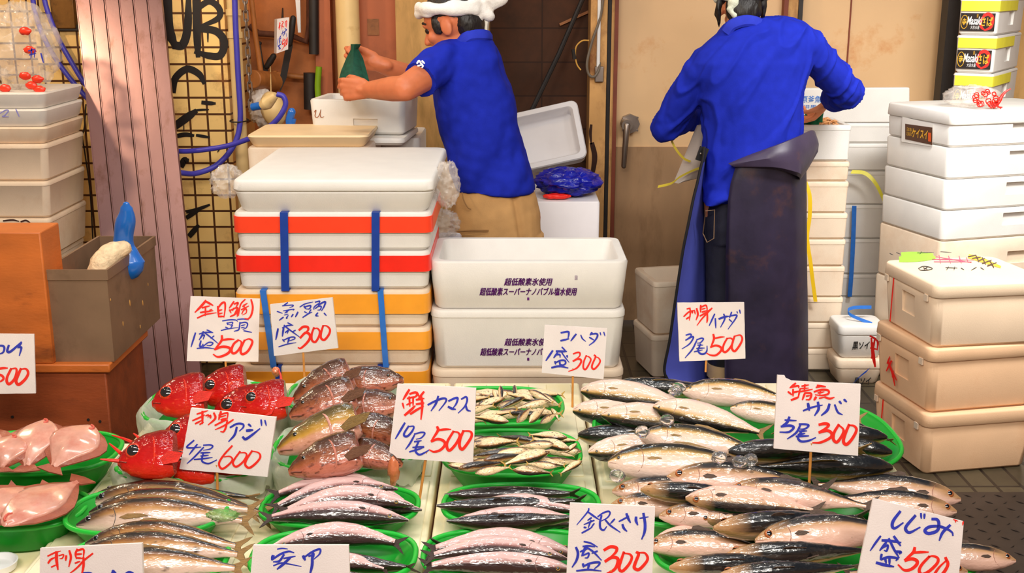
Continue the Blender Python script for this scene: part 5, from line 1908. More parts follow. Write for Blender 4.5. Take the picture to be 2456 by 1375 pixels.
# things round the standing man
b = MB()
top8 = [at(1668, 312, 4.56), at(1700, 300, 4.60)]
rg = []
for py, l, r in ((300, 1672, 1700), (340, 1656, 1698), (380, 1640, 1694), (410, 1628, 1690), (428, 1620, 1672), (438, 1618, 1632)):
    a, c = at(l, py, 4.60), at(r, py, 4.62)
    m = (a + c) / 2
    hw = (c.x - a.x) / 2
    rg.append([m + Vector((hw * math.cos(t), 0.02 * math.sin(t) * (1 + 0.3 * math.sin(3 * t)), 0)) for t in [2 * math.pi * k / 16 for k in range(16)]])
b.loft(rg)
b.build('plastic_bag', mat('white_sack', (228, 216, 206), 0.5, 0.04, 12, 0.3, 40, transl=0.3), None, label='white plastic sack hanging in front of the standing man at his left', cat='bag')
YBM = mat('band_yellow2', (232, 206, 70), 0.4, 0.06)
flat_band('thin yellow band curling down under the raised elbow', [(1609, 318, 4.54), (1612, 340, 4.54), (1624, 362, 4.54), (1640, 380, 4.55), (1656, 388, 4.56)], 5, YBM, (0.7, 0, 0.7), 'yellow_band', 'band')
flat_band('thin yellow band across the white sack', [(1692, 398, 4.57), (1660, 410, 4.56), (1630, 425, 4.55), (1610, 440, 4.54), (1578, 448, 4.53)], 6, YBM, (0.3, 0, 0.95), 'yellow_band', 'band')
b = MB()
rg = []
for px, py, w, Y in ((1962, 262, 10, 4.86), (1955, 272, 18, 4.86), (1945, 284, 24, 4.86), (1942, 296, 26, 4.86)):
    c = at(px, py, Y)
    rg.append([c + Vector(((w / 570) * math.cos(t) * (1 + 0.3 * math.sin(4 * t)), 0.03 * math.sin(t), 0.006 * math.cos(3 * t))) for t in [2 * math.pi * k / 20 for k in range(20)]])
b.loft(rg)
b.build('net_bag', mat('net_light', (24, 130, 88), 0.6, 0.3, 60, transl=0.4), None, label='green net bag in the right hand of the standing man', cat='net bag')

# ================================================================ THE FISH COUNTER
ZTAB = 0.575
SLAB = mat('lid_foam', (250, 238, 204), 0.45, 0.04, 8, 0.1, 200, col2=(244, 222, 150), thr=(0.5, 0.8), s2=3)


def slab(label, x0, x1, y0, y1, z1, th, group='foam lids the fish baskets stand on', ridges=True):
    b = MB()
    b.box(((x0 + x1) / 2, (y0 + y1) / 2, z1 - th / 2), (x1 - x0, y1 - y0, th))
    o = b.build('foam_slab', SLAB, None, label=label, cat='foam slab', group=group, bevel=0.006)
    if ridges:
        b = MB()
        k = int((x1 - x0) / 0.085)
        for i in range(k):
            x = x0 + (x1 - x0) * (i + 0.5) / k
            for yy in range(2):
                ya = y0 + 0.02 + (y1 - y0 - 0.02) * yy / 2
                yb = y0 + (y1 - y0 - 0.02) * (yy + 1) / 2
                b.box((x, (ya + yb) / 2, z1 + 0.0015), (0.068, yb - ya - 0.008, 0.006))
        b.build('ridges', SLAB, o, bevel=0.003)
    return o


xR = atz(2185, 1168, ZTAB).x
YF = atz(2185, 1168, ZTAB).y
YR0 = 3.0
s0 = atz(1043, 1200, ZTAB).x
s1 = atz(1440, 1200, ZTAB).x
xl0 = atz(352, 1015, ZTAB).x
slab('ridged foam slab under the red fish and the silver long fish, left', xl0, s0 - 0.004, 1.72, YR0, ZTAB, 0.05)
slab('ridged foam slab under the middle column of green baskets', s0 + 0.004, s1 - 0.004, 1.72, YR0, ZTAB, 0.05)
slab('foam slab with a bare white corner under the large yellowtail basket', s1 + 0.004, xR, YF, YR0, ZTAB, 0.05)
slab('lower foam slab under the heaped mackerel at the front right', s1 + 0.004, xR - 0.10, 1.72, YF - 0.006, ZTAB - 0.045, 0.05, ridges=False)
slab('foam slab under the two flatfish baskets at the left edge', -1.60, xl0 - 0.006, 1.72, 2.62, ZTAB - 0.02, 0.05, ridges=False)
# trestle: boards and legs under the slabs
t = thing('counter_table', 'dark wooden counter carrying the foam slabs and fish baskets', 'table', (0, 2.3, 0))
b = MB()
b.box(((xl0 + xR - 0.1) / 2, (1.75 + YR0 - 0.02) / 2, ZTAB - 0.045 - 0.05 - 0.022), (xR - 0.1 - xl0, YR0 - 0.02 - 1.75, 0.04))
b.box(((-1.58 + xl0) / 2, (1.75 + 2.6) / 2, ZTAB - 0.02 - 0.05 - 0.0405), (xl0 + 1.58, 2.6 - 1.75, 0.08))
b.build('counter_top', WOODD, t)
b = MB()
b.box(((xl0 - 0.0 + s1) / 2, (1.75 + YR0 - 0.02) / 2, ZTAB - 0.05 - 0.0245), (s1 - xl0, YR0 - 0.02 - 1.75, 0.045))
b.box(((s1 + xR - 0.01) / 2 + 0.002, (YF + 0.01 + YR0 - 0.02) / 2, ZTAB - 0.05 - 0.0245), (xR - 0.014 - s1, YR0 - 0.03 - YF, 0.045))
b.build('riser', WOODD, t)
for x in (-1.5, xl0 + 0.06, 0.0, xR - 0.2):
    for y in (1.82, 2.55):
        b = MB()
        b.box((x, y, (ZTAB - 0.137) / 2), (0.06, 0.06, ZTAB - 0.137))
        b.build('leg', WOODD, t)


def basket(label, l, r, rear, front, zr=0.64, z0=None, group='green plastic fish baskets', m=None, mr=None, liner=False, hgt=None):
    """oval plastic basket, its rim measured in the photograph at height zr"""
    z0 = ZTAB + 0.005 if z0 is None else z0
    ym = (rear + front) / 2
    yR, yF = atz((l + r) / 2, rear, zr).y, atz((l + r) / 2, front, zr).y
    cy = (yR + yF) / 2
    d = yR - yF
    xa = CAM.x + ray(l, ym).x / ray(l, ym).y * cy
    xb = CAM.x + ray(r, ym).x / ray(r, ym).y * cy
    w = xb - xa
    o = thing('basket', label, 'basket', ((xa + xb) / 2, cy, z0), 0, group)
    N = 64

    def ring(k, z, rib=0.0, p=2.7):
        out = []
        for i in range(N):
            a = 2 * math.pi * i / N
            ct, s_ = math.cos(a), math.sin(a)
            e = k * (1 + rib * (1 if i % 2 else -1))
            out.append(Vector((w / 2 * e * math.copysign(abs(ct) ** (2 / p), ct), d / 2 * e * math.copysign(abs(s_) ** (2 / p), s_), z)))
        return out
    H = zr - z0
    b = MB()
    rg = [ring(0.70, 0), ring(0.74, 0.003, 0.004), ring(0.84, H * 0.45, 0.010), ring(0.95, H * 0.93, 0.006), ring(0.975, H), ring(0.965, H), ring(0.93, H * 0.9), ring(0.82, H * 0.45, 0.006), ring(0.72, 0.006)]
    b.loft(rg)
    b.build('basket_body', m or GREEN, o, local=True, angle=50)
    b = MB()
    rm = ring(0.982, H)
    b.tube(rm, 0.0052, 8, loop=True)
    b.build('rim', mr or GREEND, o, local=True, angle=60)
    if liner:
        b = MB()
        rg = []
        rs = random.Random(len(label))
        ph = rs.random() * 6
        for k, z in ((0.80, H * 0.55), (0.92, H * 0.95), (0.985, H + 0.007), (1.02, H + 0.002), (1.045, H * 0.72), (1.03, H * 0.40), (1.02, H * 0.16)):
            rr = ring(k, z)
            for i, q in enumerate(rr):
                a = 2 * math.pi * i / N
                amp = 0.0 if z > H * 0.9 else 1.0
                f = 0.020 * math.sin(5 * a + ph) + 0.014 * math.sin(13 * a + 2 * ph) + 0.008 * math.sin(23 * a)
                s = 1 + f * amp * (1 if k > 1 else -0.6)
                rr[i] = Vector((q.x * s, q.y * s, q.z + (0.012 * math.sin(7 * a + ph) + 0.006 * math.sin(19 * a)) * (1.0 if k > 1.03 or z < H * 0.5 else 0.25)))
            rg.append(rr)
        b.loft(rg, True, False, False)
        b.build('plastic_liner', LINER, o, local=True, angle=60, label='thin white plastic liner folded over the rim')
    return o, (xa, xb, yF, yR)


basket('green basket of pale flatfish in front of the wooden stand', -120, 286, 1034, 1140, 0.635, ZTAB - 0.015)
basket('green basket of flatfish at the left edge, front one', -150, 206, 1172, 1272, 0.620, ZTAB - 0.015)
B0 = basket('plastic lined basket of red fish heads, rear one', 352, 684, 918, 1022, 0.655, liner=True)
B1 = basket('plastic lined basket of red fish heads, front one behind a price sign', 287, 650, 1052, 1154, 0.645, liner=True)
basket('green basket of four horse mackerel, rear one', 166, 546, 1172, 1284, 0.632)
basket('green basket of horse mackerel behind the front left price sign', 150, 546, 1284, 1410, 0.625)
basket('plastic lined basket of brown fish heads, rear one', 690, 968, 902, 990, 0.650, liner=True)
basket('plastic lined basket of brown fish heads, front one', 658, 1008, 1012, 1132, 0.640, liner=True)
basket('green basket of barracuda with a yellowed rim, left of the thin stick', 626, 1006, 1166, 1264, 0.625)
basket('green basket of barracuda behind the front sign in blue writing', 602, 1000, 1272, 1400, 0.620)
basket('green basket of little gizzard shad, rear one by the printed boxes', 1020, 1352, 930, 1020, 0.640)
basket('green basket of little gizzard shad, front one', 1060, 1394, 1032, 1142, 0.640)
basket('green basket of dark barracuda with heads to the left', 1060, 1440, 1162, 1262, 0.625)
basket('green basket of barracuda with tails to the left, behind the silver salmon sign', 1012, 1444, 1270, 1396, 0.620)
basket('large green basket heaped with young yellowtail', 1420, 2146, 946, 1146, 0.640)
basket('green basket under the upper heap of mackerel', 1478, 2160, 1172, 1270, 0.600, ZTAB - 0.04)
basket('green basket under the lower heap of mackerel at the front right', 1565, 2345, 1268, 1400, 0.600, ZTAB - 0.04)

# ---------------------------------------------------------------- fish
def fish_mat(name, stops, spots=None, rough=0.28, noise_amt=0.10, stripe=None, coat=0.9, cheek=None, spec=0.6):
    """colour runs belly (v=0) to back (v=1); u runs snout to tail: the fish's own markings"""
    m = bpy.data.materials.new(name)
    m.use_nodes = True
    N, L = m.node_tree.nodes, m.node_tree.links
    bs = N['Principled BSDF']
    uv = N.new('ShaderNodeUVMap')
    sp = N.new('ShaderNodeSeparateXYZ')
    L.new(uv.outputs[0], sp.inputs[0])
    tc = N.new('ShaderNodeTexCoord')
    mp = N.new('ShaderNodeMapping')
    mp.inputs['Scale'].default_value = (6, 12, 12)
    L.new(tc.outputs['Object'], mp.inputs[0])
    oi = N.new('ShaderNodeObjectInfo')
    ad = N.new('ShaderNodeVectorMath')
    L.new(mp.outputs[0], ad.inputs[0])
    sc = N.new('ShaderNodeMath')
    sc.operation = 'MULTIPLY'
    sc.inputs[1].default_value = 40
    L.new(oi.outputs['Random'], sc.inputs[0])
    L.new(sc.outputs[0], ad.inputs[1])
    nz = N.new('ShaderNodeTexNoise')
    nz.inputs['Scale'].default_value = 1.0
    nz.inputs['Detail'].default_value = 5
    L.new(ad.outputs[0], nz.inputs[0])
    ma = N.new('ShaderNodeMath')
    ma.operation = 'MULTIPLY_ADD'
    ma.inputs[1].default_value = noise_amt * 2
    ma.inputs[2].default_value = -noise_amt
    L.new(nz.outputs[0], ma.inputs[0])
    sm = N.new('ShaderNodeMath')
    L.new(sp.outputs[1], sm.inputs[0])
    L.new(ma.outputs[0], sm.inputs[1])
    rp = N.new('ShaderNodeValToRGB')
    e = rp.color_ramp.elements
    e[0].position, e[0].color = stops[0][0], lin(stops[0][1]) + (1,)
    e[1].position, e[1].color = stops[-1][0], lin(stops[-1][1]) + (1,)
    for p, c in stops[1:-1]:
        k = e.new(p)
        k.color = lin(c) + (1,)
    L.new(sm.outputs[0], rp.inputs[0])
    out = rp.outputs[0]
    if cheek:
        u0, u1, col, v0, v1 = cheek
        mr = N.new('ShaderNodeMapRange')
        mr.inputs['From Min'].default_value, mr.inputs['From Max'].default_value = u1, u0
        L.new(sp.outputs[0], mr.inputs['Value'])
        mr2 = N.new('ShaderNodeMapRange')
        mr2.inputs['From Min'].default_value, mr2.inputs['From Max'].default_value = v0, v1
        L.new(sm.outputs[0], mr2.inputs['Value'])
        mu = N.new('ShaderNodeMath')
        mu.operation = 'MULTIPLY'
        L.new(mr.outputs[0], mu.inputs[0])
        L.new(mr2.outputs[0], mu.inputs[1])
        mx = N.new('ShaderNodeMixRGB')
        L.new(mu.outputs[0], mx.inputs[0])
        L.new(out, mx.inputs[1])
        mx.inputs[2].default_value = lin(col) + (1,)
        out = mx.outputs[0]
    if spots:
        n2 = N.new('ShaderNodeTexNoise')
        n2.inputs['Scale'].default_value = spots[1]
        n2.inputs['Detail'].default_value = 4
        L.new(ad.outputs[0], n2.inputs[0])
        r2 = N.new('ShaderNodeValToRGB')
        r2.color_ramp.elements[0].position, r2.color_ramp.elements[1].position = spots[2], spots[3]
        L.new(n2.outputs[0], r2.inputs[0])
        mx = N.new('ShaderNodeMixRGB')
        L.new(r2.outputs[0], mx.inputs[0])
        L.new(out, mx.inputs[1])
        mx.inputs[2].default_value = lin(spots[0]) + (1,)
        out = mx.outputs[0]
    L.new(out, bs.inputs['Base Color'])
    bs.inputs['Roughness'].default_value = rough
    bs.inputs['Specular IOR Level'].default_value = spec
    bs.inputs['Coat Weight'].default_value = coat
    bs.inputs['Coat Roughness'].default_value = 0.05
    v = N.new('ShaderNodeTexNoise')
    v.inputs['Scale'].default_value = 3.0
    v.inputs['Detail'].default_value = 2
    L.new(ad.outputs[0], v.inputs[0])
    bp = N.new('ShaderNodeBump')
    bp.inputs['Strength'].default_value = 0.14
    bp.inputs['Distance'].default_value = 0.012
    L.new(v.outputs[0], bp.inputs['Height'])
    L.new(bp.outputs[0], bs.inputs['Normal'])
    L.new(bp.outputs[0], bs.inputs['Coat Normal'])
    return m


FM = {
    'aji': fish_mat('horse_mackerel_skin', [(0.0, (222, 190, 176)), (0.50, (216, 180, 158)), (0.62, (190, 138, 80)), (0.74, (132, 82, 34)), (0.84, (44, 30, 18)), (1.0, (14, 10, 8))], ((70, 42, 20), 2.2, 0.60, 0.75), cheek=(0.06, 0.24, (46, 34, 28), 0.28, 0.6), noise_amt=0.08),
    'kamasu': fish_mat('barracuda_skin', [(0.0, (214, 178, 174)), (0.44, (212, 174, 170)), (0.54, (150, 98, 92)), (0.62, (54, 28, 26)), (1.0, (24, 14, 14))], noise_amt=0.05, cheek=(0.02, 0.16, (40, 24, 20), 0.3, 0.45)),
    'kohada': fish_mat('gizzard_shad_skin', [(0.0, (238, 210, 168)), (0.60, (232, 198, 146)), (0.72, (160, 104, 50)), (0.82, (44, 28, 16)), (1.0, (24, 18, 14))], ((44, 28, 16), 3.0, 0.58, 0.68), cheek=(0.04, 0.16, (120, 76, 36), 0.2, 0.4)),
    'inada': fish_mat('yellowtail_skin', [(0.0, (230, 202, 188)), (0.52, (226, 196, 174)), (0.64, (204, 162, 96)), (0.71, (116, 90, 36)), (0.79, (26, 24, 20)), (1.0, (10, 10, 12))], noise_amt=0.04),
    'saba': fish_mat('mackerel_skin', [(0.0, (226, 184, 170)), (0.50, (218, 176, 152)), (0.64, (186, 142, 100)), (0.72, (60, 48, 42)), (0.82, (12, 11, 15)), (1.0, (8, 8, 12))], ((60, 46, 40), 2.6, 0.66, 0.78), noise_amt=0.06, cheek=(0.08, 0.22, (176, 132, 88), 0.3, 0.5)),
    'alfonsino': fish_mat('red_fish_skin', [(0.0, (214, 44, 16)), (0.35, (196, 12, 3)), (0.7, (158, 4, 2)), (1.0, (112, 3, 2))], ((232, 84, 46), 2.4, 0.60, 0.8), noise_amt=0.16, coat=0.8, rough=0.55, spec=0.12),
    'bream': fish_mat('brown_head_skin', [(0.0, (196, 122, 102)), (0.30, (184, 100, 76)), (0.52, (150, 80, 42)), (0.72, (84, 44, 20)), (1.0, (40, 22, 12))], ((84, 34, 20), 2.4, 0.54, 0.70), noise_amt=0.16),
    'hamachi': fish_mat('yellow_head_skin', [(0.0, (210, 150, 134)), (0.42, (204, 144, 112)), (0.54, (186, 138, 46)), (0.72, (98, 78, 20)), (1.0, (30, 26, 12))], ((150, 90, 50), 2.2, 0.6, 0.75), noise_amt=0.1),
}
FINM = {k: mat('fin_' + k, c, 0.45, 0.25, 60, 0.5, 150, stretch=(0.3, 1, 2)) for k, c in {'aji': (142, 106, 56), 'kamasu': (52, 34, 26), 'kohada': (190, 150, 70), 'inada': (150, 118, 70), 'saba': (80, 60, 48), 'alfonsino': (226, 40, 26), 'bream': (104, 64, 40), 'hamachi': (130, 100, 50)}.items()}
EYEK = mat('fish_pupil', (14, 10, 10), 0.05, 0, coat=1.0)
EYEG = mat('grey_pupil', (40, 32, 28), 0.06, 0.2, 30, coat=1.0)
EYER = {k: mat('iris_' + k, c, 0.15, 0.1, 80, coat=0.8) for k, c in {'aji': (130, 120, 120), 'kamasu': (190, 150, 70), 'kohada': (200, 170, 120), 'inada': (150, 120, 50), 'saba': (168, 92, 44), 'alfonsino': (226, 52, 22), 'bream': (110, 70, 36), 'hamachi': (140, 120, 50)}.items()}
# profile stations: u, top, bottom, half width (all as a share of body length)
PROF = {
    'aji': [(0, .012, .012, .008), (.04, .035, .035, .022), (.10, .065, .06, .036), (.18, .092, .085, .046), (.30, .108, .105, .052), (.45, .104, .104, .050), (.60, .080, .082, .040), (.75, .048, .050, .026), (.86, .024, .025, .015), (.92, .016, .017, .010)],
    'kamasu': [(0, .006, .008, .006), (.06, .020, .022, .018), (.14, .040, .042, .032), (.24, .058, .060, .044), (.36, .070, .074, .052), (.50, .076, .080, .054), (.64, .068, .070, .048), (.78, .044, .046, .032), (.88, .028, .029, .020), (.93, .021, .022, .013)],
    'kohada': [(0, .018, .018, .014), (.05, .060, .055, .036), (.13, .105, .105, .055), (.25, .140, .150, .066), (.42, .145, .165, .066), (.60, .110, .125, .052), (.75, .064, .070, .034), (.86, .036, .038, .020), (.91, .028, .029, .013)],
    'inada': [(0, .016, .018, .014), (.03, .040, .045, .032), (.09, .072, .074, .056), (.18, .098, .098, .074), (.30, .110, .112, .080), (.45, .108, .108, .076), (.60, .086, .088, .060), (.75, .052, .054, .036), (.86, .026, .027, .020), (.92, .017, .018, .013)],
    'saba': [(0, .010, .012, .010), (.04, .036, .036, .028), (.11, .066, .064, .050), (.20, .086, .086, .062), (.33, .098, .098, .068), (.48, .096, .096, .064), (.62, .072, .074, .048), (.76, .042, .043, .028), (.87, .018, .019, .014), (.93, .013, .013, .010)],
    'alfonsino': [(0, .03, .05, .03), (.06, .12, .12, .07), (.16, .21, .19, .105), (.30, .27, .24, .125), (.46, .29, .26, .125), (.56, .28, .25, .115), (.60, .25, .22, .09)],
    'bream': [(0, .035, .035, .03), (.06, .085, .07, .058), (.16, .150, .115, .085), (.30, .200, .155, .10), (.46, .215, .175, .10), (.58, .20, .165, .09), (.62, .17, .14, .06)],
    'hamachi': [(0, .03, .035, .03), (.06, .072, .065, .056), (.18, .130, .105, .088), (.34, .170, .140, .105), (.50, .180, .155, .105), (.60, .17, .15, .09), (.64, .14, .12, .06)],
}
SCALEP = {'aji': (1.0, 1.1), 'kamasu': (1.22, 1.25), 'kohada': (0.82, 1.3), 'inada': (1.12, 1.12), 'saba': (1.16, 1.16)}
for _k, (_h, _w) in SCALEP.items():
    PROF[_k] = [(u, t * _h, b_ * _h, w * _w) for u, t, b_, w in PROF[_k]]
EYEP = {'aji': (.075, .020, .020), 'kamasu': (.125, .010, .014), 'kohada': (.055, .014, .014), 'inada': (.065, .016, .013), 'saba': (.078, .018, .027), 'alfonsino': (.19, .06, .088), 'bream': (.16, .06, .022), 'hamachi': (.17, .045, .022)}
HEADS = ('alfonsino', 'bream', 'hamachi')


def prof(sp, u):
    P = PROF[sp]
    for i in range(len(P) - 1):
        if P[i][0] <= u <= P[i + 1][0]:
            t = (u - P[i][0]) / (P[i + 1][0] - P[i][0])
            t = t * t * (3 - 2 * t) * 0.5 + t * 0.5
            return [P[i][k] + (P[i + 1][k] - P[i][k]) * t for k in (1, 2, 3)]
    return list(P[-1][1:])


FCACHE = {}


def fish_meshes(sp, bz, by):
    key = (sp, round(bz, 2), round(by, 2))
    if key in FCACHE:
        return FCACHE[key]
    uend = PROF[sp][-1][0]

    def spine(u):
        return Vector((u, by * math.sin(math.pi * u), bz * math.sin(math.pi * u)))

    def bend(p):
        u = p[0]
        c = spine(u)
        t = Vector((1, by * math.pi * math.cos(math.pi * u), bz * math.pi * math.cos(math.pi * u))).normalized()
        y = Vector((0, 1, 0)) - t * t.y
        y.normalize()
        z = t.cross(y)
        if z.z < 0:
            z = -z
        return c + y * p[1] + z * p[2]
    b = MB()
    NS, NR = (30, 20) if sp not in ('kohada',) else (20, 14)
    rings, uvs = [], []
    for j in range(NS + 1):
        u = uend * (j / NS) ** 1.15
        tp, bt, hw = prof(sp, u)
        r, q = [], []
        for k in range(NR):
            a = 2 * math.pi * k / NR
            s_ = math.sin(a)
            zz_ = (tp if s_ > 0 else bt) * math.copysign(abs(s_) ** 0.92, s_)
            r.append(bend((u, hw * math.copysign(abs(math.cos(a)) ** 0.85, math.cos(a)), zz_)))
            q.append((u, 0.5 + 0.5 * s_))
        rings.append(r)
        uvs.append(q)
    b.loft(rings, uvs=uvs)
    if sp in HEADS:
        b.mi[-1] = 1
    out = {'body': b.mesh(sp + '_body', [FM[sp], CUTF])}
    # eyes
    ue, ze, re = EYEP[sp]
    tp, bt, hw = prof(sp, ue)
    for s in (1, -1):
        b = MB()
        zrel = ze / tp
        yy = hw * math.sqrt(max(0.05, 1 - zrel ** 2)) ** 0.85
        nv, nu = 8, 16
        c0 = Vector((ue, s * (yy - re * 0.25), ze))
        rg = []
        for j in range(nv):
            t = math.pi / 2 * j / nv
            rg.append([bend(c0 + Vector((re * math.cos(t) * math.cos(2 * math.pi * k / nu), s * re * 0.62 * math.sin(t), re * math.cos(t) * math.sin(2 * math.pi * k / nu)))) for k in range(nu)])
        ids = b.loft(rg, True, False, False)
        for fi in range(len(b.f)):
            if fi // nu >= (4 if sp != 'saba' else 5):
                b.mi[fi] = 1
        b.face(ids[-1], 1)
        out['eye%d' % s] = b.mesh(sp + '_eye', [EYER[sp], EYEG if sp == 'alfonsino' else EYEK])

    def fin(outline, y0=0.0, th=0.0022, lean=0.0):
        fb = MB()
        A = [bend((x, y0 - th + lean * i, z)) for i, (x, z) in enumerate(outline)]
        Bq = [bend((x, y0 + th + lean * i, z)) for i, (x, z) in enumerate(outline)]
        n = len(A)
        ia = [fb.vert(p) for p in A]
        ib = [fb.vert(p) for p in Bq]
        fb.face(ia)
        fb.face(list(reversed(ib)))
        for i in range(n):
            fb.face((ia[i], ia[(i + 1) % n], ib[(i + 1) % n], ib[i]))
        return fb.mesh(sp + '_fin', FINM[sp])
    if sp not in HEADS:
        tp, bt, hw = prof(sp, uend - 0.01)
        h = {'aji': .070, 'kamasu': .065, 'kohada': .09, 'inada': .10, 'saba': .085}[sp]
        u0 = uend - 0.02
        out['tail_fin'] = fin([(u0, tp), (u0 + .035, h * .45), (u0 + .075, h * .85), (u0 + .105, h * 1.05), (u0 + .085, h * .6), (u0 + .062, h * .25), (u0 + .052, 0), (u0 + .062, -h * .25), (u0 + .085, -h * .6), (u0 + .105, -h * 1.05), (u0 + .075, -h * .85), (u0 + .035, -h * .45), (u0, -bt)], 0, 0.0035)
        D = {'aji': [(.30, .34, .40, .50, .66, .84), .016], 'kamasu': [(.36, .38, .41, .44, .47, .49), .035], 'kohada': [(.42, .44, .48, .52, .56, .58), .045], 'inada': [(.36, .42, .50, .60, .72, .84), .022], 'saba': [(.34, .36, .40, .44, .48, .50), .034]}[sp]
        us, hh_ = D
        topz = [prof(sp, u)[0] for u in us]
        out['dorsal_fin'] = fin([(us[0], topz[0] * 0.9), (us[1], topz[1] + hh_ * 0.8), (us[2], topz[2] + hh_), (us[3], topz[3] + hh_ * 0.55), (us[4], topz[4] + hh_ * 0.4), (us[5], topz[5] + hh_ * .2), (us[5], topz[5] * 0.8), (us[3], topz[3] * 0.9)], 0, 0.0015)
        up = {'aji': .25, 'kamasu': .29, 'kohada': .20, 'inada': .235, 'saba': .215}[sp]
        lp = {'aji': .16, 'kamasu': .05, 'kohada': .07, 'inada': .09, 'saba': .085}[sp]
        ug = up - 0.02
        for s in (1, -1):
            fb = MB()
            P = []
            for k in range(11):
                a = RAD(66 - 150 * k / 10)
                x = ug - 0.075 + 0.075 * math.cos(a) if sp != 'kamasu' else ug - 0.05 + 0.05 * math.cos(a)
                t2, b2, w2 = prof(sp, max(0.01, x))
                z = 0.86 * (t2 if math.sin(a) > 0 else b2) * math.sin(a)
                yv = w2 * math.sqrt(max(0.06, 1 - (z / (t2 if z > 0 else b2)) ** 2)) ** 0.85
                P.append(bend((x, s * (yv - 0.0012), z)))
            fb.tube(P, [.0008, .002, .0026, .0028, .0028, .0028, .0026, .0024, .002, .0016, .0008], 6)
            P = []
            t0_, b0_, w0_ = prof(sp, 0.005)
            for k in range(7):
                x = 0.004 + (0.062 if sp != 'kamasu' else 0.085) * k / 6
                t2, b2, w2 = prof(sp, x)
                z = -0.10 * b2 - 0.30 * b2 * k / 6
                yv = w2 * math.sqrt(max(0.06, 1 - (z / b2) ** 2)) ** 0.85
                P.append(bend((x, s * (yv - 0.0008), z)))
            fb.tube(P, [.0018, .002, .002, .002, .0018, .0014, .0008], 6)
            out['gill_cover%d' % s] = fb.mesh(sp + '_gill', GILL[sp])
        for s in (1, -1):
            fb = MB()
            tp, bt, hw = prof(sp, up)
            k_ = 0.6 if sp in ('kamasu', 'inada', 'kohada') else 1.0
            pts = [(up, -.008 * k_), (up + lp * .3, .006 * k_), (up + lp * .75, .000), (up + lp, -.014 * k_), (up + lp * .6, -.024 * k_), (up + lp * .2, -.022 * k_)]
            A, Bq = [], []
            for x, z in pts:
                t2, b2, w2 = prof(sp, min(x, uend))
                yv = w2 * math.sqrt(max(0.1, 1 - (z / (t2 if z > 0 else b2)) ** 2)) ** 0.85
                A.append(bend((x, s * (yv - 0.002), z)))
                Bq.append(bend((x, s * (yv + 0.0045), z)))
            fb.loft([A, Bq])
            out['pectoral_fin%d' % s] = fb.mesh(sp + '_pectoral', FINM[sp])
    else:
        # gill cover edge and the cut, plus a stiff fin behind the gill
        tp, bt, hw = prof(sp, uend)
        for s in (1, -1):
            fb = MB()
            P = []
            for k in range(9):
                a = RAD(70 - 150 * k / 8)
                x = uend * 0.62 + 0.05 * math.cos(a)
                t2, b2, w2 = prof(sp, x)
                z = 0.72 * (t2 if math.sin(a) > 0 else b2) * math.sin(a)
                yv = w2 * math.sqrt(max(0.1, 1 - (z / (t2 if z > 0 else b2)) ** 2)) ** 0.85
                P.append(bend((x, s * yv, z)))
            fb.tube(P, [0.004, .008, .010, .011, .011, .010, .009, .007, .004], 8)
            out['gill_edge%d' % s] = fb.mesh(sp + '_gill', FM[sp])
            fb = MB()
            x0 = uend * 0.80
            t2, b2, w2 = prof(sp, x0)
            A = [bend((x0, s * w2 * 0.9, -b2 * 0.25)), bend((x0 + .10, s * (w2 + .03), -b2 * 0.05)), bend((x0 + .26, s * (w2 + .05), -b2 * 0.25)), bend((x0 + .20, s * (w2 + .04), -b2 * 0.6)), bend((x0 + .03, s * w2 * 0.9, -b2 * 0.55))]
            fb.loft([A, [p + Vector((0, s * 0.006, 0)) for p in A]])
            out['pectoral_fin%d' % s] = fb.mesh(sp + '_pectoral', FINM[sp])
        # mouth line
        fb = MB()
        P = []
        for s in (1, -1):
            pass
        for k in range(9):
            a = -1 + 2 * k / 8
            x = 0.015 + 0.105 * abs(a) ** 1.1
            t2, b2, w2 = prof(sp, x)
            P.append(bend((x - (0.010 if abs(a) < 0.3 else 0), math.copysign(w2 * 1.0, a) if abs(a) > 0.05 else 0, -0.012 - 0.045 * abs(a))))
        fb.tube(P, 0.006, 6)
        out['mouth'] = fb.mesh(sp + '_mouth', mat('mouth_' + sp, {'alfonsino': (120, 16, 12), 'bream': (120, 60, 50), 'hamachi': (150, 96, 84)}[sp], 0.4))
    FCACHE[key] = out
    return out


CUTF = mat('cut_face', (150, 40, 26), 0.3, 0.35, 60, 0.6, 90, coat=0.6, col2=(214, 140, 110), thr=(0.5, 0.62), s2=60)
GILL = {k: mat('gill_' + k, c, 0.35, 0.1, 60) for k, c in {'aji': (40, 30, 24), 'kamasu': (110, 70, 64), 'kohada': (120, 80, 40), 'inada': (150, 104, 84), 'saba': (150, 100, 80)}.items()}
PARTN = {'eye1': 'eye', 'eye-1': 'eye', 'pectoral_fin1': 'pectoral_fin', 'pectoral_fin-1': 'pectoral_fin', 'gill_edge1': 'gill_cover', 'gill_edge-1': 'gill_cover', 'gill_cover1': 'gill_cover', 'gill_cover-1': 'gill_cover'}
FISHNAME = {'aji': ('horse_mackerel', 'fish'), 'kamasu': ('barracuda', 'fish'), 'kohada': ('gizzard_shad', 'fish'), 'inada': ('young_yellowtail', 'fish'), 'saba': ('mackerel', 'fish'), 'alfonsino': ('red_fish_head', 'fish head'), 'bream': ('brown_fish_head', 'fish head'), 'hamachi': ('yellow_fish_head', 'fish head')}


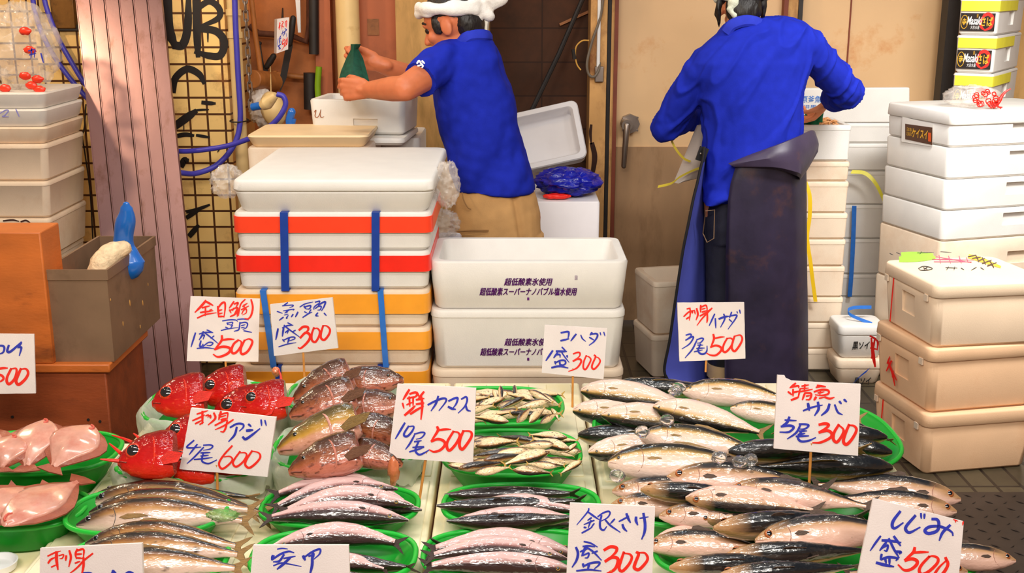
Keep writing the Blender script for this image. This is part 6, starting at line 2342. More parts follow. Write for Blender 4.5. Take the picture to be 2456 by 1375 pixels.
def put_fish(sp, H, T, roll=30, side=1, arch=0.0, droop=0.0, label=None, group=None, parts=True, length=None):
    """H snout, T tail tip (points of the place). side: +1 back away from us, -1 back towards us; roll lifts the back"""
    x = (T - H)
    L = x.length / 1.02 if sp not in HEADS else (length or x.length / PROF[sp][-1][0])
    x.normalize()
    up = Vector((0, 0, 1))
    aw = up.cross(x)
    if aw.y < 0:
        aw = -aw
    aw.normalize()
    upp = x.cross(aw)
    if upp.z < 0:
        upp = -upp
    r = RAD(roll)
    z = aw * (side * math.cos(r)) + upp * math.sin(r)
    y = z.cross(x)
    M = Matrix((x, y, z)).transposed().to_4x4()
    M.translation = H
    bz = arch * side * math.cos(r) + droop * math.sin(r)
    by = (droop * math.cos(r)) * (1 if y.z > 0 else -1)
    ms = fish_meshes(sp, bz, by)
    nm, cat = FISHNAME[sp]
    o = bpy.data.objects.new(nm, ms['body'])
    COL.objects.link(o)
    o.matrix_basis = M @ Matrix.Scale(L, 4)
    o.rotation_mode = 'QUATERNION'
    tag(o, label, cat, group)
    for k, me in ms.items():
        if k == 'body':
            continue
        if not parts and k not in ('tail_fin', 'eye1', 'eye-1'):
            continue
        # leave out the eye or fin pressed against the fish below
        if k[-1] == '1' and ('-1' in k) == (y.z > 0):
            continue
        c = bpy.data.objects.new(PARTN.get(k, k), me)
        COL.objects.link(c)
        c.parent = o
    return o


def F(sp, hx, hy, tx, ty, z, label, group, roll=30, side=1, arch=0.0, droop=0.0, zt=None, parts=True, lie=0.7):
    H = atz(hx, hy, z)
    T = atz(tx, ty, z if zt is None else zt)
    T = at(tx, ty, H.y + (T.y - H.y) * lie)
    if sp in HEADS:
        roll = 46 + roll * 0.4
    elif sp != 'kohada':
        if roll >= 50:
            side, roll = -1, 46
        elif roll >= 34 and side == 1:
            side, roll = -1, 58
        elif side == -1:
            roll = -30
        elif roll < 0:
            side, roll = -1, -46
        else:
            roll = 44 + roll * 0.3
    return put_fish(sp, H, T, roll, side, arch, droop, label, group, parts)


ga = 'horse mackerel in the left green baskets'
F('aji', 236, 1184, 636, 1196, 0.618, 'dark backed horse mackerel at the rear of the rear left basket', ga, 52, 1, 0.02, .02)
F('aji', 216, 1205, 668, 1238, 0.618, 'horse mackerel with open pale mouth, second from the rear in its basket', ga, 22, 1, 0.035, .02)
F('aji', 214, 1232, 636, 1226, 0.623, 'horse mackerel half hidden between the second and the frontmost one', ga, 26, 1, 0.045, .02)
F('aji', 184, 1262, 624, 1254, 0.628, 'horse mackerel with a clear blue eye, frontmost in the rear basket', ga, 20, 1, 0.055, .02)
F('aji', 205, 1306, 604, 1316, 0.628, 'horse mackerel topmost in the front left basket, belly above the sign', ga, 18, 1, 0.05, .02)
F('aji', 180, 1336, 612, 1334, 0.633, 'horse mackerel with tail right of the front left price sign', ga, 24, 1, 0.035, .02)
F('aji', 170, 1378, 606, 1366, 0.628, 'horse mackerel lowest in view in the front left basket', ga, 20, 1, 0.04, .02)

gk = 'barracuda in the middle green baskets'
F('kamasu', 968, 1200, 640, 1192, 0.628, 'white bellied barracuda at the rear of the basket left of the stick', gk, -34, 1, 0.162, .0)
F('kamasu', 954, 1174, 640, 1224, 0.646, 'barracuda with a bright eye and dark lower side pointing right', gk, 8, -1, 0.115, .0)
F('kamasu', 1012, 1224, 668, 1240, 0.633, 'barracuda with only its dark snout clear at the right of its basket', gk, 10, -1, 0.068, .0)
F('kamasu', 992, 1214, 662, 1232, 0.650, 'thick white bellied barracuda across the middle of its basket', gk, -32, 1, 0.135, .0)
F('kamasu', 980, 1249, 620, 1246, 0.638, 'dark sided barracuda frontmost in the basket left of the stick', gk, 6, -1, 0.068, .0)
F('kamasu', 640, 1318, 976, 1308, 0.623, 'white barracuda arched along the top of the basket behind the blue lettered sign', gk, -26, 1, 0.135, .0)
F('kamasu', 690, 1320, 1004, 1364, 0.636, 'dark backed barracuda running down to the right above the blue lettered sign', gk, 36, 1, 0.108, .0)
F('kamasu', 700, 1352, 942, 1370, 0.623, 'pale barracuda right of the blue lettered sign near the bottom edge', gk, -20, 1, 0.081, .0)
F('kamasu', 660, 1384, 930, 1384, 0.628, 'dark barracuda cut by the bottom edge right of the blue lettered sign', gk, 36, 1, 0.068, .0)
gd = 'dark barracuda in the column under the gizzard shad'
F('kamasu', 1066, 1187, 1396, 1184, 0.628, 'dark barracuda at the rear with only its snout and back showing', gd, 40, 1, 0.061, .0)
F('kamasu', 1047, 1213, 1412, 1200, 0.640, 'dark barracuda with a brown snout, highest arched in its basket', gd, 38, 1, 0.115, .0)
F('kamasu', 1112, 1220, 1404, 1228, 0.628, 'pale barracuda wedged between two dark arched ones', gd, -25, 1, 0.068, .0)
F('kamasu', 1071, 1250, 1402, 1240, 0.646, 'dark barracuda bowed in front of the wedged pale one', gd, 38, 1, 0.115, .0)
F('kamasu', 1076, 1254, 1430, 1258, 0.633, 'barracuda with silvery gills and pale side at the front of its basket', gd, 10, -1, 0.041, .0)
F('kamasu', 1402, 1322, 1026, 1304, 0.628, 'dark barracuda arched at the rear of the lowest middle basket', gd, 38, 1, 0.121, .0)
F('kamasu', 1392, 1338, 1012, 1322, 0.638, 'broad white bellied barracuda in the lowest middle basket', gd, -30, 1, 0.115, .0)
F('kamasu', 1362, 1342, 1010, 1338, 0.650, 'barracuda with a dark snout against the silver salmon sign', gd, 12, -1, 0.095, .0)
F('kamasu', 1386, 1372, 1002, 1362, 0.633, 'white barracuda cut by the bottom edge left of the silver salmon sign', gd, -28, 1, 0.068, .0)

gi = 'young yellowtail in the large basket'
Z = .650
F('inada', 1466, 928, 1716, 922, .690, 'pale yellowtail at the very back of the large basket', gi, 40, 1, 0.07)
F('inada', 1510, 930, 1760, 940, .685, 'dark backed yellowtail at the back beside the ice lump', gi, 60, 1, 0.02)
F('inada', 1394, 938, 1680, 982, .690, 'white yellowtail topmost on the left of the pile', gi, -28, 1, 0.045)
F('inada', 1638, 940, 1936, 976, .702, 'yellowtail with its mouth by the ice lump, upper right of the pile', gi, 8, 1, 0.06)
F('inada', 1374, 985, 1660, 1012, .655, 'white yellowtail sticking out furthest left, half covered', gi, -30, 1, 0.02)
F('inada', 1443, 996, 1740, 1034, .690, 'white yellowtail lying over the furthest left one', gi, -26, 1, 0.05)
F('inada', 1567, 976, 1850, 1046, .722, 'white yellowtail lying slanted across the middle of the pile', gi, -26, 1, 0.03)
F('inada', 1752, 980, 1992, 1024, .680, 'yellowtail with a golden fin just left of the mackerel sign', gi, 10, 1, 0.04)
F('inada', 1386, 1044, 1700, 1052, .650, 'dark backed yellowtail pointing left below the white ones', gi, 56, 1, 0.05)
F('inada', 1411, 1086, 1700, 1080, .655, 'pink bellied yellowtail under the dark one at the left', gi, -34, 1, 0.04)
F('inada', 1536, 1046, 1856, 1094, .690, 'yellowtail showing its face and yellow stripe in the pile centre', gi, 12, 1, 0.04)
F('inada', 1746, 1084, 2090, 1078, .690, 'big dark backed yellowtail behind the mackerel sign', gi, 62, 1, 0.06)
F('inada', 2140, 1086, 1880, 1050, .665, 'dark yellowtail at the right end of the large basket', gi, 55, 1, 0.02)
F('inada', 1990, 1004, 2150, 1062, .690, 'dark yellowtail tail end between the mackerel sign and the basket rim', gi, 60, 1, 0.02)
F('inada', 1850, 960, 2080, 1010, .690, 'pale yellowtail hidden behind the mackerel sign', gi, -20, 1, 0.02)
F('inada', 2128, 1050, 1850, 1030, .680, 'dark yellowtail at the far right rim of the large basket', gi, 60, 1, 0.03)
F('inada', 1458, 1112, 1860, 1128, .660, 'silver yellowtail along the front of the large basket', gi, 6, 1, 0.035)
F('inada', 2140, 1122, 1776, 1120, .662, 'dark yellowtail lying along the front right of the large basket', gi, 66, 1, 0.02)

gs = 'mackerel heaped at the front right'
F('saba', 1468, 1179, 1790, 1180, .625, 'mackerel with big dark eye at the far left of the upper heap', gs, 10, 1, 0.02)
F('saba', 1888, 1140, 2150, 1160, .622, 'pale mackerel tail end lying behind the upper heap at the right', gs, -30, 1, 0.02)
F('saba', 1598, 1147, 2010, 1178, .650, 'mackerel with orange ringed eye, rear of the upper heap', gs, 8, 1, 0.03)
F('saba', 1536, 1175, 1860, 1196, .660, 'dark mackerel showing its black back on the left of the upper heap', gs, 64, 1, 0.02)
F('saba', 2304, 1199, 1930, 1160, .625, 'mackerel pointing right with its head out over the tread plate, rear one', gs, 12, 1, 0.02)
F('saba', 2294, 1228, 1960, 1196, .628, 'mackerel pointing right with its head out over the tread plate, front one', gs, 14, 1, 0.02)
F('saba', 1744, 1176, 2110, 1220, .668, 'silver mackerel with an upright fin in the middle of the upper heap', gs, 6, 1, 0.03)
F('saba', 1466, 1211, 1760, 1222, .615, 'mackerel head half hidden by the silver salmon sign', gs, 14, 1, 0.02)
F('saba', 1644, 1196, 1980, 1230, .662, 'pale mackerel with closed mouth lying over the left ones', gs, -4, 1, 0.04)
F('saba', 1580, 1239, 1900, 1240, .628, 'mackerel with grey gill cover, front left of the upper heap', gs, 8, 1, 0.02)
F('saba', 1668, 1241, 1960, 1250, .630, 'mackerel with only its pale snout between others', gs, -6, 1, 0.02)
F('saba', 1711, 1267, 2090, 1236, .668, 'black backed mackerel with steel sheen in front of the upper heap', gs, 46, 1, 0.05)
F('saba', 1736, 1292, 2060, 1300, .620, 'dark mackerel head under the big silver mackerel', gs, 60, 1, 0.02)
F('saba', 1811, 1298, 2230, 1290, .655, 'big silver mackerel with white cheek left of the clam sign', gs, 8, 1, 0.06)
F('saba', 1570, 1296, 1740, 1258, .600, 'pale mackerel tail right of the silver salmon sign', gs, -25, 1, 0.0)
F('saba', 1548, 1310, 1880, 1330, .618, 'pale mackerel with yellowish fin beside the silver salmon sign', gs, 0, 1, 0.05)
F('saba', 1738, 1334, 2120, 1318, .648, 'dark mackerel with purple sheen above the lowest one', gs, 54, 1, 0.03)
F('saba', 1606, 1362, 1960, 1342, .640, 'dark mackerel lowest at the left of the lower heap', gs, 54, 1, 0.04)
F('saba', 1720, 1384, 2080, 1356, .640, 'dark mackerel cut by the bottom edge left of the clam sign', gs, 58, 1, 0.04)
F('saba', 2436, 1346, 2130, 1330, .622, 'mackerel with its open mouth to the right of the clam sign', gs, 0, 1, 0.02)
F('saba', 2320, 1372, 2010, 1376, .615, 'mackerel under the clam sign at the bottom edge', gs, 10, 1, 0.02)

gh = 'red fish heads'
F('alfonsino', 366, 968, 492, 946, .690, 'red fish head with grey eye at the left of the rear basket', gh, 6, 1, lie=0.12)
F('alfonsino', 474, 945, 590, 925, .700, 'red fish head turned away on top of the rear basket', gh, 34, 1, lie=0.12)
F('alfonsino', 510, 996, 640, 976, .668, 'red fish head in the middle of the rear basket behind the sign', gh, 14, 1, lie=0.12)
F('alfonsino', 572, 976, 686, 958, .690, 'red fish head with a round pale eye at the right of the rear basket', gh, 10, 1, lie=0.12)
F('alfonsino', 284, 1108, 420, 1090, .685, 'red fish head with a wide dark eye at the left of the front basket', gh, 4, 1, lie=0.12)
F('alfonsino', 388, 1052, 510, 1040, .680, 'red fish head half behind the horse mackerel sign', gh, 10, 1, lie=0.12)
F('alfonsino', 396, 1118, 520, 1112, .665, 'red fish head low in front under the horse mackerel sign', gh, -10, 1, lie=0.12)
F('alfonsino', 500, 1120, 600, 1090, .660, 'red fish head hidden behind the horse mackerel sign', gh, 10, 1, lie=0.12)
gb_ = 'brown fish heads'
F('bream', 704, 962, 842, 896, .690, 'brown fish head at the top left of the rear basket', gb_, 14, 1, lie=0.12)
F('bream', 968, 912, 836, 926, .690, 'brown fish head facing right at the back beside the barracuda sign', gb_, 40, 1, lie=0.12)
F('bream', 696, 1000, 850, 944, .680, 'pinkish brown fish head under the top left one', gb_, 10, 1, lie=0.12)
F('bream', 976, 972, 830, 984, .672, 'brown fish head facing right above the front basket', gb_, 6, 1, lie=0.12)
F('hamachi', 668, 1082, 858, 1008, .688, 'yellow green fish head with a black eye in the front basket', gb_, 6, 1, lie=0.12)
F('bream', 694, 1134, 862, 1080, .672, 'pinkish fish head frontmost at the left of the front basket', gb_, 4, 1, lie=0.12)
F('bream', 990, 1052, 856, 1030, .675, 'dark brown fish head by the lower corner of the barracuda sign', gb_, 60, 1, lie=0.12)
F('bream', 966, 1116, 852, 1082, .662, 'dark brown fish head in front with a hanging fin', gb_, 16, 1, lie=0.12)

# little gizzard shad, heaped: angle (deg in the table plane), layer
gz = 'little gizzard shad heaped in the two rear middle baskets'
lab_r = 'little silver gizzard shad in the rear heap beside the printed boxes'
lab_f = 'little silver gizzard shad in the front heap of its column'
KD0 = [(1183, 934, 1192, 968, .678), (1200, 926, 1202, 968, .690), (1234, 924, 1236, 966, .692), (1268, 937, 1330, 968, .690), (1160, 950, 1166, 985, .680), (1210, 955, 1130, 985, .694), (1258, 953, 1192, 984, .700),
       (1316, 962, 1232, 982, .702), (1240, 1014, 1276, 976, .702), (1270, 1014, 1310, 976, .698), (1322, 980, 1342, 1012, .684), (1150, 1000, 1230, 990, .690), (1220, 1012, 1130, 1000, .688), (1296, 1016, 1340, 990, .680),
       (1100, 968, 1180, 952, .680), (1110, 990, 1190, 972, .688), (1090, 1006, 1170, 1012, .676), (1282, 960, 1210, 945, .684), (1300, 945, 1345, 975, .674), (1140, 935, 1080, 955, .668)]
def shad(q, lab):
    rr_ = random.Random(q[0] * 7 + q[1])
    F('kohada', q[0], q[1], q[2], q[3], q[4], lab, gz, *rr_.choice(((48, 1), (38, 1), (56, 1), (-48, -1), (-40, -1), (60, -1))), 0.02, 0, q[4] - 0.008, parts=False, lie=0.55)


def under(l, r, rear, front, z, lab, n, seed):
    rr_ = random.Random(seed)
    for i in range(n):
        x = l + (r - l) * (i % 5 + 0.5 + rr_.uniform(-.2, .2)) / 5
        y = rear + (front - rear) * (i // 5 + 0.5) / max(1, n // 5)
        a = rr_.uniform(-0.25, 0.25) + (math.pi if rr_.random() < 0.5 else 0)
        shad((x - 56 * math.cos(a), y - 14 * math.sin(a), x + 56 * math.cos(a), y + 14 * math.sin(a), z), lab)


under(1085, 1320, 936, 1006, .648, lab_r, 15, 3)
under(1100, 1360, 1046, 1122, .648, lab_f, 15, 9)
for q in KD0:
    shad(q, lab_r)
KD1 = [(1360, 1050, 1262, 1044, .672), (1140, 1070, 1250, 1058, .684), (1366, 1078, 1270, 1052, .686), (1384, 1064, 1350, 1092, .684), (1266, 1080, 1170, 1092, .696), (1212, 1086, 1120, 1096, .690), (1330, 1066, 1236, 1072, .692),
       (1160, 1104, 1270, 1090, .694), (1318, 1084, 1200, 1118, .704), (1100, 1124, 1214, 1108, .688), (1342, 1086, 1380, 1096, .676), (1336, 1120, 1258, 1112, .696), (1140, 1136, 1230, 1120, .682), (1230, 1128, 1330, 1136, .680), (1396, 1106, 1340, 1140, .672), (1290, 1060, 1190, 1046, .672), (1075, 1116, 1150, 1130, .668), (1170, 1062, 1090, 1080, .670), (1280, 1104, 1360, 1118, .684)]
for q in KD1:
    shad(q, lab_f)

# flatfish, pale blind side up
FLATM = mat('flatfish_belly', (208, 150, 130), 0.3, 0.14, 30, 0.25, 60, coat=0.6, col2=(184, 88, 70), thr=(0.48, 0.78), s2=16)
FLATF = mat('flatfish_fin', (150, 78, 56), 0.4, 0.2, 40, 0.4, 120)


def flatfish(label, pts_head, pts_tail, wid, z, lift, group, tilt):
    """oval fish seen from the pale side; wid = half width in metres"""
    H, T = atz(*pts_head, z + lift), atz(*pts_tail, z)
    x = (T - H)
    L = x.length
    x.normalize()
    n = Vector((0, -math.sin(RAD(tilt)), math.cos(RAD(tilt))))
    y = n.cross(x).normalized()
    n = x.cross(y)
    M = Matrix((x, y, n)).transposed().to_4x4()
    M.translation = H
    W_ = [(0, .06), (.03, .24), (.08, .42), (.16, .64), (.28, .88), (.40, 1.0), (.52, .92), (.66, .62), (.78, .34), (.86, .18), (.91, .14)]
    b = MB()
    rg = []
    for u, w in W_:
        r = []
        th = 0.0085 * min(1, w * 1.3)
        for k in range(20):
            a = 2 * math.pi * k / 20
            r.append(M @ Vector((u * L, wid * w * math.cos(a), th * math.copysign(abs(math.sin(a)) ** 0.4, math.sin(a)) + 0.01 * math.sin(u * 3) + (0.0035 * math.exp(-(math.cos(a) / 0.3) ** 2) if math.sin(a) > 0 else 0) + 0.002 * noise.noise(Vector((u * 9, math.cos(a) * 3, H.x * 20))))))
        rg.append(r)
    b.loft(rg)
    o = b.build('flatfish', FLATM, None, label=label, cat='fish', group=group, angle=70)
    b = MB()
    for s in (-1, 1):
        A = [M @ Vector((u * L, s * wid * w * 0.94, 0.01 * math.sin(u * 3))) for u, w in W_[2:]]
        Bq = [M @ Vector((u * L, s * (wid * w + 0.019 * math.sin(math.pi * min(1, (u - .08) / .8)) ** 0.5), 0.01 * math.sin(u * 3) - 0.002)) for u, w in W_[2:]]
        up = n * 0.0015
        ia = [b.vert(p + up) for p in A]
        ib = [b.vert(p + up) for p in Bq]
        ja = [b.vert(p - up) for p in A]
        jb = [b.vert(p - up) for p in Bq]
        for i in range(len(A) - 1):
            b.face((ia[i], ia[i + 1], ib[i + 1], ib[i]))
            b.face((ja[i], jb[i], jb[i + 1], ja[i + 1]))
            b.face((ib[i], ib[i + 1], jb[i + 1], jb[i]))
    b.build('side_fin', FLATF, o, angle=60)
    b = MB()
    A = [M @ Vector((L * u, w, 0.004)) for u, w in ((.89, .014), (1.0, .030), (1.02, 0), (1.0, -.030), (.89, -.014))]
    b.loft([[p + n * .0015 for p in A], [p - n * .0015 for p in A]])
    b.build('tail_fin', FLATF, o)
    b = MB()
    P = [M @ Vector((u * L, wid * v, 0.0088 * min(1, .6 + u * 2) + 0.01 * math.sin(u * 3))) for u, v in ((.03, .02), (.05, .16), (.10, .22), (.13, .1))]
    b.tube(catmull(P, 3), 0.0025, 6)
    b.build('mouth', mat('mouth_flat', (206, 92, 76), 0.4), o)
    return o


gf = 'flatfish in the two left baskets'
flatfish('pale flatfish at the left edge of the rear basket, cut by the frame', (-50, 1030), (-50, 1134), 0.050, .665, .055, gf, 38)
flatfish('pale flatfish second from the left edge in the rear basket', (32, 1046), (2, 1134), 0.046, .668, .05, gf, 36)
flatfish('pale flatfish standing tallest in the rear flatfish basket', (108, 1008), (62, 1134), 0.048, .670, .06, gf, 34)
flatfish('pale flatfish at the right end of the rear flatfish basket', (222, 1022), (120, 1134), 0.055, .672, .05, gf, 34)
flatfish('narrow pinkish flatfish at the right of the front flatfish basket', (8, 1262), (200, 1152), 0.050, .650, .0, gf, 26)
flatfish('narrow brownish edged flatfish next left in the front flatfish basket', (-70, 1252), (124, 1172), 0.048, .652, .0, gf, 26)
flatfish('narrow flatfish at the left edge of the front flatfish basket', (-120, 1226), (42, 1178), 0.046, .650, .0, gf, 26)

# ice lumps between the fish
# loose pieces between the brown heads, and long red fin rays
gq = 'loose pieces among the fish heads'
FLESH = mat('cut_flesh', (214, 120, 76), 0.35, 0.2, 30, 0.5, 80, coat=0.6)
for k, (px, py, z, r, m_, lab) in enumerate(((818, 966, .70, (.022, .018, .02), FLESH, 'orange cut flesh between the two rear rows of brown heads'), (812, 984, .70, (.014, .01, .01), mat('gristle', (226, 206, 184), 0.4, 0.1, 20), 'white bit of gristle by the orange flesh'),
                                             (884, 1012, .70, (.02, .014, .014), mat('gristle', (226, 206, 184), 0.4, 0.1, 20), 'white bone piece above the dark head'), (944, 1132, .655, (.012, .01, .03), FLESH, 'pink shred hanging over the front liner'), (662, 892, .70, (.01, .008, .012), FLESH, 'small yellow fin scrap on the red heads'))):
    crumple('fish_scrap', lab, 'fish scrap', atz(px, py, z), r, m_, 80 + k, gq, 0.4, nu=16, nv=12)
RAYM = FINM['alfonsino']
for k, (p, lab) in enumerate(((((290, 1088), (276, 1076), (262, 1064)), 'short red fin ray left of the front red head'), (((330, 1068), (300, 1054), (268, 1044)), 'long red fin ray reaching over the flatfish basket'), (((340, 1062), (330, 1048), (320, 1040)), 'upright red spine on the front red head'), (((672, 930), (674, 905), (668, 886)), 'red fin standing at the right of the rear red heads'), (((285, 1106), (262, 1104), (240, 1102)), 'thin red ray lying towards the flatfish'))):
    b = MB()
    b.tube(catmull([atz(x, y, .70 + 0.004 * i) for i, (x, y) in enumerate(p)], 4), [0.004, 0.004, 0.0036, 0.0034, 0.003, 0.0026, 0.0022, 0.0018, 0.0012], 6)
    b.build('fin_ray', RAYM, None, label=lab, cat='fin', group='red fin rays')
gc = 'ice lumps among the yellowtail'
for k, (px, py, z, lab) in enumerate(((1620, 938, .73, 'clear ice lump between the two rear yellowtail'), (1628, 930, .735, 'small clear ice lump on top beside the dark yellowtail'), (1600, 1008, .73, 'tiny ice lump under the slanted yellowtail'),
                                      (1725, 1098, .705, 'clear ice lump in front of the big dark yellowtail'), (1775, 1108, .70, 'larger ice lump heap right of the first front lump'), (1800, 1104, .70, 'ice lump at the end of the front ice heap'), (1540, 1036, .72, 'small ice lump at the mouth of the facing yellowtail'), (1480, 1142, .66, 'ice crumb at the front rim of the large basket'))):
    crumple('ice_lump', lab, 'ice', atz(px, py, z), (0.016, 0.014, 0.012), ICE, 60 + k, gc, 0.3, nu=14, nv=10)

crumple('leaf_divider', 'crumpled green plastic leaf on the tails of the rear horse mackerel', 'leaf', atz(534, 1236, .675), (0.030, 0.016, 0.010), mat('green_leaf', (120, 170, 90), 0.2, 0.3, 60, 0.5, 80, alpha=0.55), 91, amp=0.3)
b = MB()
c = atz(-6, 1368, ZTAB - 0.018)
b.loft([[c + Vector((r * math.cos(t), r * math.sin(t), z)) for t in [2 * math.pi * k / 32 for k in range(32)]] for r, z in ((0.02, 0), (0.034, 0.004), (0.038, 0.018), (0.035, 0.018), (0.030, 0.007), (0.01, 0.005))])
b.build('dish', WHITE, None, label='small white dish cut by the bottom left corner', cat='dish')
F('kohada', 1016, 1108, 1012, 1146, .605, 'small dark fish stuck on the foam lid behind the barracuda sign stick', None, 20, 1, parts=False, lie=0.4)

# ================================================================ PRICE SIGNS
def sign(label, crop, scale, corners, strokes, Y, yaw=0, tilt=8, stick=None, group='hand lettered foam price signs', thick=0.007, hook=None, m=None, torn=True, stick_y=None, th_dir=None):
    """corners TL TR BR BL and strokes are in the pixels of one enlarged crop of the photograph"""
    P = lambda x, y: (crop[0] + x / scale, crop[1] + y / scale)
    cxp = sum(c[0] for c in corners) / 4
    cyp = sum(c[1] for c in corners) / 4
    p0 = at(*P(cxp, cyp), Y)
    ty, ya = RAD(tilt), RAD(yaw)
    n = Vector((math.sin(ya) * math.cos(ty), -math.cos(ya) * math.cos(ty), math.sin(ty)))
    o = thing('price_sign', label, 'sign', (p0.x, p0.y, p0.z - 0.05), 0, group)
    rs = random.Random(int(crop[0]))
    outline = []
    for i in range(4):
        a, c = corners[i], corners[(i + 1) % 4]
        for k in range(10):
            t = k / 10
            j = (rs.random() - 0.5) * 5 if torn and k else 0
            x, y = a[0] + (c[0] - a[0]) * t, a[1] + (c[1] - a[1]) * t
            outline.append((x, y + j) if i in (0, 2) else (x + j, y))
            if hook and i == 0 and k in hook:
                outline[-1] = hook[k]
    b = MB()
    A = [onplane(*P(x, y), p0, n) for x, y in outline]
    b.loft([A, [p - n * thick for p in A]])
    brd = b.build('sign_board', m or BOARD, o, angle=30)
    for colr, mm, nm in (('r', INKR, 'red_lettering'), ('b', INKB, 'blue_lettering')):
        b = MB()
        k = 0
        for h, w, pts in parse(strokes):
            if h != colr:
                continue
            k += 1
            stroke_mesh(b, pts, w * 1.05, lambda x, y, l: onplane(*P(x, y), p0 + n * l, n), 0.0006 + k * 0.00002)
        if b.v:
            b.build(nm, mm, brd)
    if stick:
        (sx0, sy0), zb = stick
        mx = (corners[2][0] + corners[3][0]) / 2
        bot = onplane(sx0, sy0 - 14, p0 - n * (thick * 0.5), n)
        foot = bot - Vector((0, 0, bot.z - zb))
        foot = foot + Vector(((at(stick_y[0], stick_y[1], foot.y).x - foot.x) if stick_y else 0, 0, 0))
        b = MB()
        b.tube([bot + Vector((0, 0, 0.01)), foot], 0.0028, 8)
        b.build('stick', BAMBOO, o)
    return o


sign('price sign in red and blue, leaning on the orange taped box left of another', (440, 700), 7.64, [(130, 88), (1400, 132), (1372, 1284), (60, 1270)], '''
r46:410,165 320,270 215,375; r40:415,180 540,250; r32:340,295 480,260; r34:310,382 540,348; r32:405,280 400,440; r30:255,482 400,420 600,385; r24:480,340 525,322;
r40:630,270 645,455; r38:640,290 700,215 755,200 765,300 742,465; r28:650,345 705,330; r28:655,405 712,390; r34:640,455 740,452;
r34:925,180 840,300; r34:930,225 1000,205 960,290; r30:860,340 990,290 935,400; r26:840,330 872,390; r26:920,300 900,350; r30:860,455 950,410 990,340; r30:1000,300 985,455;
r28:1130,140 1045,240 1010,440; r36:1240,145 1270,280 1245,420 1190,495 1125,490; r26:1085,270 1170,210; r24:1110,235 1115,330; r26:1060,330 1195,262; r24:1070,405 1100,345 1150,315 1150,385 1085,425;
b24:715,535 850,515 960,520 990,545; b28:800,570 815,605; b22:810,575 900,560 880,610 830,600; b22:770,650 815,665; b22:900,615 865,665; b22:690,712 790,685 1000,655; b22:990,508 1100,500 1190,517;
b28:1035,560 1015,690 930,725; b26:1040,575 1130,560 1175,590 1150,660 1090,690; b20:1060,622 1130,605; b20:1060,662 1120,650; b24:1105,715 1250,745;
b32:220,755 140,1010; b26:290,775 400,745 540,750; b24:430,700 530,745; b34:365,730 340,800 290,880; b26:330,815 385,795 360,870; b26:370,740 480,820 630,945; b22:560,810 500,855; b32:320,900 300,1000 355,990; b24:360,1000 460,930 540,940 500,985 430,985; b24:355,960 360,1040; b26:250,1040 400,1025 560,1045;
r44:705,805 695,900 570,1060; r40:720,885 820,870 925,872; r48:580,1055 700,1010 820,1020 860,1070 800,1140 680,1190 610,1190 550,1150; r44:1000,890 920,960 880,1070 910,1130 980,1100 1050,1000 1060,920 1010,885; r44:1120,890 1060,1020 1050,1110 1090,1145 1180,1090 1250,970 1260,900 1200,865 1120,892''',
     2.98, 14, 6, ((540, 868), 0.60))
sign('small tilted price sign with blue writing and 300 by the orange taped boxes', (640, 700), 8.594, [(65, 265), (1350, 120), (1465, 1162), (150, 1325)], '''
b28:430,225 330,295; b24:320,290 520,275 540,295 470,330; b24:210,405 320,445; b22:340,395 550,360 540,385; b30:460,370 370,440; b24:430,380 410,440; b20:360,480 440,462; b30:340,525 255,590; b24:440,490 400,545 430,540; b32:540,465 505,520; b34:640,420 590,520;
b24:680,315 790,250 950,212; b40:770,300 800,345; b30:780,312 900,285 880,350 810,355; b24:775,412 830,440; b26:910,370 870,430; b28:740,530 860,450 930,420; b28:995,215 1090,195 1060,260; b26:1080,235 980,310 970,370; b36:1060,272 1200,205 1185,290 1130,390; b28:1000,345 1060,302 1120,305 1100,370 1050,378; b32:1050,435 1010,490 1060,500; b28:1180,440 1225,490;
b40:230,765 185,985; b28:320,745 420,700 540,690; b24:430,640 530,690; b40:345,745 320,915; b30:380,840 440,800 420,860; b30:355,690 450,770 670,930; b24:590,795 520,825; b28:325,985 360,1030; b28:340,1000 480,940 570,938 565,975 440,1020; b34:460,960 430,1055; b24:245,1135 420,1080 600,1048;
r52:665,790 750,725 840,730 850,790 790,845; r54:690,950 790,850 870,870 890,950 820,1060 700,1165 650,1155; r46:970,740 925,880 930,1000 1000,1035 1070,930 1090,820 1040,755 980,762; r48:1160,702 1115,860 1120,960 1190,990 1280,880 1300,780 1240,710 1165,700''',
     2.86, -5, 6, ((727, 852), 0.60))
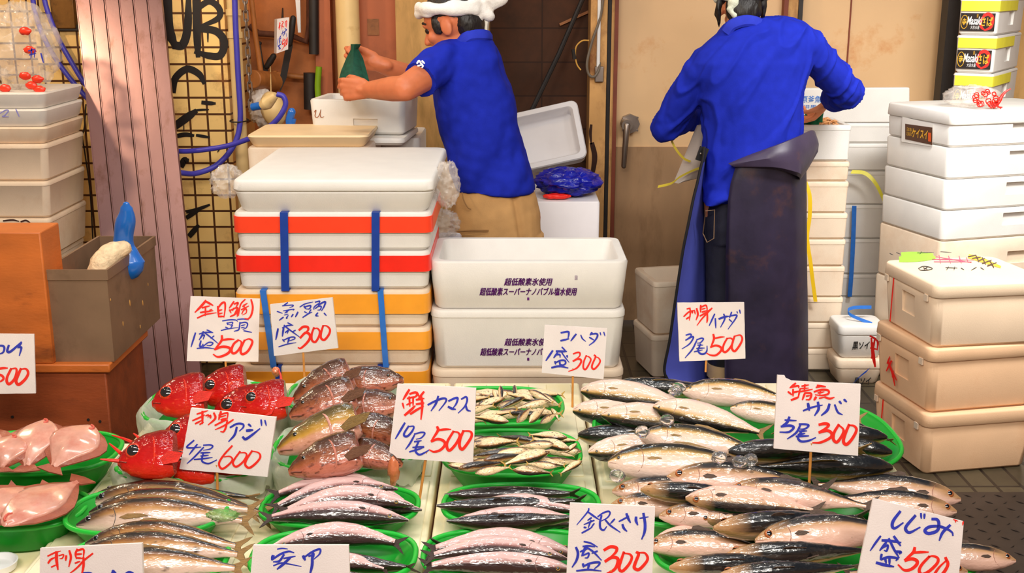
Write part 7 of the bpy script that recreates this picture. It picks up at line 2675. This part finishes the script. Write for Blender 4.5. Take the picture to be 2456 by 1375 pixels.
sign('price sign for four horse mackerel at 600, in front of the red fish', (420, 970), 7.64, [(290, 70), (1850, 242), (1690, 1335), (80, 1190)], '''
r30:400,180 600,117; r32:320,300 470,235 540,197; r44:500,132 500,355; r34:370,357 480,300; r30:450,370 520,330; r28:560,212 610,197 600,240; r46:640,203 650,250; r40:710,160 735,260 610,375;
r44:840,135 800,280; r32:800,202 930,160 965,170 950,300; r26:820,235 930,205; r36:840,288 940,255; r34:730,388 900,300 950,285; r32:1065,282 900,390 735,465; r36:955,300 930,420 890,500 835,502;
b38:1010,425 1130,360 1240,365 1250,420 1180,490; b42:1130,420 1090,560 985,680; b40:1345,367 1390,405; b54:1310,485 1420,472; b48:1240,600 1290,640 1400,570 1550,450; b34:1575,285 1585,390; b30:1645,295 1670,390;
b32:345,662 215,780 290,800 470,785; b32:405,735 330,830 260,920; b28:520,750 640,745 690,770 640,820 520,842; b30:520,790 360,960 220,1085; b28:470,892 640,885; b28:470,948 610,935; b28:350,1012 500,1000 680,975; b34:520,885 490,1000 510,1060 620,1085 760,1022;
r38:1045,762 900,920 810,1060 820,1150 880,1180 1000,1090 1050,1010 1000,955 900,965; r38:1190,865 1080,1020 1060,1090 1120,1145 1240,1060 1310,940 1280,890 1200,890; r42:1410,855 1310,1010 1285,1110 1360,1165 1480,1080 1560,970 1530,890 1412,858''',
     2.19, -5, 9, ((521, 1140), 0.58), stick_y=(519, 1172))
sign('price sign for ten barracuda at 500, between the brown fish heads and gizzard shad', (925, 910), 6.547, [(185, 75), (1420, 142), (1370, 1325), (45, 1230)], '''
r40:370,165 275,318; r38:380,230 470,207 490,250 430,300; r30:340,302 460,272; r30:370,275 380,425; r30:430,275 430,418; r28:265,375 287,458; r26:330,402 420,362; r42:300,565 400,480 460,420; r36:600,198 510,310; r32:490,205 530,280; r34:480,322 600,302; r34:480,392 600,372; r38:390,545 490,480 590,425; r42:555,265 575,400 555,625;
b34:665,402 760,352 880,305 945,308 940,360 840,490; b34:825,268 790,380 715,495; b34:990,342 1080,300 1130,297 1110,380 1060,452; b38:985,432 1040,462 1095,472; b30:1190,312 1260,277 1280,330 1240,430 1140,530; b32:1255,400 1280,480 1330,500;
b34:300,687 155,932; b34:360,737 290,850 300,895 350,890 420,810 440,742 370,742; b26:450,862 560,835 615,850 560,920 480,942; b30:450,882 380,1010 315,1098; b26:450,982 560,965; b26:425,1072 600,1055; b28:375,1140 500,1105 600,1070; b34:520,972 470,1090 480,1150 530,1185 600,1160 680,1112;
r44:810,748 818,810 715,970; r36:835,800 930,787 1020,787; r44:720,975 820,940 910,970 930,1030 860,1110 760,1140 692,1112; r44:1065,818 970,980 965,1080 1010,1115 1100,1020 1160,900 1140,840 1072,822; r46:1220,812 1170,940 1160,1050 1205,1100 1290,1000 1350,890 1330,822 1222,812''',
     2.24, -4, 9, ((1024, 1108), 0.58), stick_y=(1006, 1245))
sign('price sign in violet and red at 300, on the printed foam boxes', (1290, 770), 9.167, [(150, 92), (1522, 168), (1443, 1285), (85, 1140)], '''
b44:510,262 660,237 680,290 660,400; b44:505,437 680,395; b42:840,292 725,440; b30:945,312 980,390 1050,450; b44:1190,258 1150,310; b40:1170,292 1290,282 1310,340 1240,450 1130,535; b34:1135,362 1230,420; b26:1370,257 1385,315; b28:1450,247 1475,330;
b46:325,657 180,870; b50:405,667 520,672 630,672; b34:530,577 620,670; b44:430,702 350,810; b40:420,742 480,742 490,800; b30:510,672 590,790 685,910; b40:640,762 650,800; b40:375,892 390,950; b40:380,922 500,870 590,872 610,930 560,970 480,952; b40:480,892 490,990; b46:305,1027 480,997 660,1035;
r38:780,727 860,695 920,702 920,770 850,830; r46:775,887 860,842 940,852 945,920 850,1040 680,1110; r40:1065,762 1010,900 1000,1030 1050,1065 1120,960 1165,850 1120,790 1062,772; r42:1240,752 1268,792 1200,950 1190,1030 1240,1060 1330,970 1370,880 1330,812 1272,792''',
     2.80, -4, 8, ((1374, 906), 0.58), torn=False)
sign('price sign for three yellowtail at 500, in front of the apron', (1615, 715), 8.594, [(85, 102), (1460, 92), (1485, 1250), (130, 1310)], '''
r30:280,227 350,207; r34:215,382 320,290 440,252; r34:340,212 350,300 330,460; r36:270,432 350,382; r28:370,292 400,282 390,320; r30:440,272 450,330; r40:480,217 505,340 470,450;
r40:565,152 560,290; r34:570,192 660,150 690,190 700,300; r28:590,232 660,212; r34:590,292 680,262; r36:550,372 690,292 795,207; r34:795,212 690,320 580,440 490,563; r38:700,302 700,440 690,508;
b34:850,332 740,570; b34:865,422 875,620; b44:940,432 1060,390 1150,377; b34:1040,332 1060,430 975,600; b32:1200,292 1160,410; b34:1170,372 1300,352 1280,430 1130,640; b28:1150,442 1210,495; b24:1310,282 1325,315; b28:1365,247 1380,320;
b32:260,767 350,745 360,790 250,870; b34:260,867 390,800 410,830 330,950 180,1050; b30:480,862 580,830 620,850 560,920 490,932; b34:480,882 390,1060 245,1233; b26:500,972 610,972; b30:480,1042 640,1032; b26:430,1110 600,1072; b38:560,952 510,1080 560,1150 640,1150 690,1090 695,992;
r46:825,752 835,850 770,1020; r36:860,832 960,810 1050,802; r46:770,1012 880,980 980,1020 980,1090 880,1180 770,1180 692,1142; r44:1110,832 1040,960 1020,1080 1080,1115 1180,1010 1230,890 1190,832 1112,832; r46:1260,792 1210,960 1210,1050 1270,1095 1370,970 1420,850 1380,767 1262,787''',
     3.02, 2, 6, ((1694, 866), 0.60))
sign('torn cornered price sign for five mackerel at 300, in front of the yellowtail', (1850, 895), 6.709, [(95, 125), (1440, 180), (1395, 1335), (40, 1215)], '''
r34:390,167 300,238; r30:310,232 430,207 440,240; r32:270,302 330,350; r32:350,262 350,370; r32:350,312 450,292; r36:320,435 400,405 440,382; r30:465,252 430,400; r28:490,212 600,192; r28:540,182 530,300; r24:470,252 600,242; r28:460,302 660,262; r34:540,322 500,430; r34:550,322 640,332 620,420 560,430; r26:560,372 620,362;
r36:740,202 870,220; r26:720,232 800,217; r34:690,302 800,270 910,277 920,330 830,360 710,352; r26:750,322 850,302; r24:790,282 780,350; r40:720,387 690,433; r24:770,407 860,387; r34:860,387 940,412 1010,392;
b32:515,607 660,552 820,517; b46:590,492 610,600; b44:750,472 760,580 700,680; b44:935,502 900,600 810,680; b34:1020,512 1070,630 1140,670; b36:1095,457 1125,493; b36:1170,427 1210,463;
b44:290,712 250,800 160,860; b30:220,757 400,767; b40:160,862 300,847 360,880 280,950 140,952; b34:450,822 560,827 600,850 540,900 450,902; b36:470,832 400,960 260,1060; b30:450,937 570,932; b30:430,992 540,972; b34:400,1022 600,1012; b38:490,932 430,1040 480,1100 600,1090 710,1042;
r48:770,832 860,815 920,832 890,880 780,942; r48:770,957 900,927 970,970 950,1040 800,1115 670,1122; r48:1085,832 1010,960 1000,1070 1060,1110 1140,1000 1160,910 1092,842; r50:1250,832 1190,980 1160,1100 1210,1150 1300,1060 1370,920 1330,852 1252,842''',
     2.16, -3, 9, ((1945, 1088), 0.60), stick_y=(1944, 1132), hook={1: (100, 36), 2: (215, 42), 3: (230, 80), 4: (330, 128)})
sign('price sign for silver salmon at 300, bottom centre', (1355, 1200), 7.858, [(95, 57), (1700, 130), (1640, 1540), (25, 1500)], '''
b30:450,158 425,225 225,465; b36:440,227 540,300 640,365; b32:500,332 430,380; b30:550,382 360,460; b30:490,380 440,520; b36:360,512 400,520; b28:550,442 490,520; b32:320,620 430,560 510,512; b32:620,312 720,242 820,212 850,250 800,330 690,392; b40:690,292 660,420 670,530 730,565 785,500; b36:760,372 860,480 1040,605; b34:935,357 860,440;
b32:1020,402 1120,350 1205,302; b50:1160,258 1190,340 1230,418; b46:1085,462 1110,530 1165,585; b52:1340,322 1340,390 1368,463; b26:1410,342 1570,315; b52:1480,252 1510,450 1500,600 1450,730;
b48:210,892 245,1000 220,1130 140,1260; b32:360,782 480,810 610,882; b34:340,872 450,862 560,880; b46:390,872 320,1048; b34:290,972 420,920; b32:340,1042 450,1000 430,1080 380,1090; b36:400,882 540,980 685,1130; b36:610,962 510,1002; b44:340,1202 350,1260; b40:340,1252 480,1190 640,1172 640,1220 560,1290; b44:460,1202 430,1300; b36:220,1332 450,1312 680,1335;
r60:740,942 860,880 970,902 960,980 860,1075; r62:760,1155 880,1082 980,1092 1000,1160 940,1300 780,1400 720,1425; r56:1110,982 1060,1130 1020,1280 1080,1340 1200,1220 1260,1090 1220,1020 1112,1002; r60:1350,982 1388,1022 1320,1200 1310,1280 1390,1310 1500,1210 1560,1100 1510,1002 1402,992''',
     1.79, -2, 12, ((1465, 1394), 0.53), torn=False)
sign('price sign for little clams at 500, tilted at the bottom right', (2050, 1190), 7.433, [(330, 47), (1945, 462), (1830, 1720), (35, 1480)], '''
b56:810,278 690,440 670,540 720,575 860,482; b56:1080,352 920,540 920,620 990,650 1160,562; b36:1180,312 1187,400; b40:1245,322 1240,400; b56:1380,412 1470,422 1500,500 1470,620 1320,670 1250,620 1330,552 1500,542 1650,592 1735,650 1750,700; b52:1700,522 1570,650 1510,788;
b40:460,718 370,840 280,972; b50:490,792 640,802 820,830; b48:700,722 815,885; b46:560,832 450,970; b38:500,922 590,882 570,980 530,972; b44:610,762 700,950 790,1100; b50:740,992 820,1002 800,1030; b44:480,1042 460,1130; b46:470,1132 600,1092 760,1112 740,1150; b44:540,1102 560,1200; b44:620,1112 620,1220; b54:390,1192 540,1232 690,1260;
r56:1070,922 1040,1010 890,1140; r48:1060,1012 1180,1002 1310,1002; r60:900,1152 1020,1122 1110,1160 1100,1230 1000,1310 880,1322 780,1232; r56:1330,1082 1200,1220 1150,1330 1200,1400 1330,1340 1470,1200 1480,1110 1390,1072 1312,1092; r58:1620,1102 1660,1230 1560,1400 1450,1480 1410,1430 1500,1280 1632,1152;
r20:1760,420 1840,450; r22:1790,425 1800,470; r26:1935,460 1925,520''',
     1.80, -6, 12, ((2180, 1412), 0.52))
sign('price sign with red and blue brushwork at the bottom left', (90, 1295), 9.446, [(60, 197), (2360, 85), (2410, 1560), (30, 1640)], '''
r36:230,372 380,300 520,257; r70:430,275 430,450 460,670; r46:240,532 300,450 400,402; r34:310,622 420,572; r32:480,362 590,340 560,420 505,432; r52:650,365 637,468; r52:720,250 755,400 710,605;
r46:900,212 860,320 880,430; r46:880,252 1040,220 1040,400; r44:880,332 1000,322; r44:890,412 1010,422; r38:850,532 960,492; r44:1250,312 1050,470 900,630 700,790; r56:1040,402 1040,600 1000,790;
b60:1720,700 1660,830 1560,960; b60:1700,702 1800,800; b46:1960,800 2070,732 2180,790 2120,960 1960,1080; b46:1000,760 1160,752 1230,760''',
     1.76, -3, 12, ((218, 1412), 0.58), torn=False)
sign('price sign with blue writing only at the bottom edge, left of centre', (595, 1295), 9.824, [(120, 132), (2370, 132), (2420, 1560), (-10, 1560)], '''
b32:690,222 800,205 930,217; b80:590,380 565,470; b50:580,462 760,342 950,277 1075,305; b52:845,352 740,500 600,522; b40:840,442 1000,412 1110,390; b62:985,432 800,602 690,690; b36:600,612 760,552 900,562 1250,630;
b70:1300,385 1340,475; b48:1340,402 1500,292 1650,227 1705,240 1680,340 1555,455; b60:1500,302 1540,342 1520,460; b40:1430,392 1560,332; b66:1512,400 1508,600 1455,830''',
     1.76, 0, 12, ((716, 1414), 0.58))
sign('price sign cut by the left frame edge in front of the wooden stand', (0, 790), 8.594, [(-560, 92), (700, 105), (735, 1322), (-560, 1340)], '''
b46:-60,342 60,345 90,400 60,480 -20,515; b52:180,335 150,450 210,465 350,350 435,265; b46:440,275 370,385; b46:400,372 440,385 400,540;
r52:-90,832 60,802 150,802; r52:-110,932 30,952 70,1030 -40,1105; r58:230,815 150,980 140,1080 190,1130 290,1040 340,900 330,812 242,817; r62:430,815 360,980 330,1080 390,1140 520,1030 580,910 540,822 442,822''',
     2.80, 10, 6, ((20, 942), 0.62))
# thick sign hanging among the tools
sign('small thick foam sign hanging on the tool wall', (645, 30), 12.5, [(245, 205), (610, 145), (575, 1105), (228, 1230)], '''
r26:340,310 300,430; r26:340,385 290,470; r24:322,300 320,520; r26:390,262 430,290 390,380 390,500; r24:400,402 450,440; r24:530,242 490,300 500,420; r24:540,252 520,440;
b30:480,482 520,530 380,640; b18:420,542 390,690; b24:480,592 430,710; b12:510,612 530,740; b30:350,702 320,800 370,760; b30:330,802 310,930; b16:280,782 245,1030; b20:360,852 380,930; b34:350,952 290,1010 340,1080 290,1095;
r24:430,782 400,960 440,930 460,1010 380,1130; r24:480,792 440,860; r22:500,822 460,930 470,1010 520,960 510,850; r24:550,752 510,900 520,970 555,880 550,762''',
     5.0, 28, 0, None, thick=0.035, torn=False)
b = MB()
b.tube([at(676, 45, 5.03), at(678, 20, 5.15), at(680, 84, 5.29)], 0.003, 6)
b.build('sign_hook', DARK, bpy.data.objects[[o.name for o in COL.objects if o.name.startswith('price_sign')][-1]])
